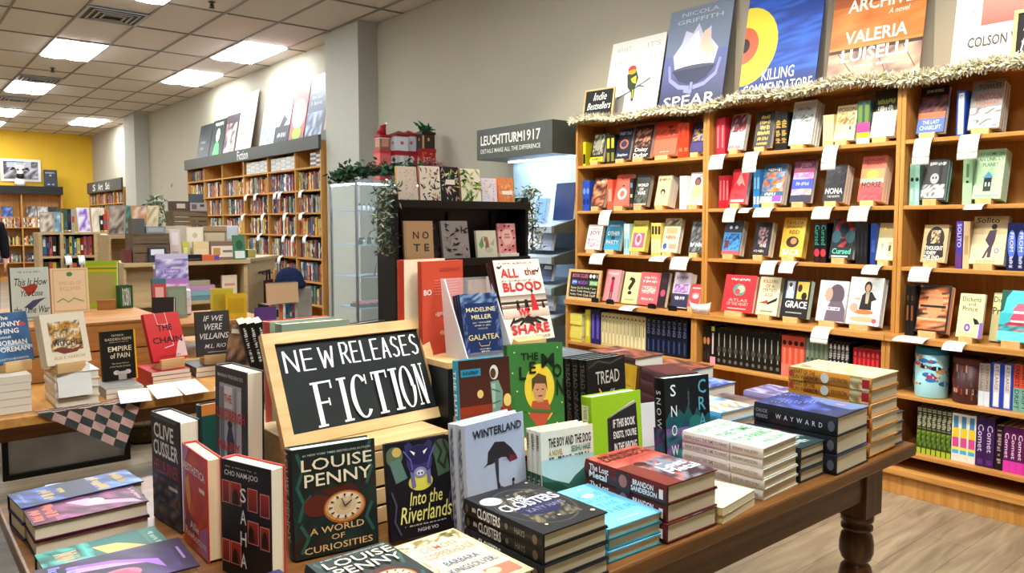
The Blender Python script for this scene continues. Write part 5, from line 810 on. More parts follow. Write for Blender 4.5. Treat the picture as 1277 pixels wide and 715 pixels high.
upright('book', 'green backed hardcover with an orange top band partly hidden behind the black thriller', .602, 1.905, .762, .125, .222, .03, 6, 2, '1c4a40', front=[('R', 0, .88, 1, 1, 'c87838')] + [('R', .3, .8 - .07 * k, .92 - .05 * (k % 3), .815 - .07 * k, '5a9a84') for k in range(9)], spine='1a3c36', pages='e89a68')
# ---- upright books, middle
upright('book', 'standing dark green hardcover with large cream author name and an orange pocket watch', .615, 1.407, .764, .173, .218, .045, -8.4, 5, '182422', front=PEN, spine='1a2e2c', spine_art=[('T', 'LOUISE PENNY', .3, .15, .75, .97, 'c8d0cc')], pages='efe6d4')
CT = [('R', 0, 0, 1, 1, '15131a'), ('E', .12, .86, .13, .1, '5c6a50'), ('E', .16, .9, .07, .05, 'c8b060'), ('P', [(.04, .8), (.2, .84), (.3, .62), (.12, .58)], '5a7a70'), ('E', .86, .86, .14, .11, '4a5c4a'), ('P', [(.74, .82), (.94, .86), (.98, .62), (.78, .58)], '48684c'), ('S', [[(.78, .95), (.86, .84), (.8, .74), (.9, .66)], [(.9, .95), (.96, .82), (.9, .7)]], .018, '2c3028'),
      ('E', .5, .56, .19, .09, 'd8d050'), ('P', [(.28, .96), (.36, .99), (.42, .93), (.58, .93), (.66, .99), (.72, .96), (.7, .78), (.62, .7), (.38, .7), (.3, .78)], '34305c'), ('E', .5, .78, .2, .17, '3a3668'), ('E', .5, .84, .2, .1, '26224c'), ('P', [(.36, .9), (.44, .87), (.42, .84)], 'f0f0d8'), ('P', [(.64, .9), (.56, .87), (.58, .84)], 'f0f0d8'), ('E', .5, .66, .1, .055, '8a88b0'), ('E', .5, .655, .06, .03, 'd8d4e0'), ('E', .475, .65, .014, .012, '1c1830'), ('E', .525, .65, .014, .012, '1c1830'), ('P', [(.34, .68), (.4, .66), (.42, .52), (.36, .5)], '6a6898'), ('P', [(.66, .68), (.6, .66), (.6, .54), (.66, .52)], '6a6898'), ('S', [[(.26, .9), (.36, .8), (.38, .7)], [(.74, .9), (.66, .8), (.62, .7)]], .01, '5c58a0'),
      ('S', [[(.04, .5), (.1, .36), (.06, .2), (.14, .06)], [(.95, .4), (.9, .25), (.96, .1)]], .012, '4a4858'), ('I', 'Into the', .3, .33, .82, .47, 'e6e07c'), ('I', 'Riverlands', .14, .16, .96, .33, 'e6e07c'), ('L', .2, .12, .86, .135, 'a8a8a0'), ('T', 'NGHI VO', .4, .055, .72, .09, 'd8d8d4')]
upright('book', 'slim black cover with a horned blue purple beast and yellow script title', .804, 1.358, .7665, .148, .202, .018, -8, 9, '15131a', front=CT, spine='1c1a24')
WI = [('R', 0, 0, 1, 1, 'a8b4cc', 'c8ccdc'), ('R', 0, 0, 1, .3, '7c90b4', 'a4b0c8'), ('P', [(0, .3), (.4, .26), (1, .34), (1, .2), (0, .16)], '94a4c0'),
      ('P', [(.26, .56), (.34, .6), (.36, .7), (.48, .78), (.64, .76), (.76, .68), (.84, .6), (.86, .56), (.72, .55), (.66, .61), (.58, .62), (.5, .6), (.42, .58), (.34, .58)], '2c2228'), ('P', [(.72, .62), (.84, .6), (.86, .56), (.72, .55)], '7a2428'), ('P', [(.46, .62), (.53, .62), (.52, .4), (.6, .24), (.66, .08), (.44, .08), (.5, .26)], '3a3038'), ('P', [(.6, .24), (.72, .3), (.76, .36), (.8, .3), (.74, .2), (.62, .16)], '6a2c30'), ('E', .765, .37, .025, .02, '3a2420'), ('S', [[(.56, .34), (.62, .3), (.7, .32)]], .008, '2c2430'), ('B', 'WINTERLAND', .12, .85, .95, .93, '22242c'), ('T', 'a novel', .6, .58, .7, .595, '4a5064')]
o = upright('book', 'front pale blue hardcover of a figure under a dark curved tree', .955, 1.292, .764, .182, .234, .026, 6, 4, 'b0bace', front=WI, spine='c8ced8', spine_art=[('N', .3, .03, .7, .97, ['c8ced8', '5a6478', '8a94a8'], 35, 2, 26)], pages='f2f2f0')
behind(o, .026, 1, ['second pale blue hardcover just behind the tree figure cover'])
LB = [('R', 0, 0, 1, 1, '3c7838'), ('E', .56, .52, .27, .26, 'ecd040'), ('P', [(.28, .3), (.3, .2), (.84, .22), (.82, .3)], '3c7838'), ('P', [(.3, .28), (.5, .14), (.7, .16), (.82, .25), (.5, .3)], 'ecd040'), ('P', [(.36, .22), (.42, .38), (.7, .38), (.76, .24), (.62, .1), (.5, .1)], 'b8543c'), ('R', .5, .36, .62, .44, 'c48a60'), ('E', .56, .5, .12, .13, 'd09a70'), ('P', [(.42, .48), (.42, .62), (.54, .68), (.68, .64), (.7, .48), (.66, .56), (.48, .57)], '5a4628'), ('S', [[(.5, .5), (.53, .5)], [(.6, .5), (.63, .5)], [(.53, .43), (.6, .43)]], .006, '4a2c20'),
      ('P', [(.26, .31), (.84, .26), (.84, .23), (.26, .27)], '3c7838'), ('B', 'THE', .24, .83, .55, .91, '1c2418')] 
LB += [('B', 'L', .2, .62, .32, .76, '1c2418'), ('B', 'E', .38, .68, .5, .81, '1c2418'), ('B', 'M', .6, .74, .84, .89, '1c2418'), ('B', 'O', .8, .62, .97, .77, '1c2418'), ('B', 'N', .86, .42, 1.0, .6, '1c2418'), ('B', 'OYEYEMI', .4, .02, .95, .1, '1c2418')]
LB += [('E', u, v, .012, .009, 'f0f0d8') for u, v in ((.12, .92), (.9, .95), (.08, .7), (.85, .12), (.15, .5), (.95, .34), (.1, .15))]
upright('book', 'green cover with a yellow oval portrait and scattered black capitals', 1.228, 1.488, .8815, .156, .236, .028, -18, 5, '3c7838', front=LB, spine='2c5c2a', spine_art=[('T', 'THE LEMON', .3, .2, .7, .9, '16240f')], pages='ecdc80')
FU = [('R', 0, 0, 1, 1, '3a2018', '6a2c1c'), ('R', 0, 0, 1, .5, '9c3a20', '6a2818'), ('E', .4, .62, .06, .045, 'e8c878'), ('E', .93, .52, .08, .07, 'f0d070'), ('R', .04, .82, .42, .9, '2a8aa8'), ('L', .08, .84, .38, .88, '1c3a48'), ('E', .68, .84, .085, .08, 'd8d8c8'), ('E', .66, .83, .055, .055, '5a3420'), ('P', [(.6, .74), (.76, .75), (.84, .62), (.82, .45), (.78, .45), (.77, .2), (.74, .04), (.6, .04), (.62, .3), (.62, .5)], '7a9c8c'), ('P', [(.62, .72), (.7, .72), (.68, .45), (.63, .45)], 'a4c0ac'), ('S', [[(.62, .66), (.78, .62)], [(.63, .5), (.78, .52)], [(.68, .4), (.68, .1)]], .008, '4c6c60')]
upright('book', 'brown red cover of an astronaut with a bright teal spine', 1.052, 1.452, .8815, .141, .222, .03, -8.5, 5, '5a281a', front=FU, spine='2a9ab8', spine_art=[('B', 'THE FUTURE IS', .3, .1, .8, .9, 'e8f0f0')], pages='e4e0d0')
GA = [('R', 0, 0, 1, 1, '1c2c54'), ('N', 0, .84, 1, 1, ['6a84a8', '1c2c54', '8aa4c0', '3a4c74', '1c2c54'], 37, 10, 4), ('N', .88, .05, 1, .85, ['1c2c54', '1c2c54', '54689a'], 39, 3, 20), ('N', 0, .05, .1, .85, ['1c2c54', '1c2c54', '54689a'], 40, 3, 20), ('T', 'MADELINE', .12, .7, .9, .77, 'e8dca8'), ('T', 'MILLER', .24, .58, .78, .65, 'e8dca8'), ('L', .26, .51, .76, .535, 'a8a8a0'), ('L', .3, .46, .72, .485, 'a8a8a0'), ('T', 'CIRCE', .38, .41, .64, .435, 'a8a8a0'), ('T', 'GALATEA', .1, .24, .92, .33, 'd8c890'), ('S', [[(.36, .2), (.4, .14), (.62, .14), (.66, .2)]], .006, 'b8a878'), ('L', .36, .08, .66, .1, 'c8c0a0'), ('L', .4, .04, .62, .065, 'c8c0a0')]
o = upright('book', 'small navy hardcover with gold lettering in the clear acrylic holder', 1.15, 1.565, 1.0905, .113, .16, .012, -5.3, 13, '1c2c54', front=GA, spine='16223f', pages='dcd8d0')
behind(o, .012, 2, ['second small navy hardcover right behind the gold lettered one', 'third small navy hardcover at the back of the acrylic holder'])
h = empty('acrylic_holder', 'clear acrylic book holder around the small navy hardcovers', 'book holder', (1.138, 1.552, 1.0838), (0, 0, math.radians(-5.3)))
m = M(); m.box(-.004, -.02, 0, .135, .09, .004); m.build('base', ACRYL, h)
m = M(); m.prism([(.066, .004), (.07, .004), (.118, .2), (.114, .2)], -.004, .135, 'x'); m.build('back_plate', ACRYL, h)
m = M(); m.box(-.004, -.02, .004, .135, -.0165, .02); m.build('front_lip', ACRYL, h)
for x in (-.006, .135):
    m = M(); m.prism([(-.02, 0), (.09, 0), (.118, .2), (.1, .2)], x, x + .0035, 'x'); m.build('side_plate', ACRYE, h)
BL = [('R', 0, 0, 1, 1, 'f0dcc8'), ('R', 0, .44, 1, .56, '7a6458', 'f0dcc8'), ('R', 0, .4, 1, .44, 'a88c7c', '5a4840'), ('R', 0, .28, 1, .4, 'f0d8c4', 'b89c88'), ('R', 0, .455, 1, .485, '3c2c28'), ('P', [(.3, .38), (.32, .49), (.36, .5), (.38, .38)], '1c1818'), ('P', [(.48, .36), (.5, .5), (.56, .5), (.58, .36)], '1c1818'), ('P', [(.86, .38), (.87, .47), (.9, .48), (.93, .38)], '241c1c'), ('P', [(.62, .36), (.66, .54), (.69, .58), (.73, .54), (.78, .36)], 'c02c30'), ('E', .7, .6, .025, .02, '3a1c18'), ('L', .1, .95, .85, .965, 'a89080'), ('B', 'ALL', .1, .78, .48, .89, 'd83034'), ('T', 'the', .62, .8, .86, .89, '7c2024'), ('S', [[(.06, .92), (.1, .9), (.15, .93)], [(.86, .86), (.92, .84), (.95, .88)]], .008, '1c1818'), ('L', .1, .735, .8, .75, 'a89080'), ('B', 'BLOOD', .1, .61, .94, .72, 'd83034'), ('B', 'WE', .32, .3, .56, .4, 'd83034'), ('S', [[(.18, .24), (.36, .27), (.5, .25), (.7, .27), (.9, .22)], [(.3, .2), (.5, .29), (.75, .2)], [(.45, .28), (.6, .18)], [(.2, .28), (.1, .2)]], .014, '241c1e'), ('E', .52, .25, .14, .035, '2c2426'), ('B', 'SHARE', .1, .09, .92, .2, 'd83034'), ('T', 'CAMILLA BRUCE', .14, .025, .9, .055, '2c2420')]
upright('book', 'cream thriller cover with big red capitals and a red robed figure', 1.285, 1.56, 1.1115, .165, .228, .032, 0, 18, 'f0dcc8', front=BL, spine='241014', spine_art=[('N', .2, .05, .8, .95, ['241014', '5a1c20', '3a1418'], 41, 2, 10)], pages='ecdcc8')
m = M(); m.prism([(-.03, 0), (.1, 0), (.1, .004), (.012, .026), (-.008, .031), (-.008, .04), (-.03, .034)], 0, .1, 'x'); o = m.build('book_stand', PINE); o.location = (1.295, 1.565, 1.0832); tag(o, 'pine wedge under the cream red lettered thriller', 'book stand')
o = upright('book', 'tall orange red hardcover with white text standing behind the navy gold books', 1.085, 1.668, 1.0838, .155, .246, .014, 10.5, 1, 'c8442c', front=[('R', .02, .02, .98, .98, 'cc4c34'), ('T', 'GOOD', .42, .88, .66, .92, '5a1c14'), ('T', 'READS', .68, .88, .92, .92, '8a2c1c')] + [('R', .3, .79 - .03 * k, .9 - .04 * (k % 3), .795 - .03 * k, 'e8947c') for k in range(6)] + [('B', 'BO', .04, .64, .22, .7, 'f4e8e0'), ('L', .3, .4, .85, .45, 'e8a890'), ('L', .4, .2, .8, .25, 'e8a890')], spine='b83a24', pages='ecdcb8', hard=False)
upright('book', 'cream edged orange hardcover standing at the left of the tall orange red one', 1.05, 1.70, 1.0838, .15, .25, .026, 11, 0, 'f0e2c0', front=[('R', 0, 0, .28, 1, 'f0e2c0')], spine='c03a24', back='c8442c', pages='f0e2c0')
TR = [('R', 0, 0, 1, 1, '1a1816'), ('S', [[(.05, .9), (.3, .97), (.6, .92), (.95, .98)], [(.05, .4), (.2, .3), (.5, .38), (.95, .3)], [(.1, .1), (.4, .2), (.9, .1)]], .012, '4a4038'), ('E', .4, .5, .09, .05, 'b8782c'), ('S', [[(.3, .62), (.5, .44)]], .014, 'd8943c'), ('T', 'TREAD', .22, .68, .84, .84, 'c8c4b8'), ('T', 'OF', .58, .54, .7, .6, 'c8c4b8'), ('T', 'ANGELS', .2, .25, .85, .38, 'c8c4b8')]
o = upright('book', 'front black hardcover with silver title and a small gold blade', 1.555, 1.525, .8035, .158, .234, .03, -1, 4, '1a1816', front=TR, spine='12110f', spine_art=[('T', 'TREAD OF ANGELS', .25, .1, .8, .95, '6a665c')], pages='b8c4c0')
behind(o, .03, 3, ['second black hardcover behind the silver titled one', 'third black hardcover behind the silver titled one', 'rearmost black hardcover of the silver titled row'])
riser('low pine riser under the black silver titled hardcovers', 1.54, 1.515, 1.73, 1.67, TZ, .80)
IF = [('R', 0, 0, 1, 1, '96c81e'), ('P', [(.3, .03), (.3, .72), (.38, .75), (.38, .03)], '2a2826'), ('P', [(.36, .0), (.36, .74), (.9, .86), (.93, .05), (.9, 0)], '1e1c1c'), ('P', [(.32, .74), (.38, .76), (.88, .88), (.84, .89)], 'e0e0d4'), ('P', [(.33, .72), (.36, .74), (.9, .86), (.88, .88)], 'a8a49c'),
      ('B', 'IF THIS BOOK', .41, .6, .86, .7, 'f0f0ec'), ('B', "EXISTS, YOU'RE", .41, .46, .88, .56, 'f0f0ec'), ('B', 'IN THE WRONG', .42, .32, .88, .42, 'f0f0ec'), ('B', 'UNIVERSE', .42, .17, .84, .27, 'f0f0ec'), ('E', .86, .2, .04, .035, 'd8e8b0')]
upright('book', 'lime green hardcover with a black book pictured on its front', 1.39, 1.345, .764, .17, .222, .04, -6, 4.5, '96c81e', front=IF, spine='8cbc1c', spine_art=[('R', .2, .72, .85, .9, 'e8f0d0'), ('T', 'IF THIS BOOK', .35, .74, .7, .88, '2c3418'), ('T', 'EXISTS', .3, .3, .8, .6, '2c3418')], pages='f0f0ea')
BD = [('R', 0, 0, 1, 1, 'e8e6d4'), ('R', 0, 0, 1, .66, 'b8d8d8', 'e0e4d8'), ('P', [(0, .5), (.2, .42), (.5, .34), (.62, .42), (.8, .5), (1, .48), (1, 0), (0, 0)], '3c6a5c'), ('P', [(0, .42), (.3, .38), (.5, .28), (1, .3), (1, 0), (0, 0)], '28503c'), ('N', .3, .0, 1, .28, ['4a7048', 'a88c50', '3a5a3c', '6a8450'], 43, 6, 4), ('E', .72, .22, .1, .06, 'b89458'), ('B', 'THE BOY AND THE DOG', .14, .8, .95, .91, '1c2420'), ('B', 'A NOVEL', .14, .7, .4, .77, 'b89430'), ('B', 'SEISHU HASE', .56, .71, .94, .78, '2c7858'), ('L', .14, .66, .9, .685, '4a504c')]
o = upright('book', 'front cream and teal cover of a hillside with bold black title', 1.14, 1.262, .764, .147, .194, .02, -8.5, 4, 'e8e6d4', front=BD, spine='e4e2d0', spine_art=[('B', 'SEISHU', .3, .78, .75, .96, '1c2420'), ('R', 0, 0, 1, .5, '28503c'), ('T', 'THE BOY', .3, .1, .75, .45, 'e8e6d4')], pages='eee4cc')
behind(o, .02, 2, ['second cream and teal hillside book behind the front one', 'rearmost cream and teal hillside book'])
SN = [('R', 0, 0, 1, 1, '14161a'), ('P', [(0, .5), (.1, .6), (.2, .52), (.3, .62), (.42, .55), (.5, .66), (.62, .5), (.7, .62), (.85, .48), (1, .55), (1, 0), (0, 0)], '1e5a5c'), ('P', [(0, .4), (.15, .5), (.3, .38), (.45, .5), (.6, .4), (.8, .46), (1, .38), (1, 0), (0, 0)], '2a4a6a'), ('N', 0, 0, 1, .4, ['2c6a78', '4a3a6a', '6a4a90', '241c3c', '3a8488', '8a5aa0'], 45, 7, 7), ('E', .66, .44, .14, .09, '2a7a74'), ('T', 'S', .12, .78, .24, .92, 'e8f0f0'), ('T', 'N', .12, .54, .25, .67, 'e8f0f0'), ('T', 'O', .12, .31, .24, .44, 'e8f0f0'), ('T', 'W', .1, .08, .26, .2, 'e8f0f0'), ('T', 'C', .74, .78, .92, .95, '5aa4bc'), ('T', 'R', .74, .58, .9, .74, '5aa4bc'), ('T', 'A', .74, .38, .9, .54, '5aa4bc'), ('T', 'SH', .72, .2, .92, .34, '5aa4bc'), ('T', 'neal stephenson', .5, .55, .53, .92, '6a7a80')]
upright('book', 'thick black hardcover with spaced white and blue capitals over a teal city', 1.668, 1.335, .765, .155, .234, .05, -14, 5, '14161a', front=SN, spine='101216', spine_art=[('T', 'S N O W', .35, .4, .75, .85, 'd8e0e0'), ('N', 0, 0, 1, .4, ['2c6a78', '4a3a6a', '6a4a90', '241c3c'], 46, 3, 6)], pages='ecebe4')
upright('book', 'tall yellow hardcover turned sideways behind the lime green book', 1.80, 1.70, .764, .136, .225, .022, -100, 5, 'd8a820', front=[('N', 0, 0, 1, 1, ['d8a820', 'e0b42c', 'c89a1c', 'dcae28'], 47, 5, 6)] + [('R', .15, .7 - .1 * k, .85, .72 - .1 * k, 'b88c18') for k in range(5)], spine='4a3014', back='4a3014', pages='5a3a1c')
h = empty('acrylic_holder', 'clear acrylic holder standing beside the tall yellow hardcover', 'book holder', (1.70, 1.44, .7602), (0, 0, math.radians(-14)))
m = M(); m.box(0, 0, 0, .1, .06, .004); m.build('base', ACRYL, h)
m = M(); m.prism([(.05, .004), (.054, .004), (.074, .13), (.07, .13)], 0, .1, 'x'); m.build('back_plate', ACRYE, h)
# behind the chalkboard
upright('book', 'large sage green hardcover with a cream top edge behind the chalkboard', .79, 1.862, .9, .185, .272, .05, -3, 1, '8a9c84', front=[('R', .3, .9, .9, .92, '6a7c68'), ('R', .1, .5, .9, .55, '9cac94')], spine='7c8e78', pages='f4ecd4')
upright('book', 'sage green hardcover with a red edge, rearmost behind the chalkboard', .785, 1.925, .9, .19, .272, .045, 2, 1, '90a088', front=[('R', .2, .4, .8, .6, 'a0b098')], spine='b84a40', back='b84a40', pages='e8dcc0')
upright('book', 'dark grey hardcover with a pale top edge behind the chalkboard, right of the sage books', 1.035, 1.985, .9, .165, .236, .035, 16, 2, '2c2e34', front=[('R', .1, .8, .9, .9, '3c3e46'), ('L', .2, .5, .8, .65, '6a6c74')], spine='24262c', pages='f0ece0')
# ---- low stacks at the back right
def low(desc, x, y, z, w, l, n, yaw, cover, front, spine, pages='e8e2d4', short=None):
    t = (z - TZ) / n - .0008
    stack('book', desc, x, y, z, w, l, t, n, yaw, cover, front, spine, (), pages, True, .006, int(x * 100), short)
low('grey jacketed hardcover lying flat behind the black silver titled row', 1.78, 1.86, .975, .16, .235, 4, 0, '5c6064', [('R', .1, .1, .9, .9, '6a6e72'), ('L', .2, .5, .8, .7, '9a9ea2')], '484c50', 'c8ccd0', 'grey jacketed hardcover')
low('red brown hardcover lying flat at the back under the bookcase ledge', 2.06, 1.80, .95, .16, .235, 4, 0, '5a3028', [('N', 0, 0, 1, 1, ['5a3028', '8a4a38', '3c201c', 'a86048'], 51, 6, 7), ('R', .2, .6, .8, .7, 'b89080')], '3a1c18', short='red brown hardcover at the back')
low('maroon hardcover with bright white page edges lying tilted behind the thick black book', 1.975, 1.585, .935, .12, .17, 4, -18, '4a1c22', [('R', .1, .1, .9, .9, '5a242a')], '4a1c22', 'f4f2ee', 'maroon hardcover')
low('dark rust hardcover with a sunset cover lying at the back right', 2.25, 1.70, .9, .14, .21, 3, 0, '4a2c24', [('N', 0, 0, 1, 1, ['a85a3c', '4a2c24', '7a4030', '2c1c1c', 'c87a54'], 53, 5, 6)], '2c1a16', short='dark rust hardcover')
low('blue plaid patterned book lying at the back right of the table', 2.13, 1.565, .868, .2, .11, 2, 0, '2c4c9c', [('N', 0, 0, 1, 1, ['2c4c9c', '6a8cd0', '1c2c5c', 'a8c0e8'], 55, 10, 6)], '3c60b0', short='blue plaid patterned book')
low('light blue paperback with a cartoon town cover behind the white stack', 1.93, 1.345, .862, .165, .2, 3, -2, '5ab0d8', [('N', 0, 0, 1, 1, ['5ab0d8', 'a8dcf0', '3c88c0', 'e8d8a0', 'd89a5c', 'e8f4f8'], 57, 10, 10), ('L', .2, .4, .8, .6, 'f4f8fa')], '4aa0cc', short='light blue cartoon town paperback')
low('grey brown paperback lying behind the thick navy stack', 2.11, 1.385, .845, .13, .165, 2, 0, '6a5c58', [('N', 0, 0, 1, 1, ['6a5c58', '8a6a60', '4a4040', 'a07c6c'], 59, 5, 6)], '4a4242', short='grey brown paperback')
low('lilac paperback with pale lettering lying behind the orange stack', 2.25, 1.31, .865, .15, .17, 3, 0, 'a8a0c8', [('N', 0, 0, 1, 1, ['a8a0c8', 'c8c0dc', '8a80b0', '5a5478'], 61, 8, 6), ('L', .1, .4, .9, .6, '5c5490')], '8a80a8', short='lilac paperback')
# ------------------------------------------------------------------ the left table
e = empty('display_table', 'light oak display table at the left with face out bestsellers and white price cards', 'table', (0, 0, 0))
m = M(); m.box(-.9, 3.1, .725, 1.75, 4.7, .76); m.build('tabletop', OAKH, e, bevel=.004)
m = M(); m.box(-.8, 3.16, .665, 1.65, 3.18, .725); m.build('apron', WALNUT, e)
for x, y in ((-.78, 3.2), (1.62, 3.2), (-.78, 4.6), (1.62, 4.6)):
    m = M(); m.box(x - .035, y - .035, 0, x + .035, y + .035, .725); m.build('leg', WALNUT, e, bevel=.004)
crate('wooden_crate', 'brown wooden crate on the left table carrying the pale green bird cover', .36, 3.70, 1.02, 4.6, .7605, .998, CRATEW, 2)
def mini_stand(x, y, z, yaw, lean, d, w, label):
    """pine wedge with a lip; its top meets the leaning cover's bottom edge at x, y, z"""
    D = min(.08, max(.02, (d - .006) / math.tan(math.radians(max(lean, 5))))); m = M()
    m.prism([(-.016, -d), (-.016, .006), (-.003, .006), (-.003, -.0015), (D, -.0015 - D * math.tan(math.radians(lean))), (D, -d)], 0, w, 'x')
    o = m.build('book_stand', PINE); o.location = (x, y, z); o.rotation_euler = (0, 0, math.radians(yaw)); tag(o, label, 'book stand', 'pine book stands on the left table')
    o.data.transform(Matrix.Translation((.025, 0, 0)))
def lstack(desc, x, y, z1, w, l, n, yaw, cover, pages='e6dcc8', front=(), short=None, hard=False):
    t = (z1 - .7608) / n - .0006
    stack('book', desc, x, y, z1, w, l, t, n, yaw, cover, front, None, (), pages, hard, .004, int(abs(x) * 97) + 3, short)
lstack('pale paperback under the blue bestseller at the left edge of the photo', .265, 3.165, .893, .15, .21, 5, 2, 'c8c0b0', short='pale paperback in the stack at the left photo edge')
upright('book', 'blue cover with white block lettering, face out at the left edge of the photo', .318, 3.25, .925, .134, .185, .03, 20, 15, '3c6490', pages='eee6d6',
        front=[('N', 0, 0, 1, 1, ['3c6490', '44709c', '34587f'], 63, 5, 6), ('P', [(0, .3), (.6, .4), (1, .32), (1, .26), (.5, .33), (0, .22)], '9ab8d0'), ('E', .8, .75, .12, .04, 'c84a4a'), ('B', 'The', .2, .86, .5, .94, 'f0f0ea'), ('B', 'FUNNY', .12, .72, .8, .82, 'f0f0ea'), ('B', 'THING', .12, .58, .72, .68, 'f0f0ea'), ('T', 'about', .12, .49, .5, .55, 'f0f0ea'), ('B', 'NORMAN', .1, .35, .88, .45, 'f0f0ea'), ('B', 'FOREMAN', .1, .22, .92, .32, 'f0f0ea'), ('T', 'JULIETTA HENDERSON', .1, .05, .85, .1, 'd8e0e8')], spine='2c4c70')
mini_stand(.318, 3.25, .925, 20, 15, .031, .09, 'pine stand under the blue block lettered cover')
lstack('cream hardcover stacked below the ornate gold lettered cover', .488, 3.16, .887, .142, .21, 4, 1, 'e8dcc8', hard=True, short='cream hardcover of the stack under the ornate gold lettered cover')
o = upright('book', 'cream cover with ornate gold and brown lettering, face out beside the blue bestseller', .463, 3.15, .917, .156, .188, .016, 17, 15, 'ecdfc4', pages='f0e6d4',
        front=[('N', .14, .26, .86, .84, ['d8a03c', 'ecdfc4', '5a4a38', 'c08a34', 'ecdfc4', '8a5a2c'], 65, 11, 10), ('B', 'THE ONCE', .2, .68, .82, .78, 'd89a2c'), ('B', 'FUTURE', .22, .52, .8, .62, 'c88a24'), ('B', 'WITCHES', .18, .36, .84, .47, '2c2018'), ('P', [(.15, .3), (.35, .34), (.6, .28), (.85, .33), (.7, .22), (.4, .2)], '7a3a24'), ('T', 'ALIX E. HARROW', .16, .1, .88, .16, 'c89a5c')], spine='e0d0b0')
behind(o, .016, 2, ['second cream ornate cover just behind the front one', 'third cream ornate cover behind the front one'])
mini_stand(.463, 3.15, .917, 17, 15, .029, .1, 'pine stand under the cream ornate gold lettered cover')
lstack('grey paperback under the black cover with a stone column', .655, 3.19, .80, .132, .2, 2, 0, '8a8680', short='grey paperback of the stack under the black column cover')
upright('book', 'black cover with white serif title and a stone column, yellow fore edge', .682, 3.345, .802, .128, .198, .028, 6, 6, '1a1714', pages='e8c020', spine='1a1714', back='e8b81c',
        front=[('R', .95, 0, 1, 1, 'e8b81c'), ('T', 'PATRICK', .3, .88, .66, .92, 'd8c8a0'), ('T', 'RADDEN KEEFE', .1, .8, .88, .85, 'd8c8a0'), ('L', .22, .755, .78, .775, 'a89878'), ('T', 'EMPIRE', .17, .58, .86, .68, 'efe2bc'), ('T', 'of PAIN', .22, .44, .8, .54, 'efe2bc'), ('T', 'The Secret History', .25, .31, .75, .35, 'c8b890'), ('T', 'of the Family Dynasty', .18, .25, .8, .29, 'c8b890'), ('R', .42, 0, .66, .12, 'b8a8a0'), ('E', .37, .15, .09, .045, 'd8ccc4'), ('E', .71, .15, .09, .045, 'd8ccc4'), ('R', .36, .12, .72, .17, 'c8bcb4')])
lstack('red backed paperback under the bright red cover', .838, 3.27, .83, .15, .21, 4, 2, 'b82028', short='cream edged paperback under the bright red cover')
upright('book', 'bright glossy red cover with dark spaced title and thin white lines, face out', .855, 3.30, .866, .15, .203, .022, 13.5, 21, 'd8282c', pages='ecdcc4',
        front=[('R', 0, 0, 1, 1, 'e04440', 'd01c24'), ('P', [(.65, .05), (1, .05), (1, .5), (.8, .35)], 'f0c8c4'), ('S', [[(.3, 1), (.34, .75), (.62, .75), (.66, .3), (.4, .26)], [(.62, .75), (.6, 1)]], .008, 'f4d8d4'), ('B', 'THE', .3, .62, .72, .75, '3a1418'), ('B', 'CHAIN', .1, .36, .94, .49, '3a1418'), ('T', 'ADRIAN McKINTY', .2, .06, .8, .11, '5a2024')], spine='a8181c')
mini_stand(.855, 3.30, .866, 13.5, 21, .034, .1, 'pine stand under the bright red cover')
lstack('black backed paperback under the charcoal script cover', 1.052, 3.40, .805, .148, .21, 2, 0, '2a2826', short='cream edged paperback under the charcoal script cover')
upright('book', 'charcoal cover with ragged white script lettering, face out at the right of the left table', 1.078, 3.46, .84, .145, .199, .024, -5, 9, '3e3a38', pages='e8dcc8',
        front=[('I', 'IF WE', .22, .78, .82, .9, 'f0ece6'), ('I', 'WERE', .25, .58, .78, .72, 'f0ece6'), ('I', 'VILLAINS', .1, .38, .95, .51, 'f0ece6'), ('I', 'M.L. RIO', .22, .18, .85, .27, 'f0ece6'), ('R', .3, .08, .85, .1, 'a8a29a')], spine='2c2826')
mini_stand(1.078, 3.46, .84, -5, 9, .034, .1, 'pine stand under the charcoal script cover')
# on the crate
upright('book', 'pale green cover with a red bird and black italic title, standing on the brown crate', .454, 3.94, .9995, .148, .235, .03, 6, 4, 'cfdcd0', pages='f4e8d8',
        front=[('L', .2, .9, .8, .93, '8a9a90'), ('I', 'This Is How', .1, .66, .95, .8, '1e1c1c'), ('P', [(.12, .72), (.3, .64), (.45, .66), (.62, .7), (.7, .64), (.6, .52), (.45, .46), (.34, .58)], 'a83a28'), ('I', 'You Lose', .25, .46, .82, .57, '1e1c1c'), ('P', [(.36, .28), (.55, .38), (.9, .42), (.72, .34), (.6, .26), (.45, .2)], '4a4a70'), ('I', 'the Time War', .05, .14, .98, .27, '1e1c1c'), ('R', .3, .04, .7, .07, '9aa8a0')], spine='26242a')
upright('book', 'cream hardcover with a thin gold border and faint lettering, beside the pale green bird cover', .64, 4.18, .9995, .16, .215, .028, 0, 5, 'ecd3a6', pages='f4e4c8',
        front=[('R', .06, .04, .94, .96, 'd8b070'), ('R', .08, .055, .92, .945, 'eed6ac'), ('E', .5, .86, .08, .05, '5a8a4a'), ('T', 'FIVE LIES OF', .22, .62, .8, .7, 'd8b480'), ('T', 'ECLIPSE', .24, .5, .78, .58, 'd8b480'), ('S', [[(.15, .25), (.3, .32), (.45, .24), (.6, .32), (.85, .24)]], .015, '9ab070')], spine='b8584a')
upright('book', 'tall lime green book with a tan panel and thick cream top, on the crate', .815, 4.33, .9995, .14, .24, .06, -20, 4, '9ab82c', pages='f2e8cc',
        front=[('R', 0, .76, 1, .9, 'c8b428'), ('R', 0, .82, 1, .85, '5a8a24'), ('R', .1, .12, .9, .72, 'b0a05c')], spine='6a9420')
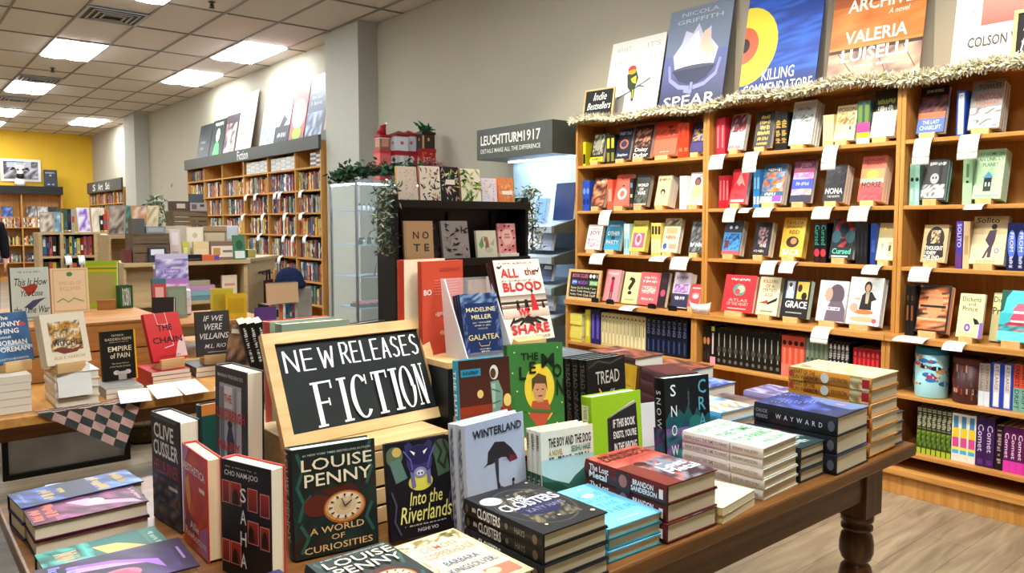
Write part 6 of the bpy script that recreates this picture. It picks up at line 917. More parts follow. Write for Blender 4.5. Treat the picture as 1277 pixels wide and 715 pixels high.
m = M(); m.prism([(0, 0), (.06, 0), (.06, .006), (.02, .05), (0, .05)], 0, .08, 'x'); o = m.build('book_stand', CRATEW); o.location = (.84, 4.22, .9985); o.rotation_euler = (0, 0, -.35); tag(o, 'small cardboard wedge in front of the tall lime green book', 'book stand')
# white cards
def card(label, x, y, z, w, h, rot):
    m = M(); m.box(0, 0, 0, w, .0012, h); m.box(w * .3, -.0003, h * .7, w * .7, .0, h * .73)
    o = m.build('price_card', WHITEC); o.location = (x, y, z); o.rotation_euler = rot; tag(o, label, 'card')
card('large white card hanging in front of the cream stack', .492, 3.142, .80, .11, .115, (math.radians(-14), 0, math.radians(2)))
card('white card lying in front of the grey stack under the column cover', .675, 3.06, .768, .105, .12, (math.radians(-78), 0, math.radians(-8)))
card('white card at the table edge below the bright red cover, left of the pair', .80, 3.055, .768, .095, .12, (math.radians(-74), 0, math.radians(4)))
card('white card at the table edge below the bright red cover, right of the pair', .903, 3.055, .768, .095, .12, (math.radians(-74), 0, math.radians(9)))
card('white card hanging over the table edge under the charcoal script cover', 1.03, 3.075, .68, .09, .10, (math.radians(-20), 0, math.radians(2)))
card('white card leaning on the crate behind the cream ornate cover', .60, 3.672, .7608, .07, .2, (math.radians(-6), 0, 0))
# checked cloth hanging over the edge
m = M(); A = Vector((.42, 3.088, .764)); B_ = Vector((.752, 3.088, .764)); T_ = Vector((.685, 3.07, .59)); N_ = 7
def cl(a, b):
    p = T_ + (A - T_) * a + (B_ - T_) * b; return (p.x, p.y - .006 * math.sin(p.x * 70), p.z)
for i in range(N_):
    for j in range(N_ - i):
        q = [(i, j), (i + 1, j), (i + 1, j + 1), (i, j + 1)] if i + j < N_ - 1 else [(i, j), (i + 1, j), (i, j + 1)]
        m.face([cl(a / N_, b / N_) for a, b in q], 'c09a90' if (i + j) % 2 else '37403c')
for i in range(8):
    for j in range(4):
        x0 = .42 + i * .0415; m.face([(x0, 3.088 + j * .016, .764), (x0 + .0415, 3.088 + j * .016, .764), (x0 + .0415, 3.104 + j * .016, .764), (x0, 3.104 + j * .016, .764)], 'c09a90' if (i + j) % 2 else '37403c')
o = m.build('checked_cloth', MATTE); so = o.modifiers.new('thickness', 'SOLIDIFY'); so.thickness = .002
tag(o, 'pink and dark checked cloth hanging in a point over the left table edge', 'cloth')
# back of the left table
riser('dark riser at the back of the left table carrying small books', 1.0, 3.95, 1.6, 4.5, .7605, .93, CRATEW)
RZ = .9315
upright('book', 'white and purple watercolour mountain book standing at the back of the left table', 1.155, 4.36, 1.075, .16, .19, .03, -14, 8, 'c8c4e0', pages='f4f0f4',
        front=[('R', 0, 0, 1, .55, '9a6ac0', 'c888c8'), ('N', 0, .3, 1, .85, ['d8d4ec', 'a89cd0', '6a5ca0', 'eceaf4', '8878b8'], 71, 8, 6), ('R', .22, .42, .78, .58, 'c8b8e0'), ('R', .24, .435, .76, .565, '9c84c8'), ('L', .32, .46, .68, .54, 'e0d8f0'), ('N', 0, 0, 1, .15, ['e8a8d0', 'f4d8ec', 'd080b8'], 73, 8, 3)], spine='8a7ab8')
stack('book', 'pink and white paperback lying under the watercolour mountain book', 1.15, 4.35, 1.063, .17, .16, .042, 3, -14, 'e8c8dc', (), 'd8a8c4', (), 'f0e8ec', False, .006, 5, 'pink and white paperback on the dark riser')
for lab, x, y, z, w, h, t, yaw, lean, col, art, sp in (
        ('narrow red and teal book leaning behind the bright red cover', 1.085, 4.16, .932, .065, .215, .04, -10, 12, 'b83a38', [('R', 0, .88, 1, 1, '3a6a70'), ('R', .2, .5, .8, .8, 'e0a898'), ('R', .3, .1, .8, .3, '3c2024')], '2c3c48'),
        ('sage hardcover standing behind the narrow red and teal book', 1.165, 4.22, .932, .10, .165, .03, -6, 3, '8a9c88', [('R', .1, .1, .9, .9, '96a894')], '7a8c78'),
        ('green paperback with white vertical lettering left of the black book', .945, 4.22, .9995, .06, .115, .08, 0, 2, '2a5a38', [('T', 'ROBIN', .2, .1, .8, .9, 'f0f0e8')], '1e4a2c'),
        ('black hardcover with cream pages standing behind the bright red cover', 1.03, 3.99, .932, .10, .135, .05, -25, 10, '2c2422', [], '221a18'),
        ('front yellow hardcover behind the charcoal script cover', 1.40, 4.02, .932, .10, .13, .05, -25, 6, 'dcb428', [('R', .1, .2, .9, .8, 'c8a020')], 'e0b030'),
        ('rear yellow green hardcover behind the charcoal script cover', 1.36, 4.12, .932, .11, .15, .05, -20, 2, 'c8b83c', [('R', .1, .2, .9, .8, 'b8a830')], 'c8b83c'),
        ('purple backed hardcover lying behind the charcoal script cover', 1.48, 3.80, .762, .10, .24, .05, -10, 6, '5a3a80', [], '4a2c70')):
    upright('book', lab, x, y, z, w, h, t, yaw, lean, col, front=art, spine=sp, pages='f2ead8')
for k, (x, yaw, lab) in enumerate(((1.155, 62, 'brown photo covered hardcover leaning right of the charcoal script cover'), (1.215, 58, 'second brown photo covered hardcover leaning right of the charcoal script cover'))):
    upright('book', lab, x, 3.35 + .03 * k, .80, .14, .19, .035, -yaw, 12, '4a3a30', front=[('N', 0, 0, 1, 1, ['4a3a30', '8a6a50', '2c2420', 'a88868'], 75 + k, 5, 6), ('R', .1, .8, .6, .9, 'd8d0c0')], pages='eadfc8')
lstack('dark grey book lying flat right of the charcoal script stack', 1.215, 3.2, .80, .16, .20, 1, 0, '3a3c44')
for k in range(3):
    o = book('book', ['black spined paperback with white lettering leaning at the right end of the left table', 'second black spined paperback leaning at the right end of the left table', 'third black spined paperback leaning at the right end of the left table'][k], .13, .215, .03, '3a2c20', (1.235 + .031 * k, 3.16 - .008 * k, .806), (Matrix.Rotation(-.24, 4, 'Y') @ Matrix.Rotation(math.radians(75), 4, 'Z')).to_euler(), spine='1a1614', spine_art=[('L', .3, .5, .72, .9, 'e0dcd4'), ('L', .3, .2, .66, .45, 'e0dcd4')], pages='ecd8b0', hard=False)
# floor things under and behind the left table
e = empty('storage_chest', 'dark grey storage chest standing on the floor under the left table', 'chest', (.5, 5.0, 0))
m = M(); m.box(.02, .02, .03, .63, .43, .36); m.build('body_panel', TRUNK, e)
for x in (0, .62):
    for y in (0, .42):
        m = M(); m.box(x, y, 0, x + .03, y + .03, .38); m.build('corner_post', DARKM, e)
m = M(); m.box(-.005, -.005, .36, .655, .455, .385); m.build('lid', TRUNK, e, bevel=.004)
m = M(); m.box(.03, -.004, .0, .62, .02, .03); m.build('bottom_rail', DARKM, e)
e = empty('wicker_basket', 'round dark wicker basket on the floor beside the trunk', 'basket', (1.34, 5.40, 0))
m = M(); m.lathe([(.11, 0), (.14, .03), (.15, .10), (.155, .13), (.145, .13), (.13, .04), (.1, .015)], n=28); m.build('bowl', WICK, e, smooth=True)
m = M(); m.tube([(.152 * math.cos(2 * PI * k / 30), .152 * math.sin(2 * PI * k / 30), .13) for k in range(31)], .012, 6); m.build('rim', WICK, e, smooth=True)
m = M(); m.tube([(.15 * math.cos(PI * k / 14), 0, .13 + .13 * math.sin(PI * k / 14)) for k in range(15)], .007, 6); m.build('handle', WICK, e, smooth=True)
# ------------------------------------------------------------------ black notebook rack
RY = 4.0
e = empty('notebook_rack', 'black freestanding rack with notebooks on slanted shelves', 'rack', (2.38, RY, 0))
for x in (0, 1.02):
    m = M(); m.box(x, -.05, 0, x + .025, .16, 1.60); m.build('side_panel', BLACKM, e, bevel=.002)
m = M(); m.box(.025, .14, 0, 1.02, .16, 1.57); m.build('back_panel', BLACKM, e)
for z in (1.555, 1.195, .815, .45):
    m = M(); m.box(.025, -.06, z - .03, 1.02, .14, z); m.box(.0, -.07, z - .035, 1.045, -.055, z + .012); m.build('shelf', BLACKM, e, bevel=.002)
for x in (.14, .5, .86):
    m = M(); m.box(x, .125, .1, x + .018, .142, 1.5); m.build('upright_rail', DARKM, e)
def botan(seed, bg, cols, n=34, sx=.07, sy=.05):
    sx *= 1.7; sy *= 1.7
    r = random.Random(seed); a = [('R', 0, 0, 1, 1, bg)]
    for _ in range(n):
        u, v, t = r.uniform(.06, .94), r.uniform(.05, .95), r.uniform(0, PI); L, wd = r.uniform(.5, 1.2) * sx, r.uniform(.3, .5) * sy
        c, s_ = math.cos(t), math.sin(t)
        a.append(('P', [(u + c * L, v + s_ * L * .75), (u - s_ * wd, v + c * wd * .75), (u - c * L, v - s_ * L * .75), (u + s_ * wd, v - c * wd * .75)], r.choice(cols)))
    return a
def nb(lab, x, y, z, w, h, t, lean, col, art, yaw=0, pages='efe6d6', spine=None):
    return book('notebook', lab, w, h, t, col, (2.0 + x, RY + y, z), lean_rot(math.radians(yaw), math.radians(lean)), front=art, spine=spine, pages=pages, hard=False, cat='notebook')
TZ1, TZ2, TZ3 = 1.5565, 1.1965, .8165
def wn(txt): return [('R', .25, .5, .75, .64, 'f0ece4')]
nb('cream notebook with tiny pastel sprigs, leftmost on the rack top shelf', .425, -.02, TZ1, .14, .215, .02, 7, 'e4d4c0', botan(1, 'e4d4c0', ['d8a090', 'a8b098', 'd8b8a8', 'c89888'], 40, .04, .03), spine='d89a4a')
nb('white notebook with a bold dark floral print, second on the rack top shelf', .575, -.03, TZ1, .15, .222, .022, 5, 'f0ead8', botan(2, 'f0ead8', ['243024', '8a3a2c', 'd8a848', '243024', '5a6a4a', 'b85a3c'], 42), spine='a85a34')
nb('black notebook with a bright floral print and white label, third on the rack top shelf', .735, -.02, TZ1, .14, .225, .022, 5, '1c2024', botan(3, '1c2024', ['e8dcc0', '6a9a60', 'd89a9c', 'e8e4d8', '8ab0a0', 'e0c060'], 46) + wn(''), spine='1c2024')
nb('cream notebook with large green leaves, fourth on the rack top shelf', .885, -.03, TZ1, .155, .22, .03, 6, 'f2ecd4', botan(4, 'f2ecd4', ['7aa040', '3c5a30', '94b85c', '2c3c24', 'a8c070'], 36, .12, .07), spine='8a6a40')
nb('small white notebook with lilac pattern on the rack top shelf', 1.055, -.02, TZ1, .125, .165, .015, 6, 'e8e4ec', botan(5, 'e8e4ec', ['a898c8', 'd8b0b8', 'c0b0d8', '8a88b0'], 40, .06, .03))
nb('small orange notebook with a white band on the rack top shelf', 1.195, -.02, TZ1, .13, .172, .03, 6, 'e08a58', botan(6, 'e08a58', ['f0b890', 'd06a3c', 'e8a070'], 30, .08, .06) + [('R', .2, .35, .9, .5, 'f4e8dc')], spine='d8703c')
nb('green leafed notebook at the right end of the rack top shelf', 1.30, .05, TZ1, .09, .175, .02, 5, '4a9a3c', botan(7, '58a848', ['2c7a2c', '8ac868', 'e8a0b0'], 26, .15, .1))
nb('kraft spiral notebook lettered NOTE in floral letters on the rack second shelf', .46, -.03, TZ2, .21, .245, .018, 4, 'cda67c',
   [('R', 0, 0, 1, 1, 'cda67c'), ('B', 'N O', .3, .55, .85, .74, '4a4038'), ('B', 'T E', .3, .24, .85, .43, '4a4038'), ('E', .66, .66, .04, .04, '9a5a44'), ('E', .4, .3, .03, .04, '6a7a50'), ('E', .78, .3, .03, .04, '9a5a44')] + [('E', .04, .04 + .042 * k, .012, .01, '2c2620') for k in range(23)], spine='b89068')
nb('dark floral notebook half hidden on the rack second shelf', .675, .035, TZ2, .12, .235, .02, 6, '3a2c28', botan(8, '3a2c28', ['5a443c', '2a201c', '6a5448'], 30, .1, .07))
nb('grey notebook with black leaves on the rack second shelf', .745, -.03, TZ2, .205, .248, .022, 9, 'a8a09c', botan(9, 'a8a09c', ['2c2828', '383434', 'b8b0ac', '98908c', '242020'], 40, .09, .06), spine='8a8480')
nb('dark boxed set left of the small watercolour notebook', .955, .06, TZ2, .055, .17, .03, 4, '6a5c50', [('R', .1, .6, .9, .85, 'b8a890'), ('R', .1, .2, .9, .45, '3c342c')])
nb('small cream notebook with a watercolour fox on the rack second shelf', 1.01, -.03, TZ2, .165, .185, .02, 8, 'd8d8c0', [('R', .03, .03, .97, .97, 'e0e0cc'), ('P', [(.1, .5), (.3, .8), (.35, .45), (.2, .35)], '6aa860'), ('P', [(.4, .3), (.45, .65), (.35, .8), (.5, .75), (.6, .6), (.62, .3)], '9a6a58'), ('E', .47, .68, .11, .1, 'a87860'), ('E', .6, .3, .2, .1, 'c8c8b8'), ('P', [(.65, .5), (.9, .7), (.85, .45)], 'b0c0a0')])
nb('pink notebook with a black leaf wreath on the rack second shelf', 1.195, -.02, TZ2 + .03, .15, .2, .018, 6, 'e49a9c', [('N', 0, 0, 1, 1, ['e49a9c', 'f0b8b0', 'd87a84', 'eca8a4'], 81, 5, 6), ('E', .5, .55, .3, .26, 'f0c8c4'), ('L', .35, .6, .65, .66, 'b84a50'), ('L', .33, .5, .67, .57, 'b84a50')] + [('P', [(.5 + .4 * math.cos(a) - .08, .5 + .42 * math.sin(a)), (.5 + .4 * math.cos(a), .5 + .42 * math.sin(a) + .05), (.5 + .4 * math.cos(a) + .08, .5 + .42 * math.sin(a) + .02), (.5 + .4 * math.cos(a), .5 + .42 * math.sin(a) - .03)], '2c2024') for a in [k * .62 for k in range(10)]])
m = M(); m.box(0, 0, 0, .16, .2, .03); o = m.build('card_box', WHITEC, bevel=.002); o.location = (3.19, RY - .04, TZ2); tag(o, 'pale flat box under the pink wreath notebook', 'box')
nb('brown patterned spiral notebook on the rack third shelf', .43, -.03, TZ3, .13, .25, .016, 5, '7a6658', botan(10, '7a6658', ['5a483c', '8a7868', '6a5648'], 60, .05, .03) + [('R', .4, .45, .75, .65, 'd8d0c8')] + [('E', .04, .03 + .034 * k, .012, .008, 'e8e0d8') for k in range(29)])
nb('white spiral notebook beside the brown patterned one', .575, .0, TZ3, .14, .25, .016, 4, 'c8c0b8', botan(11, 'c8c0b8', ['8a7868', 'a89888'], 40, .05, .03) + [('E', .04, .03 + .034 * k, .012, .008, '3c342c') for k in range(29)])
nb('tan notebook on the rack third shelf behind the orange red hardcover', 1.0, .05, TZ3, .16, .24, .02, 4, 'd0a888', botan(12, 'd0a888', ['b88a6a', 'e0c0a0'], 20))
# ------------------------------------------------------------------ glass display cabinet, greenery, gift boxes
e = empty('display_cabinet', 'tall glass display cabinet with lit edges and glass shelves of small bottles', 'cabinet', (3.47, 6.45, 0))
CW, CDp, CT_ = 1.05, .53, 1.80
for x, y in ((0, 0), (CW - .02, 0), (0, CDp - .02), (CW - .02, CDp - .02)):
    m = M(); m.box(x, y, .3, x + .02, y + .02, CT_); m.build('corner_post', STEEL, e)
m = M(); m.box(0, 0, 0, CW, CDp, .3); m.build('base', GREYL, e)
m = M(); m.box(-.005, -.005, CT_, CW + .005, CDp + .005, CT_ + .03); m.build('top_panel', STEEL, e)
m = M(); m.box(.02, .004, CT_ - .012, CW - .02, .016, CT_); m.box(.004, .02, CT_ - .012, .016, CDp - .02, CT_); m.build('led_strip', LEDS, e)
for nm, a in (('glass_pane', (.003, .02, .3, .008, CDp - .02, CT_ - .012)), ('glass_pane', (.02, .003, .3, CW - .02, .008, CT_ - .012))):
    m = M(); m.box(*a); m.build(nm, GLASS, e)
CSH = (1.55, 1.225, .915, .62)
for z in CSH:
    m = M(); m.box(.03, .03, z - .008, CW - .03, CDp - .05, z); m.build('glass_shelf', BLUEG, e)
def bottle(label, x, y, z, body, cap, group, src=None):
    e = empty('ink_bottle', label, 'bottle', (x, y, z), group=group)
    m = M(); m.lathe([(.013, 0), (.015, .004), (.015, .035), (.008, .042)], n=10, col=body); m.build('bottle_body', PRINT, e, smooth=True)
    m = M(); m.lathe([(.009, .041), (.009, .064)], n=10, col=cap); m.build('cap', PRINT, e, smooth=True)
for k in range(7): bottle('small white bottle with a dark cap in the row on the cabinet top shelf', 3.545 + .05 * k, 6.52, 1.551, 'e8f0f4', '243844', 'bottles on the cabinet top shelf')
for k in range(6): bottle('small black bottle in the group on the cabinet second shelf', 3.545 + .045 * k, 6.52 + .05 * (k % 2), 1.226, '1c2024', '101214', 'bottles on the cabinet second shelf')
for k in range(3): bottle('small white bottle at the back of the cabinet second shelf', 3.66 + .05 * k, 6.66, 1.226, 'dce4ec', '2c3c50', 'white bottles at the back of the second shelf')
e = empty('pen_tray', 'dark tray of red pens on the lowest cabinet shelf', 'tray', (3.54, 6.52, .621))
m = M(); m.box(0, 0, 0, .3, .2, .03); m.build('tray', BLACKM, e, bevel=.003)
for k in range(12):
    m = M(); m.tube([(.015 + .024 * k, .01, .036), (.02 + .024 * k, .19, .045)], .006, 6, ['c83040', 'd85060', '8a2030'][k % 3]); m.build('pen', PRINT, e)
for k, c in enumerate(('3a4a60', 'c8d0d8', '2c3038')):
    m = M(); m.tube([(0, 0, 0), (.16, .02, .0)], .006, 8, c); m.tube([(.16, .02, 0), (.18, .0225, 0)], .004, 8, '8a9098'); o = m.build('fountain_pen', PRINT, smooth=True); o.location = (3.54 + .05 * k, 6.5 + .05 * k, .922); o.rotation_euler = (0, 0, .2 * k); tag(o, ['blue grey fountain pen lying on the cabinet third shelf', 'silver fountain pen lying on the cabinet third shelf', 'black fountain pen lying on the cabinet third shelf'][k], 'pen')
e = empty('pen_stand', 'small dark pen stand upright on the cabinet third shelf', 'pen stand', (3.72, 6.56, .916))
m = M(); m.lathe([(.03, 0), (.03, .006), (.012, .012)], n=14, col='1c1c20'); m.build('base', PRINT, e)
m = M(); m.tube([(0, 0, .01), (.025, 0, .13)], [.006, .003], 8, '1c1c20'); m.build('pen', PRINT, e)
def leaves(m, pts, n, spread, seed, cols, size=(.02, .05), wid=.4, drop=0):
    r = random.Random(seed); pts = [Vector(p) for p in pts]
    for _ in range(n):
        f = r.uniform(0, len(pts) - 1.001); i = int(f); c = pts[i].lerp(pts[i + 1], f - i) + Vector((r.gauss(0, spread), r.gauss(0, spread), abs(r.gauss(0, spread)) * (1 - drop) - drop * abs(r.gauss(0, spread))))
        d = Vector((r.uniform(-1, 1), r.uniform(-1, 1), r.uniform(-.5 - drop, .8))).normalized(); s = r.uniform(*size); w = d.orthogonal(); w.rotate(Matrix.Rotation(r.uniform(0, 6), 3, d)); w = w.normalized() * s * wid * .5
        m.face([c, c + d * s * .4 + w, c + d * s, c + d * s * .4 - w], r.choice(cols))
GRN = ['20402a', '2c5434', '183020', '3a6440', '284a30']
e = empty('evergreen_garland', 'dark green leafy garland with berries along the top of the glass cabinet', 'garland', (3.46, 6.42, 1.80))
pth = [(-.14, .1, .0), (-.05, .05, .06), (.15, .0, .08), (.4, -.02, .09), (.65, .0, .1), (.88, .05, .07)]
m = M(); leaves(m, pth, 1700, .042, 3, GRN, (.03, .075), .55); m.build('leaves', LEAFM, e)['kind'] = 'stuff'
m = M(); m.tube(pth, .01, 6, '4a3624'); m.build('stem', LEAFM, e)
r = random.Random(5)
for (cx, cz) in ((.12, .12), (.72, .2), (.8, .17)):
    m = M()
    for _ in range(40): leaves(m, [(cx, -.03, cz), (cx + .1, -.03, cz)], 6, .035, r.random(), ['7a5c54', '9a7468', '5c3c34', 'b08c7c'] if cx < .5 else ['b04048', 'd8b0a8', '8a2c34', '9a7060'], (.012, .03), .6)
    m.build('berry_cluster', LEAFM, e)['kind'] = 'stuff'
def gift(label, x, y, z, w, d, h, col, art, lid, lidcol, topper=None):
    e = empty('gift_box', label, 'gift box', (x, y, z)); m = M(); m.box(0, 0, 0, w, d, h, col)
    paint(m, art, lambda u, v, L: (u * w, -L, v * h), .0004); paint(m, art, lambda u, v, L: (-L, d * (1 - u), v * h), .0004); m.build('box', PRINT, e)
    m = M()
    if lid == 'flat': m.box(-.004, -.004, h * .9, w + .004, d + .004, h + .004, lidcol)
    else:
        m.box(-.008, -.008, h * .93, w + .008, d + .008, h + .012, lidcol)
        m.face([(-.008, -.008, h + .012), (w + .008, -.008, h + .012), (w / 2, d / 2, h + .05)], lidcol); m.face([(w + .008, -.008, h + .012), (w + .008, d + .008, h + .012), (w / 2, d / 2, h + .05)], lidcol)
        m.face([(w + .008, d + .008, h + .012), (-.008, d + .008, h + .012), (w / 2, d / 2, h + .05)], lidcol); m.face([(-.008, d + .008, h + .012), (-.008, -.008, h + .012), (w / 2, d / 2, h + .05)], lidcol)
    m.build('lid', PRINT, e)
    if topper == 'hat':
        m = M(); m.tube([(w * .4, d / 2, h + .03), (w * .6, d / 2, h + .10), (w * .9, d / 2, h + .13)], [.05, .03, .008], 10, 'a01820'); ht = m.build('hat', PRINT, e, smooth=True)
        m = M(); m.lathe([(.002, -.016), (.014, -.008), (.016, 0), (.012, .01), (.002, .016)], n=10, col='f0f0f0'); o = m.build('pompom', PRINT, ht, smooth=True); o.location = (w * .95, d / 2, h + .135)
    if topper == 'leaf':
        m = M(); leaves(m, [(w * .3, d / 2, h + .03), (w * .7, d / 2, h + .05)], 60, .018, 7, ['1e5a3c', '2c7048', '184a30'], (.05, .1), .35); m.build('bow', LEAFM, e)
GZ = 1.8315
FACE = [('E', .5, .5, .16, .12, 'd87078'), ('E', .5, .5, .06, .05, 'a83040')]
gift('lower pink red gift box at the left of the stacked gift boxes', 3.83, 6.62, GZ, .12, .12, .31, 'd85a58', [('R', .1, .1, .9, .85, 'dc6a64')], 'flat', 'c03a3c')
gift('upper gift box with a red pointed hat and pompom, leftmost of the stacked gift boxes', 3.835, 6.625, GZ + .316, .11, .11, .12, '8a6450', [('R', .15, .2, .85, .8, 'c88a70'), ('R', 0, .85, 1, 1, 'f0f0f0')], 'roof', 'a01820', 'hat')
gift('lower white gift box with a red stripe, second from left of the stacked gift boxes', 3.965, 6.55, GZ, .15, .13, .30, 'c8c6c4', [('R', 0, .86, 1, 1, 'b82830'), ('R', .3, 0, .6, .86, 'e4e2e0')], 'flat', 'a01c24')
gift('upper white gift box with a small red mark and green trimmed lid', 3.97, 6.555, GZ + .306, .14, .12, .15, 'd0d4d8', FACE, 'roof', '7a1820')
gift('lower red gift box with a white dot, third of the stacked gift boxes', 4.13, 6.62, GZ, .12, .12, .31, 'c03038', [('E', .5, .75, .25, .1, 'f0f0f0')], 'flat', 'a82028')
gift('upper white gift box with a dark red roof shaped lid', 4.135, 6.625, GZ + .316, .11, .11, .16, 'd0d0d8', FACE, 'roof', '8a1820')
gift('lower bright red gift box with a cream tag, right end of the stacked gift boxes', 4.27, 6.55, GZ, .16, .13, .34, 'c02824', [('R', .3, .55, .62, .75, 'e0cc9c'), ('R', 0, 0, .12, 1, 'c86a48')], 'flat', 'a82420')
gift('upper dark brown gift box with a large green bow', 4.275, 6.555, GZ + .346, .15, .12, .15, '3c2c24', [('E', .5, .6, .08, .12, 'd8a860'), ('R', 0, .0, .15, .85, 'c89a70')], 'roof', '2c2018', 'leaf')
for lab, x, sd in (('grey green sprig garland hanging down the left side of the black rack', 2.36, 4), ('grey green sprig garland hanging down the right side of the black rack', 3.47, 6)):
    e = empty('sprig_garland', lab, 'garland', (x, RY + .0, 1.6))
    pth = [(.03, .0, .06), (-.02, .0, 0), (-.035 if x < 3 else .03, 0, -.1), (-.03 if x < 3 else .035, 0, -.22), (-.02 if x < 3 else .03, 0, -.36)]
    m = M(); leaves(m, pth, 620, .035, sd, ['5a6a54', '7c8a70', '3c5040', '98a488', '4a5a48', 'b0b49c'], (.02, .05), .3, .4); m.build('leaves', LEAFM, e)
    m = M(); m.tube(pth, .006, 5, '4a3c2c'); m.build('stem', LEAFM, e)
# ------------------------------------------------------------------ stationery wall display
e = empty('stationery_display', 'grey wall display with a lettered header above blue lit shelves of notebooks', 'display', (4.1, 4.4, 0))
m = M(); m.box(0, .05, 1.975, .43, 1.02, 2.235); hb = m.build('header_box', GREYH, e, bevel=.003)
for a_ in (('B', 'LEUCHTTURM', .06, .46, .63, .78, 'f0efe6'), ('T', '1917', .65, .46, .86, .79, 'f0efe6'), ('T', 'DETAILS MAKE ALL THE DIFFERENCE', .06, .2, .86, .34, 'e4e4dc')):
    m = M(); paint(m, [a_], lambda u, v, L: (-.0008 - L, 1.02 - u * .97, 1.975 + v * .26)); m.build('header_lettering', MATTE, hb)
m = M(); m.box(.4, .04, .3, .43, 1.0, 1.975); m.build('back_panel', BLUEG, e)
m = M(); m.box(.30, .1, 1.965, .325, .95, 1.974); m.build('led_strip', LEDS, e)
lamp('header_fill', 'AREA', (4.30, 4.93, 1.955), (4.36, 4.93, 1.2), 6, (.82, .92, 1), .12)  # extra lamp added beside the LED strip to brighten the shelves below
for z_ in (1.33, 1.085, .84): lamp('shelf_fill', 'AREA', (4.14, 4.93, z_), (4.24, 4.93, z_ - .2), 2.2, (.82, .92, 1), .1)  # added fill lamps without fixtures, one brightening the space under each shelf
for z in (1.40, 1.155, .91, .67):
    m = M(); m.prism([(.0, z - .05), (.0, z), (.012, z), (.4, z + .06), (.4, z - .05)], .05, 1.0, 'y'); m.build('shelf', GREYL, e, bevel=.002)
    m = M(); m.prism([(-.004, z - .055), (-.004, z + .004), (.4, z + .1), (.4, z - .055)], .02, .05, 'y'); m.build('end_plate', GREYH, e)
m = M(); m.box(.05, .05, 0, .43, 1.0, .3); m.build('base', GREYH, e)
def pnb(lab, x, y, z, w, h, t, lean, col, art=()):
    book('notebook', lab, w, h, t, col, (4.1 + x, 4.4 + y, z), lean_rot(-PI / 2, math.radians(lean)), front=art, pages='f0f0ec', hard=False, cat='notebook')
pnb('large dark navy notebook standing at the right of the wall display top shelf', .24, .30, 1.45, .24, .31, .02, 8, '22305c', [('R', .9, 0, .93, 1, '16203f')])
pnb('small light blue notebook with an elastic band on the wall display top shelf', .13, .42, 1.435, .16, .2, .02, 10, '7aa8d0', [('R', .82, 0, .86, 1, '5080b0')])
pnb('small white notebook at the left of the wall display top shelf', .2, .62, 1.44, .12, .13, .015, 12, 'dce4e4', [('R', .2, .5, .8, .7, 'a8c090')])
pnb('small grey blue notebook left of the light blue one', .2, .50, 1.44, .06, .13, .015, 12, '5a7088')
k = 0
for z, ys, cols in ((1.20, (.97, .83, .69, .55, .41, .27), ('e4ecf4', 'f0f2f4', 'c8d8ec', 'eceff2', 'f2f0ec', 'b8c8e0')), (.955, (.97, .80, .62, .44, .27), ('a8b8d8', 'e8ecf4', '26325c', 'd8e0f0', '26325c')), (.715, (.97, .78, .6, .42, .25), ('f0e8d0', 'e8d060', 'f4f4f0', 'e0c848', 'd8dce4'))):
    for y, c in zip(ys, cols):
        pnb('%s boxed notebook on the wall display %s shelf, %s from the left' % ({'e': 'pale', 'f': 'white', 'c': 'pale blue', 'b': 'grey blue', 'a': 'blue', '2': 'navy', 'd': 'pale grey'}[c[0]], ['second', 'third', 'fourth'][(1.2, .955, .715).index(z)], ['first', 'second', 'third', 'fourth', 'fifth', 'sixth'][ys.index(y)]), .08, y, z + .012, .125, .15, .03, 14, c, [('R', .0, .0, 1, .22, '8a98b4' if c[0] != '2' else '3c4a78'), ('R', .15, .6, .85, .8, 'ffffff' if c[0] == '2' else 'c0cce0')]); k += 1
# ------------------------------------------------------------------ fiction bookcase and farther shelves
BK = M(); BR = random.Random(2024)
PAL = ['b8443c', 'd8733c', '2c3c5c', '3c6a8a', 'e0d8c4', '1e1e22', '7a2c30', 'c8b078', '3c5a44', 'e8e4da', '8a3c5c', '5a7a9a', 'd89c3c', '4a3a5a', '2a5a60', 'e0c848', 'a8a49c', '6a3020', 'c85a4a', '203040', '88a878', 'f0ece4']
def fill(axis, a0, a1, front, z, hmax, full=1.0, depth=.14, back=1):
    """spines along axis 'x' or 'y' from a0 to a1; front is the plane of the spines"""
    p = a0
    while p < a0 + (a1 - a0) * full:
        t = BR.uniform(.018, .042); h = min(hmax - .02, BR.uniform(.17, .245)); c = BR.choice(PAL); fr = front + BR.uniform(0, .015)
        if p + t > a1: break
        if axis == 'y': BK.box(fr, p, z, fr + depth, p + t * .94, z + h, c); q = lambda u0, u1, v0, v1, cc: BK.face([(fr - .0006, p + t * .94 * (1 - u0), z + h * v0), (fr - .0006, p + t * .94 * (1 - u1), z + h * v0), (fr - .0006, p + t * .94 * (1 - u1), z + h * v1), (fr - .0006, p + t * .94 * (1 - u0), z + h * v1)], cc)
        else: BK.box(p, fr, z, p + t * .94, fr + depth, z + h, c); q = lambda u0, u1, v0, v1, cc: BK.face([(p + t * .94 * u0, fr - .0006, z + h * v0), (p + t * .94 * u1, fr - .0006, z + h * v0), (p + t * .94 * u1, fr - .0006, z + h * v1), (p + t * .94 * u0, fr - .0006, z + h * v1)], cc)
        c2 = BR.choice(PAL); v = BR.uniform(.2, .5); q(.2, .8, v, v + BR.uniform(.15, .4), c2)
        if BR.random() < .5: q(.1, .9, .04, .1, BR.choice(PAL))
        p += t
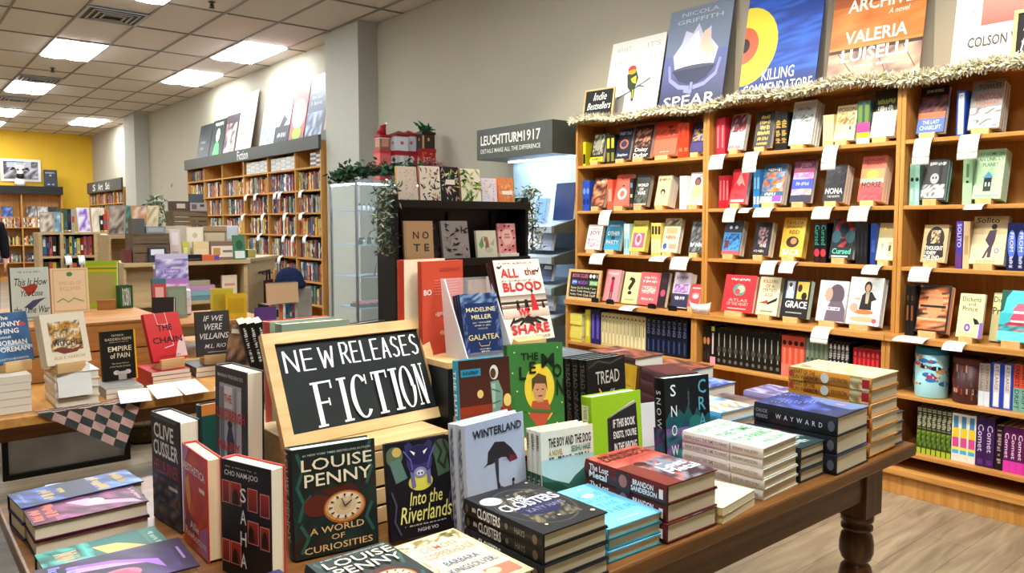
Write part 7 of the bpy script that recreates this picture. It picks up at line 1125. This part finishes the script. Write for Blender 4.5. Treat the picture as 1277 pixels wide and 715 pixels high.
def big_case(name, label, x0, x1, cols, shelves, ztop, zheader, axis, front, depth, header=True, mat=OAK, matH=OAKH, hm=None):
    """cols: upright positions along the axis"""
    e = empty(name, label, 'bookcase', (0, 0, 0)); a0, a1 = cols[0], cols[-1]
    def part(nm, p0, p1, f0, f1, z0, z1, mt, bev=.003):
        m = M()
        if axis == 'y': m.box(f0, p0, z0, f1, p1, z1)
        else: m.box(p0, f0, z0, p1, f1, z1)
        return m.build(nm, mt, e)
    for c in cols: part('upright', c - .015, c + .015, front, front + depth - .015, .1, ztop, mat)
    part('back_panel', a0, a1, front + depth - .015, front + depth, .0, ztop, mat)
    for z in shelves: 
        for p, q in zip(cols, cols[1:]): part('shelf', p + .015, q - .015, front + .002, front + depth - .015, z - .022, z, matH)
    part('plinth', a0, a1, front + .03, front + depth - .015, 0, .1, mat)
    part('top_board', a0 - .015, a1 + .015, front, front + depth, ztop, ztop + .02, matH)
    if header: part('header', a0 - .03, a1 + .03, front - .04, front - .002, zheader[0], zheader[1], hm or GREYH)
    return e
FC = [8.76, 9.5, 10.4, 11.3, 12.2, 13.05, 13.9]; FS = [2.13, 1.845, 1.56, 1.275, .985, .69, .40]
e = big_case('bookcase', 'tall oak fiction bookcase on the wall, dark header with posters above', 4.25, 4.54, FC, FS, 2.42, (2.335, 2.50), 'y', 4.24, .30)
m = M(); paint(m, [('T', 'Fiction', 0, 0, 1, 1, 'f0f0ec')], lambda u, v, L: (4.1985 - L, 11.42 - u * .42, 2.35 + v * .13), .0004); m.build('header_lettering', MATTE, e)
for k in range(6):
    a, b = FC[k] + .02, FC[k + 1] - .02
    for j, z in enumerate(FS):
        if j == 0 and k in (3, 4): continue
        if j == 0 and k < 3: continue
        fill('y', a, b, 4.27, z + .0005, .25 if j else .19, .97 if BR.random() < .7 else .85)
    if k < 3:   # white volumes lying in piles on the top shelf
        n = 5 if k == 2 else (5 if k == 1 else 2)
        for q in range(n):
            y0 = a + .01 + q * .165
            if y0 + .16 > b: break
            for s_ in range(6): BK.box(4.27, y0, FS[0] + .0005 + s_ * .029, 4.43, y0 + .155, FS[0] + .027 + s_ * .029, ['e8e8e4', 'dcdcd8', 'f0eee8', 'd0d4d8'][(s_ + q) % 4] if k else ['d8d0c0', '5a6a80', 'e8e4dc', '8a7060'][(s_ + q) % 4])
for k, (y, z) in enumerate(((9.2, 1.845), (10.0, 1.845), (9.85, 1.845), (10.7, 1.845), (11.05, 1.845), (9.2, 1.56), (9.7, 1.56), (10.45, 1.56), (11.2, 1.56), (9.1, 1.275), (9.45, 1.275), (9.75, 1.275), (10.6, 1.275), (9.9, .985), (9.6, .69), (9.15, .40), (9.7, .4))):
    m = M(); w = .09
    for (xa, za), (xb, zb2) in (((.03, .0015), (-.01, .0015)), ((-.01, .0015), (-.05, -.03)), ((-.05, -.03), (-.06, -.10))): m.face([(xa, w, za), (xa, 0, za), (xb, 0, zb2), (xb, w, zb2)], 'f4f4f0')
    o = m.build('paper_tag', MATTE, smooth=True); o.location = (4.24, y, z); so = o.modifiers.new('thickness', 'SOLIDIFY'); so.thickness = .001
    tag(o, 'white paper tag on the fiction bookcase, shelf %s, %s' % ({1.845: 'second from the top', 1.56: 'third from the top', 1.275: 'fourth from the top', .985: 'fifth from the top', .69: 'sixth from the top', .40: 'lowest'}[z], ['at the right end', 'right of centre', 'left of the pair', 'near the centre', 'left of centre', 'at the right end', 'second from right', 'third from right', 'leftmost', 'at the right end', 'second from right', 'third from right', 'leftmost', 'alone', 'alone', 'at the right end', 'left one'][k]), 'paper tag')
def wposter(label, y, w, h, col, art, z=2.44, x=4.33, lean=10):
    m = M(); m.box(0, 0, 0, w, .008, h, col); paint(m, art, lambda u, v, L: (u * w, -L, v * h), .0006); o = m.build('poster', PRINT)
    o.location = (x, y, z); o.rotation_euler = lean_rot(-PI / 2, math.radians(lean)); tag(o, label, 'poster', 'posters above the fiction bookcase')
wposter('black poster with faint lettering, leftmost above the fiction bookcase', 13.75, .62, .66, '24262a', [('L', .2, .5, .6, .58, '8a8a88'), ('L', .2, .34, .5, .42, '8a8a88')])
wposter('black poster with a green dressed figure above the fiction bookcase', 13.1, .6, .68, '1c2420', [('P', [(.2, 0), (.35, .4), (.5, .48), (.65, .4), (.8, 0)], '4ac860'), ('E', .5, .62, .14, .16, 'd8e0d4'), ('L', .2, .85, .8, .93, 'd8d8d8')])
wposter('dark poster with a pale portrait, third above the fiction bookcase', 12.48, .55, .7, '3c3038', [('N', .1, .05, .9, .8, ['3c3038', 'c89a88', '8a6a70', 'e0d0c8', '2c242c'], 91, 5, 7)])
wposter('tall pale poster with faint script above the fiction bookcase', 11.91, .62, .98, 'c4b8b8', [('N', .1, .05, .9, .6, ['c4b8b8', 'b09a9e', 'cec2c4'], 92, 5, 8)])
wposter('white poster with blue sketches above the fiction bookcase', 10.95, .5, .82, 'b4bac6', [('N', .1, .1, .9, .9, ['b4bac6', '7a94b8', 'c4c8d0', '98a4b8', '5a78a8'], 93, 6, 8)])
wposter('pale poster with a dark bird shape above the fiction bookcase', 10.42, .45, .8, 'b0bcd4', [('R', 0, 0, 1, .4, '2c2c30'), ('P', [(.2, .35), (.5, .6), (.8, .5), (.6, .4)], '1c1c22'), ('L', .2, .2, .8, .28, 'c8ccd4')])
wposter('red and white poster above the fiction bookcase', 9.93, .45, .86, 'd0544c', [('E', .5, .5, .42, .24, 'ecdcd8'), ('R', 0, 0, 1, .22, '8a5a44'), ('E', .5, .2, .3, .1, '8aa040')])
wposter('grey blue poster with white script, second from right above the fiction bookcase', 9.45, .5, .9, '4c5468', [('N', .05, .0, .95, .45, ['4c5468', '8898b8', '3a4254', 'a8b4cc'], 94, 6, 6)] + [('T', w_, .2, .82 - .09 * i, .8, .88 - .09 * i, 'd0d8e8') for i, w_ in enumerate(('Everyone', 'knows', 'how much', 'I love'))])
wposter('black poster with a woman in red, rightmost above the fiction bookcase', 8.95, .42, .92, '2a2224', [('R', .12, .15, .9, .75, 'a88468'), ('P', [(.25, .15), (.35, .45), (.65, .45), (.75, .15)], 'b83a34'), ('E', .5, .55, .12, .09, 'd8a890'), ('E', .5, .6, .15, .07, '2c1c18')])
# far kids bookcase on the wall, yellow wall bookcases
KC = [18.45, 19.3, 20.15, 21.0, 21.85]
e = big_case('bookcase', 'small distant bookcase with a dark header on the wall beside the yellow corner', 4.28, 4.54, KC, (1.88, 1.6, 1.3, 1.0), 2.2, (2.16, 2.42), 'y', 4.26, .28)
for w_, u0, u1 in (('S', .1, .25), ('Art', .4, .65), ('Sci', .8, 1)):
    m = M(); paint(m, [('T', w_, u0, 0, u1, 1, 'f0f0ec')], lambda u, v, L: (4.2185 - L, 21.4 - u * 1.9, 2.2 + v * .16), .001); m.build('header_lettering', MATTE, e)
for k in range(4):
    for z in (1.88, 1.6): fill('y', KC[k] + .03, KC[k + 1] - .03, 4.28, z + .0005, .27, .95)
YC = [1.1, 2.0, 2.87, 3.74]
YB = e = big_case('bookcase', 'oak bookcase with a black header against the yellow wall', 0, 0, YC, (1.32, .88, .45), 2.15, (2.14, 2.34), 'x', 22.4, .38, hm=BLACKM)
for k in range(3):
    for z in (1.32, .88, .45): fill('x', YC[k] + .03, YC[k + 1] - .03, 22.44, z + .0005, .36, .97, .18)
for lab, x, c, art in (('distant landscape picture book face out under the black header, left', 2.15, '8a98b8', ['8a98b8', 'c8b8c8', '5a6a90']), ('distant blue picture book face out under the black header', 2.48, '4a6ab0', ['4a6ab0', '8aa0d8', '283c70']), ('distant grey picture book face out right of the oak upright', 3.0, '8a8a88', ['8a8a88', 'd8d8d4', '4a4a48']), ('distant white picture book face out right of the oak upright', 3.24, 'd8d8d8', ['d8d8d8', 'f0f0f0', 'a8a8a8']), ('distant dark picture book face out at the right end under the black header', 3.48, '3a3a3c', ['3a3a3c', '5a5a5c'])):
    upright('book', lab, x, 22.66, 1.5785, .22, .26, .02, 0, 6, c, front=[('N', 0, 0, 1, 1, art, int(x * 10), 4, 4)])
m = M(); m.box(2.0, 22.64, 1.33, 2.855, 22.76, 1.578); m.box(2.885, 22.64, 1.33, 3.72, 22.76, 1.578); m.build('display_ledge', OAKH, YB)
e = empty('picture_frame', 'framed black and white photograph on the yellow wall behind the cow figure', 'picture', (2.50, 22.76, 2.46))
m = M()
for a in ((0, 0, .86, .06), (0, .5, .86, .56), (0, .06, .06, .5), (.8, .06, .86, .5)): m.box(a[0], 0, a[1], a[2], .035, a[3])
m.build('frame', WHITEC, e)
m = M(); m.box(.05, .015, .05, .81, .03, .51); paint(m, [('N', 0, 0, 1, 1, ['4a4850', '8a8890', 'c8c8d0', '2c2a30', '6a5c60'], 95, 9, 7), ('R', .1, .65, .8, .95, 'b8bcc8')], lambda u, v, L: (.06 + u * .74, .0145 - L, .06 + v * .44), .0006); m.build('photograph', PRINT, e)
e = empty('picture_frame', 'small dark framed notice standing on the black header', 'picture', (3.37, 22.45, 2.345), (math.radians(-6), 0, 0))
m = M(); m.box(0, 0, 0, .3, .02, .42, '1c1e26'); paint(m, [('R', .08, .05, .92, .95, '242a3c'), ('L', .15, .78, .85, .86, 'a8b0c0'), ('E', .5, .66, .08, .05, 'c8b060'), ('E', .35, .12, .1, .05, '9aa0b8'), ('E', .68, .12, .1, .05, '9aa0b8')], lambda u, v, L: (u * .3, -L, v * .42), .0006); m.build('panel', PRINT, e)
# cow figure: body, head with muzzle, horns, ears
e = empty('cow_figure', 'black and white cow figure standing on the black header', 'figure', (2.86, 22.43, 2.345))
m = M(); m.lathe([(.1, 0), (.12, .06), (.11, .14), (.07, .2)], n=16, col='f0f0ee'); m.build('body', PRINT, e, smooth=True)
m = M(); m.lathe([(.02, .16), (.075, .18), (.09, .23), (.07, .29), (.075, .36), (.11, .42), (.1, .47), (.03, .5)], cy=-.06, n=16, col=['1c1a1a', '1c1a1a', '1c1a1a', 'f0f0ee', 'f0f0ee', 'f0f0ee', 'f0f0ee']); m.build('head', PRINT, e, smooth=True)
for s_ in (-1, 1):
    m = M(); m.tube([(s_ * .09, -.06, .41), (s_ * .15, -.06, .42), (s_ * .2, -.06, .37)], [.02, .035, .01], 8, '1c1a1a'); m.build('ear', PRINT, e, smooth=True)
    m = M(); m.tube([(s_ * .06, -.06, .46), (s_ * .1, -.06, .52), (s_ * .09, -.06, .57)], [.018, .012, .004], 8, 'd8d0b8'); m.build('horn', PRINT, e, smooth=True)
    m = M(); m.lathe([(.0, -.02), (.025, -.01), (.03, 0), (.025, .012), (.0, .02)], n=10, col='1c1a1a'); o = m.build('eye_patch', PRINT, e, smooth=True); o.location = (s_ * .06, -.145, .39)
# mid distance gondola bookcase at the left
GC = [1.30, 1.48, 1.64, 1.81, 2.02]
G_ = [1.28, 1.45, 1.70, 1.95]
e = big_case('bookcase', 'low birch bookcase crowded with books, in the middle distance at the left', 0, 0, [1.30, 1.49, 1.80, 2.03], (1.09, .83, .55, .28), 1.31, (0, 0), 'x', 9.0, .34, False, BIRCH, BIRCH)
for a, b in ((1.32, 1.475), (1.505, 1.785), (1.815, 2.015)):
    for z in (1.09, .83, .55): fill('x', a, b, 9.03, z + .0005, .22, .98)
fill('x', 1.50, 1.66, 9.05, 1.331, .3, 1, .15); fill('x', 1.86, 2.0, 9.05, 1.331, .3, 1, .15)
for k, (x, yaw, c, art) in enumerate(((1.31, -8, 'a89888', ['a89888', 'd8c8b0', '6a5a50']), (1.385, 0, '6a98b0', ['6a98b0', 'c8dce4', '3a5a70']), (1.66, 20, 'e4dcec', ['e4dcec', '8a5ac0', 'f0ecf4']), (1.79, 10, 'e4d8c0', ['e4d8c0', 'f0e8d8', 'd0c0a0']))):
    upright('book', ['brown paperback standing on the birch bookcase, leftmost', 'blue picture book standing on the birch bookcase', 'white book with a purple splash leaning on the birch bookcase', 'cream book standing tilted on the birch bookcase'][k], x, 9.06, 1.3315, .13, .21 if k < 2 else .26, .02, yaw, 8, c, front=[('N', .05, .05, .95, .95, art, 96 + k, 4, 5)])
for k, (x, z) in enumerate(((1.50, 1.09), (1.62, 1.09), (1.55, .83), (1.70, .83), (1.84, 1.31))):
    m = M(); pts = [(.02, .002), (-.03, .002), (-.08, -.03), (-.10, -.09)]
    for (ya, za), (yb, zb2) in zip(pts, pts[1:]): m.face([(0, ya, za), (.06, ya, za), (.06, yb, zb2), (0, yb, zb2)], 'f4f2ea')
    o = m.build('paper_tag', MATTE, smooth=True); o.location = (x, 9.0, z); so = o.modifiers.new('thickness', 'SOLIDIFY'); so.thickness = .001
    tag(o, ['curled white tag on the birch bookcase upper shelf, left', 'curled white tag on the birch bookcase upper shelf, right', 'curled white tag on the birch bookcase middle shelf, left', 'curled white tag on the birch bookcase middle shelf, right', 'curled white tag on the birch bookcase top edge'][k], 'paper tag')
# A-frame display cabinet
e = empty('display_cabinet', 'open birch cabinet with crates inside and propped up books on top, middle distance', 'cabinet', (1.60, 7.5, 0))
for nm, a in (('top_board', (0, 0, 1.29, .52, .42, 1.32)), ('side_panel', (0, 0, 0, .02, .42, 1.29)), ('side_panel', (.50, 0, 0, .52, .42, 1.29)), ('back_panel', (.02, .40, 0, .50, .42, 1.29)), ('shelf', (.02, .01, .9, .50, .40, .92)), ('shelf', (.02, .01, .5, .50, .40, .52))):
    m = M(); m.box(*a); m.build(nm, BIRCH, e)
for k, (lab, x, yaw, c, art) in enumerate((('thin grey book standing at the left of the propped books', 1.62, -35, '9a8a80', ['9a8a80', 'c8b8a8', '5a4a44']), ('teal book propped upright among the middle distance books', 1.69, 6, '6aa89a', ['6aa89a', 'c8dcd0', '3a7a70']), ('orange and blue book propped upright among the middle distance books', 1.82, 4, 'd89a6a', ['d89a6a', '6a88b8', 'ecd8c0']), ('cream paperback propped like a tent at the right', 1.92, -40, 'e0d0a8', ['e0d0a8', 'ecdfc0', 'b89a6a']))):
    upright('book', lab, x, 7.60 - .02 * k, 1.3215, .14 if k != 3 else .1, .27, .018, yaw, 10, c, front=[('N', .05, .05, .95, .95, art, 101 + k, 4, 6)])
e = empty('foliage_plant', 'pale grey green plant in a wire basket beside the propped books', 'plant', (2.06, 7.75, 1.3205))
m = M(); m.lathe([(.05, 0), (.06, .08), (.055, .08), (.045, .01)], n=14, col='4a4a44'); m.build('pot', PRINT, e)
m = M(); leaves(m, [(0, 0, .08), (-.02, 0, .2), (.02, 0, .3)], 260, .05, 9, ['8a9a78', '6a7a5c', 'a8b498', '4a5a44'], (.03, .07), .4); m.build('leaves', LEAFM, e)
m = M(); m.tube([(.1 * math.cos(PI * k / 12), 0, .08 + .26 * math.sin(PI * k / 12)) for k in range(13)], .005, 6, '3c3c38'); m.build('handle', PRINT, e)
# counter with gift items
e = empty('gift_counter', 'birch counter with open shelves full of boxed gifts, behind the left table', 'counter', (1.42, 6.2, 0))
for nm, a in (('top_board', (0, 0, 1.10, .95, .5, 1.13)), ('side_panel', (0, .02, 0, .02, .5, 1.10)), ('upright', (.90, .02, 0, .93, .5, 1.10)), ('back_panel', (.02, .48, 0, .90, .5, 1.10)), ('shelf', (.02, .02, .79, .90, .48, .815)), ('shelf', (.02, .02, .4, .90, .48, .425)), ('inner_panel', (.02, .1, .815, .3, .12, 1.10))):
    m = M(); m.box(*a); m.build(nm, BIRCH, e)
m = M(); m.prism([(.93, .02), (1.42, .62), (1.40, .64), (.93, .06)], 0, 1.11, 'z'); m.build('end_panel', BIRCH, e)
m = M(); m.prism([(.93, .0), (1.44, .61), (1.30, .75), (.93, .5)], 1.11, 1.135, 'z'); m.build('corner_top', BIRCH, e)
CZ2 = 1.131
def gbox(label, x, y, z, w, d, h, col, art=(), cat='gift box', yaw=0, lean=0, lidc=None):
    e = empty('gift_box', label, cat, (x, y, z), lean_rot(math.radians(yaw), math.radians(lean)))
    m = M(); m.box(0, 0, 0, w, d, h * .94, col); paint(m, art, lambda u, v, L: (u * w, -L, v * h), .0004); m.build('box', PRINT, e)
    m = M(); m.box(-.001, .0, h * .94, w + .001, d, h, lidc or col); m.build('lid', PRINT, e)
crate('wooden_crate', 'open slatted wooden crate lying on the gift counter', 1.50, 6.26, 1.76, 6.48, CZ2, 1.35, GREYW, 3)
crate('wooden_crate', 'slatted wooden crate on top of the boxed sets', 1.84, 6.42, 2.11, 6.62, 1.405, 1.525, GREYW, 3)
gbox('brown patterned gift box with a cream label on top of the slatted crate', 1.84, 6.43, 1.5265, .13, .12, .075, '5a4440', [('R', .25, .25, .75, .75, 'c8b89c')])
gbox('grey patterned gift box beside the brown one on the slatted crate', 1.975, 6.43, 1.5265, .13, .12, .065, 'a89a98', [('R', .1, .2, .4, .8, '6a5a5c'), ('R', .6, .5, .85, .8, '3c3838')])
gbox('dark blue grey box standing behind on the crate top', 2.02, 6.56, 1.5265, .1, .05, .14, '50565c')
gbox('cream card set standing tall at the centre of the gift counter', 1.92, 6.36, CZ2, .13, .03, .265, 'ecdcc0', [('R', .1, .55, .9, .95, 'f2e6d0'), ('E', .5, .75, .15, .08, 'd8c4a0')])
gbox('yellow cream card set in front of the tall cream one', 1.95, 6.29, CZ2, .12, .03, .15, 'ecd29a', [('R', .1, .3, .9, .6, 'f0dcb0')])
gbox('brown kraft box behind the cream card sets', 2.06, 6.42, CZ2, .2, .12, .27, 'a88868', [('R', .1, .5, .9, .8, 'd0bc9c'), ('R', .0, .82, 1, .86, '7a5c40')])
gbox('pale boxed gift set with a gold picture, right of the card sets', 2.075, 6.28, CZ2, .2, .1, .15, '8a6c58', [('R', .05, .15, .95, .75, 'ecdccb'), ('R', .12, .25, .4, .65, 'c8984c'), ('R', .5, .4, .88, .52, '8a7868')])
gbox('tall slim pink white stationery pack at the left of the card sets', 1.79, 6.34, CZ2, .08, .04, .25, 'dcc4bc', [('R', .2, .5, .8, .9, 'e8dcd8'), ('R', .2, .1, .8, .3, 'b8a4a0')], lean=4)
gbox('yellow green slim stationery pack beside the pink white one', 1.875, 6.31, CZ2, .045, .03, .15, 'd0cc50', [('R', .2, .3, .8, .7, 'e8e4a0')])
gbox('clear grey tray box at the right of the gift counter', 2.20, 6.46, CZ2, .17, .12, .275, 'b4bcc0', [('R', .05, .6, .95, .95, 'd0d6d8')], lidc='e4e8e8')
gbox('dark green notecard box with a pale label at the right of the gift counter', 2.255, 6.25, CZ2, .1, .02, .2, '4a7a58', [('R', .1, .05, .9, .35, 'e0e4dc'), ('E', .5, .6, .3, .2, '2c5a3c')], lean=8)
gbox('small olive and dark box at the right end of the gift counter', 2.38, 6.45, CZ2, .13, .1, .07, 'a8a050', [('R', 0, .0, .5, 1, '3c3c38')])
gbox('black rounded case lying at the front of the gift counter', 1.85, 6.215, CZ2, .14, .06, .05, '1e1e26', [('R', .1, .2, .9, .4, '5a4a54')])
gbox('orange and blue toy box at the front of the gift counter', 1.985, 6.215, CZ2, .14, .05, .045, 'e0683c', [('R', .7, .1, .98, .9, '5a5ab8')])
gbox('dark red box at the left end of the gift counter', 1.44, 6.26, CZ2, .05, .1, .1, '6a3430')
gbox('grey felt box on top of the open slatted crate', 1.60, 6.27, 1.3515, .14, .12, .05, '8a8c90', [('R', .1, .2, .9, .8, 'a4a6aa')])
gbox('dark grey box on top of the open slatted crate', 1.50, 6.27, 1.3515, .09, .12, .11, '5c5854')
gbox('purple blue gift set propped in the crate', 1.60, 6.21, CZ2, .12, .04, .11, '3a3a4a', [('R', .1, .5, .9, .9, 'e8e8f0')])
for k, (c, z, w) in enumerate((('6a8a90', .8155, .26), ('88b0b8', .8555, .22), ('c890b0', .8955, .24), ('a8a080', .9355, .2))):
    gbox(['teal flat box lowest of the pile on the counter shelf', 'pale teal flat box second in the pile on the counter shelf', 'pink flat box third in the pile on the counter shelf', 'olive flat box topmost of the pile on the counter shelf'][k], 1.86, 6.26, z, w, .15, .039, c)
gbox('cream boxed card standing alone on the counter shelf', 2.16, 6.27, .8155, .12, .03, .19, 'ecd4b8', [('R', .15, .55, .85, .65, 'd8907c')])
# things hung on the end panel, cap, tan box, tall floral pack
e = empty('hook_rack', 'row of small metal hooks on the birch end panel', 'hooks', (2.48, 6.34, 1.0), (0, 0, math.atan2(.6, .49)))
m = M(); m.box(0, -.02, 0, .3, -.008, .02); m.build('rail', DARKM, e)
for k in range(3):
    m = M(); m.tube([(.05 + .1 * k, -.02, .0), (.05 + .1 * k, -.06, -.01), (.05 + .1 * k, -.06, .03)], .005, 6); m.build('hook', DARKM, e)
for lab, x, y, mt, w, h in (('dark maroon felt bag hanging from the hooks', 2.49, 6.24, MAROON, .17, .36), ('tan felt pouch hanging from the hooks', 2.62, 6.40, OAK, .14, .16)):
    e = empty('felt_bag', lab, 'bag', (x, y, 1.0), (0, 0, math.atan2(.6, .49)))
    m = M(); m.prism([(0, -.05), (w, -.05), (w * 1.05, -.1 - h), (-.05 * w, -.1 - h)], -.03, .0, 'y'); m.build('bag_body', mt, e, bevel=.01)
    m = M(); m.tube([(w * .25, -.015, -.05), (w * .3, -.015, .01), (w * .5, -.015, .03), (w * .7, -.015, .01), (w * .75, -.015, -.05)], .008, 6); m.build('strap', mt, e)
e = empty('bin_table', 'low side table with stacked boxes beside the counter', 'table', (2.30, 5.75, 0))
m = M(); m.box(0, 0, .60, .62, .40, .63); m.build('tabletop', BIRCH, e)
for x in (.02, .57):
    for y in (.02, .35):
        m = M(); m.box(x, y, 0, x + .03, y + .03, .6); m.build('leg', BIRCH, e)
fill('x', 2.33, 2.6, 5.79, .6305, .18, 1, .17)
m = M(); m.box(0, 0, 0, .3, .16, .26); o = m.build('storage_box', TRUNK, bevel=.003); o.location = (2.50, 5.985, .6303); tag(o, 'dark grey box under the navy knit hat', 'box')
e = empty('spiral_pad', 'tan spiral bound pad standing on the books in front of the navy hats', 'notepad', (2.33, 5.775, .80), (math.radians(-4), 0, 0))
m = M(); m.box(0, 0, 0, .26, .012, .16, 'c8a078'); m.build('pad', MATTE, e)
m = M()
for k in range(22): m.tube([(.012 + .0112 * k, -.004, .154), (.012 + .0112 * k, .006, .167), (.012 + .0112 * k, .016, .154)], .0018, 4, '8a8078')
m.build('spiral', PRINT, e)
e = empty('knit_hat', 'navy blue knit hat heaped behind the tan spiral pad', 'hat', (2.64, 6.06, .8905))
m = M(); m.lathe([(.11, 0), (.12, .02), (.12, .06), (.1, .12), (.06, .16), (.01, .175)], n=20); m.build('crown', NAVY, e, smooth=True)
m = M(); m.lathe([(.118, .0), (.13, .01), (.13, .05), (.118, .055)], n=20); m.build('brim', NAVY, e, smooth=True)
e = empty('floral_carton', 'tall slim carton printed with flowers standing behind the red and teal book', 'carton', (1.36, 5.1, 0))
m = M(); m.box(0, 0, .0, .09, .09, 1.14, '8a7c90'); paint(m, botan(21, '8a7c90', ['c8b0b8', '5a4a60', 'e0d0d0', '9a6a60', '4a3c4c'], 60, .16, .03), lambda u, v, L: (u * .09, -L, .2 + v * .92), .0004); m.box(-.002, -.002, 1.14, .092, .092, 1.16, 'e8e8ec'); m.build('carton', PRINT, e)
tag(BK.build('shelved_book', PRINT), 'rows of books filling the distant shelves: fiction bookcase, birch bookcase, yellow wall', 'books', None, 'stuff')
# ------------------------------------------------------------------ the person at the left edge, black coat, arm hanging
def skin(name, verts, edges, mat, parent, sub=2):
    me = bpy.data.meshes.new(name); me.from_pydata([v[:3] for v in verts], edges, []); me.materials.append(mat)
    o = link(name, me, parent); s = o.modifiers.new('skin', 'SKIN'); s.use_smooth_shade = True
    for i, v in enumerate(verts): me.skin_vertices[0].data[i].radius = (v[3], v[4] if len(v) > 4 else v[3])
    me.skin_vertices[0].data[0].use_root = True
    b = o.modifiers.new('sub', 'SUBSURF'); b.levels = sub; b.render_levels = sub
    return o
P = empty('person', 'person in a black coat standing cut off by the left photo edge', 'person', (1.20, 13.1, 0), (0, 0, math.radians(-10)))
V = [(0, 0, .95, .15, .11), (0, 0, 1.15, .14, .10), (0, 0, 1.36, .17, .11), (0, 0, 1.47, .07), (0, 0, 1.53, .055), (.0, -.02, 1.62, .082, .095), (0, -.015, 1.72, .07, .08),
     (.19, 0, 1.38, .06), (.235, .0, 1.13, .045), (.25, -.03, .90, .032), (.255, -.04, .84, .03, .02), (-.19, 0, 1.38, .06), (-.235, 0, 1.13, .045), (-.25, -.03, .9, .032), (-.255, -.04, .84, .03, .02),
     (.09, 0, .86, .09), (.1, -.01, .48, .062), (.1, .02, .09, .042), (.1, -.12, .04, .035), (-.09, 0, .86, .09), (-.1, -.01, .48, .062), (-.1, .02, .09, .042), (-.1, -.12, .04, .035)]
E_ = [(0, 1), (1, 2), (2, 3), (3, 4), (4, 5), (5, 6), (2, 7), (7, 8), (8, 9), (9, 10), (2, 11), (11, 12), (12, 13), (13, 14), (0, 15), (15, 16), (16, 17), (17, 18), (0, 19), (19, 20), (20, 21), (21, 22)]
for s_ in (1, -1):
    root = 10 if s_ == 1 else 14
    for k, (dy, ln) in enumerate(((-.026, .07), (-.009, .08), (.009, .075), (.024, .058))):
        i = len(V); x = .255 * s_
        V += [(x, -.04 + dy, .81, .0095), (x - .004 * s_, -.042 + dy * 1.05, .81 - ln * .5, .009), (x - .016 * s_, -.044 + dy, .81 - ln, .0075)]; E_ += [(root, i), (i, i + 1), (i + 1, i + 2)]
    i = len(V); V += [(.25 * s_, -.075, .83, .011), (.243 * s_, -.088, .79, .009)]; E_ += [(root, i), (i, i + 1)]
skin('body', V, E_, SKIN, P)
skin('coat', [(0, 0, .98, .19, .15), (0, 0, 1.15, .18, .14), (0, 0, 1.36, .2, .14), (0, 0, 1.46, .09), (0, 0, .75, .2, .16), (0, 0, .6, .2, .16), (.2, 0, 1.38, .085), (.245, 0, 1.13, .068), (.258, -.028, .9, .052), (-.2, 0, 1.38, .085), (-.245, 0, 1.13, .068), (-.258, -.028, .9, .052)],
     [(0, 1), (1, 2), (2, 3), (0, 4), (4, 5), (2, 6), (6, 7), (7, 8), (2, 9), (9, 10), (10, 11)], CLOTHB, P)
skin('trousers', [(0, 0, .9, .15, .12), (.095, 0, .8, .105), (.1, -.01, .48, .08), (.1, .02, .1, .065), (-.095, 0, .8, .105), (-.1, -.01, .48, .08), (-.1, .02, .1, .065)], [(0, 1), (1, 2), (2, 3), (0, 4), (4, 5), (5, 6)], CLOTHB, P)
skin('hair', [(0, .015, 1.73, .08, .09), (0, .05, 1.66, .075, .06), (0, .06, 1.56, .06, .04)], [(0, 1), (1, 2)], plain('brown_hair', '2c1c14', .6, .4, nscale=50, noise=.3), P)
for s_ in (1, -1):
    skin('shoe', [(.1 * s_, .03, .05, .05, .05), (.1 * s_, -.06, .045, .05, .045), (.1 * s_, -.15, .035, .04, .032)], [(0, 1), (1, 2)], BLACKM, P)
    m = M(); m.lathe([(0, -.009), (.008, -.004), (.01, 0), (.008, .004), (0, .009)], n=8, col='f0ece8'); o = m.build('eye', PRINT, P); o.location = (.03 * s_, -.105, 1.645)
m = M(); m.prism([(-.012, 0), (.012, 0), (0, .045)], -.125, -.09, 'y'); o = m.build('nose', SKIN, P); o.location = (0, 0, 1.595)
m = M(); m.box(-.022, -.112, 1.572, .022, -.1, 1.58, '9a4c48'); m.build('mouth', PRINT, P)
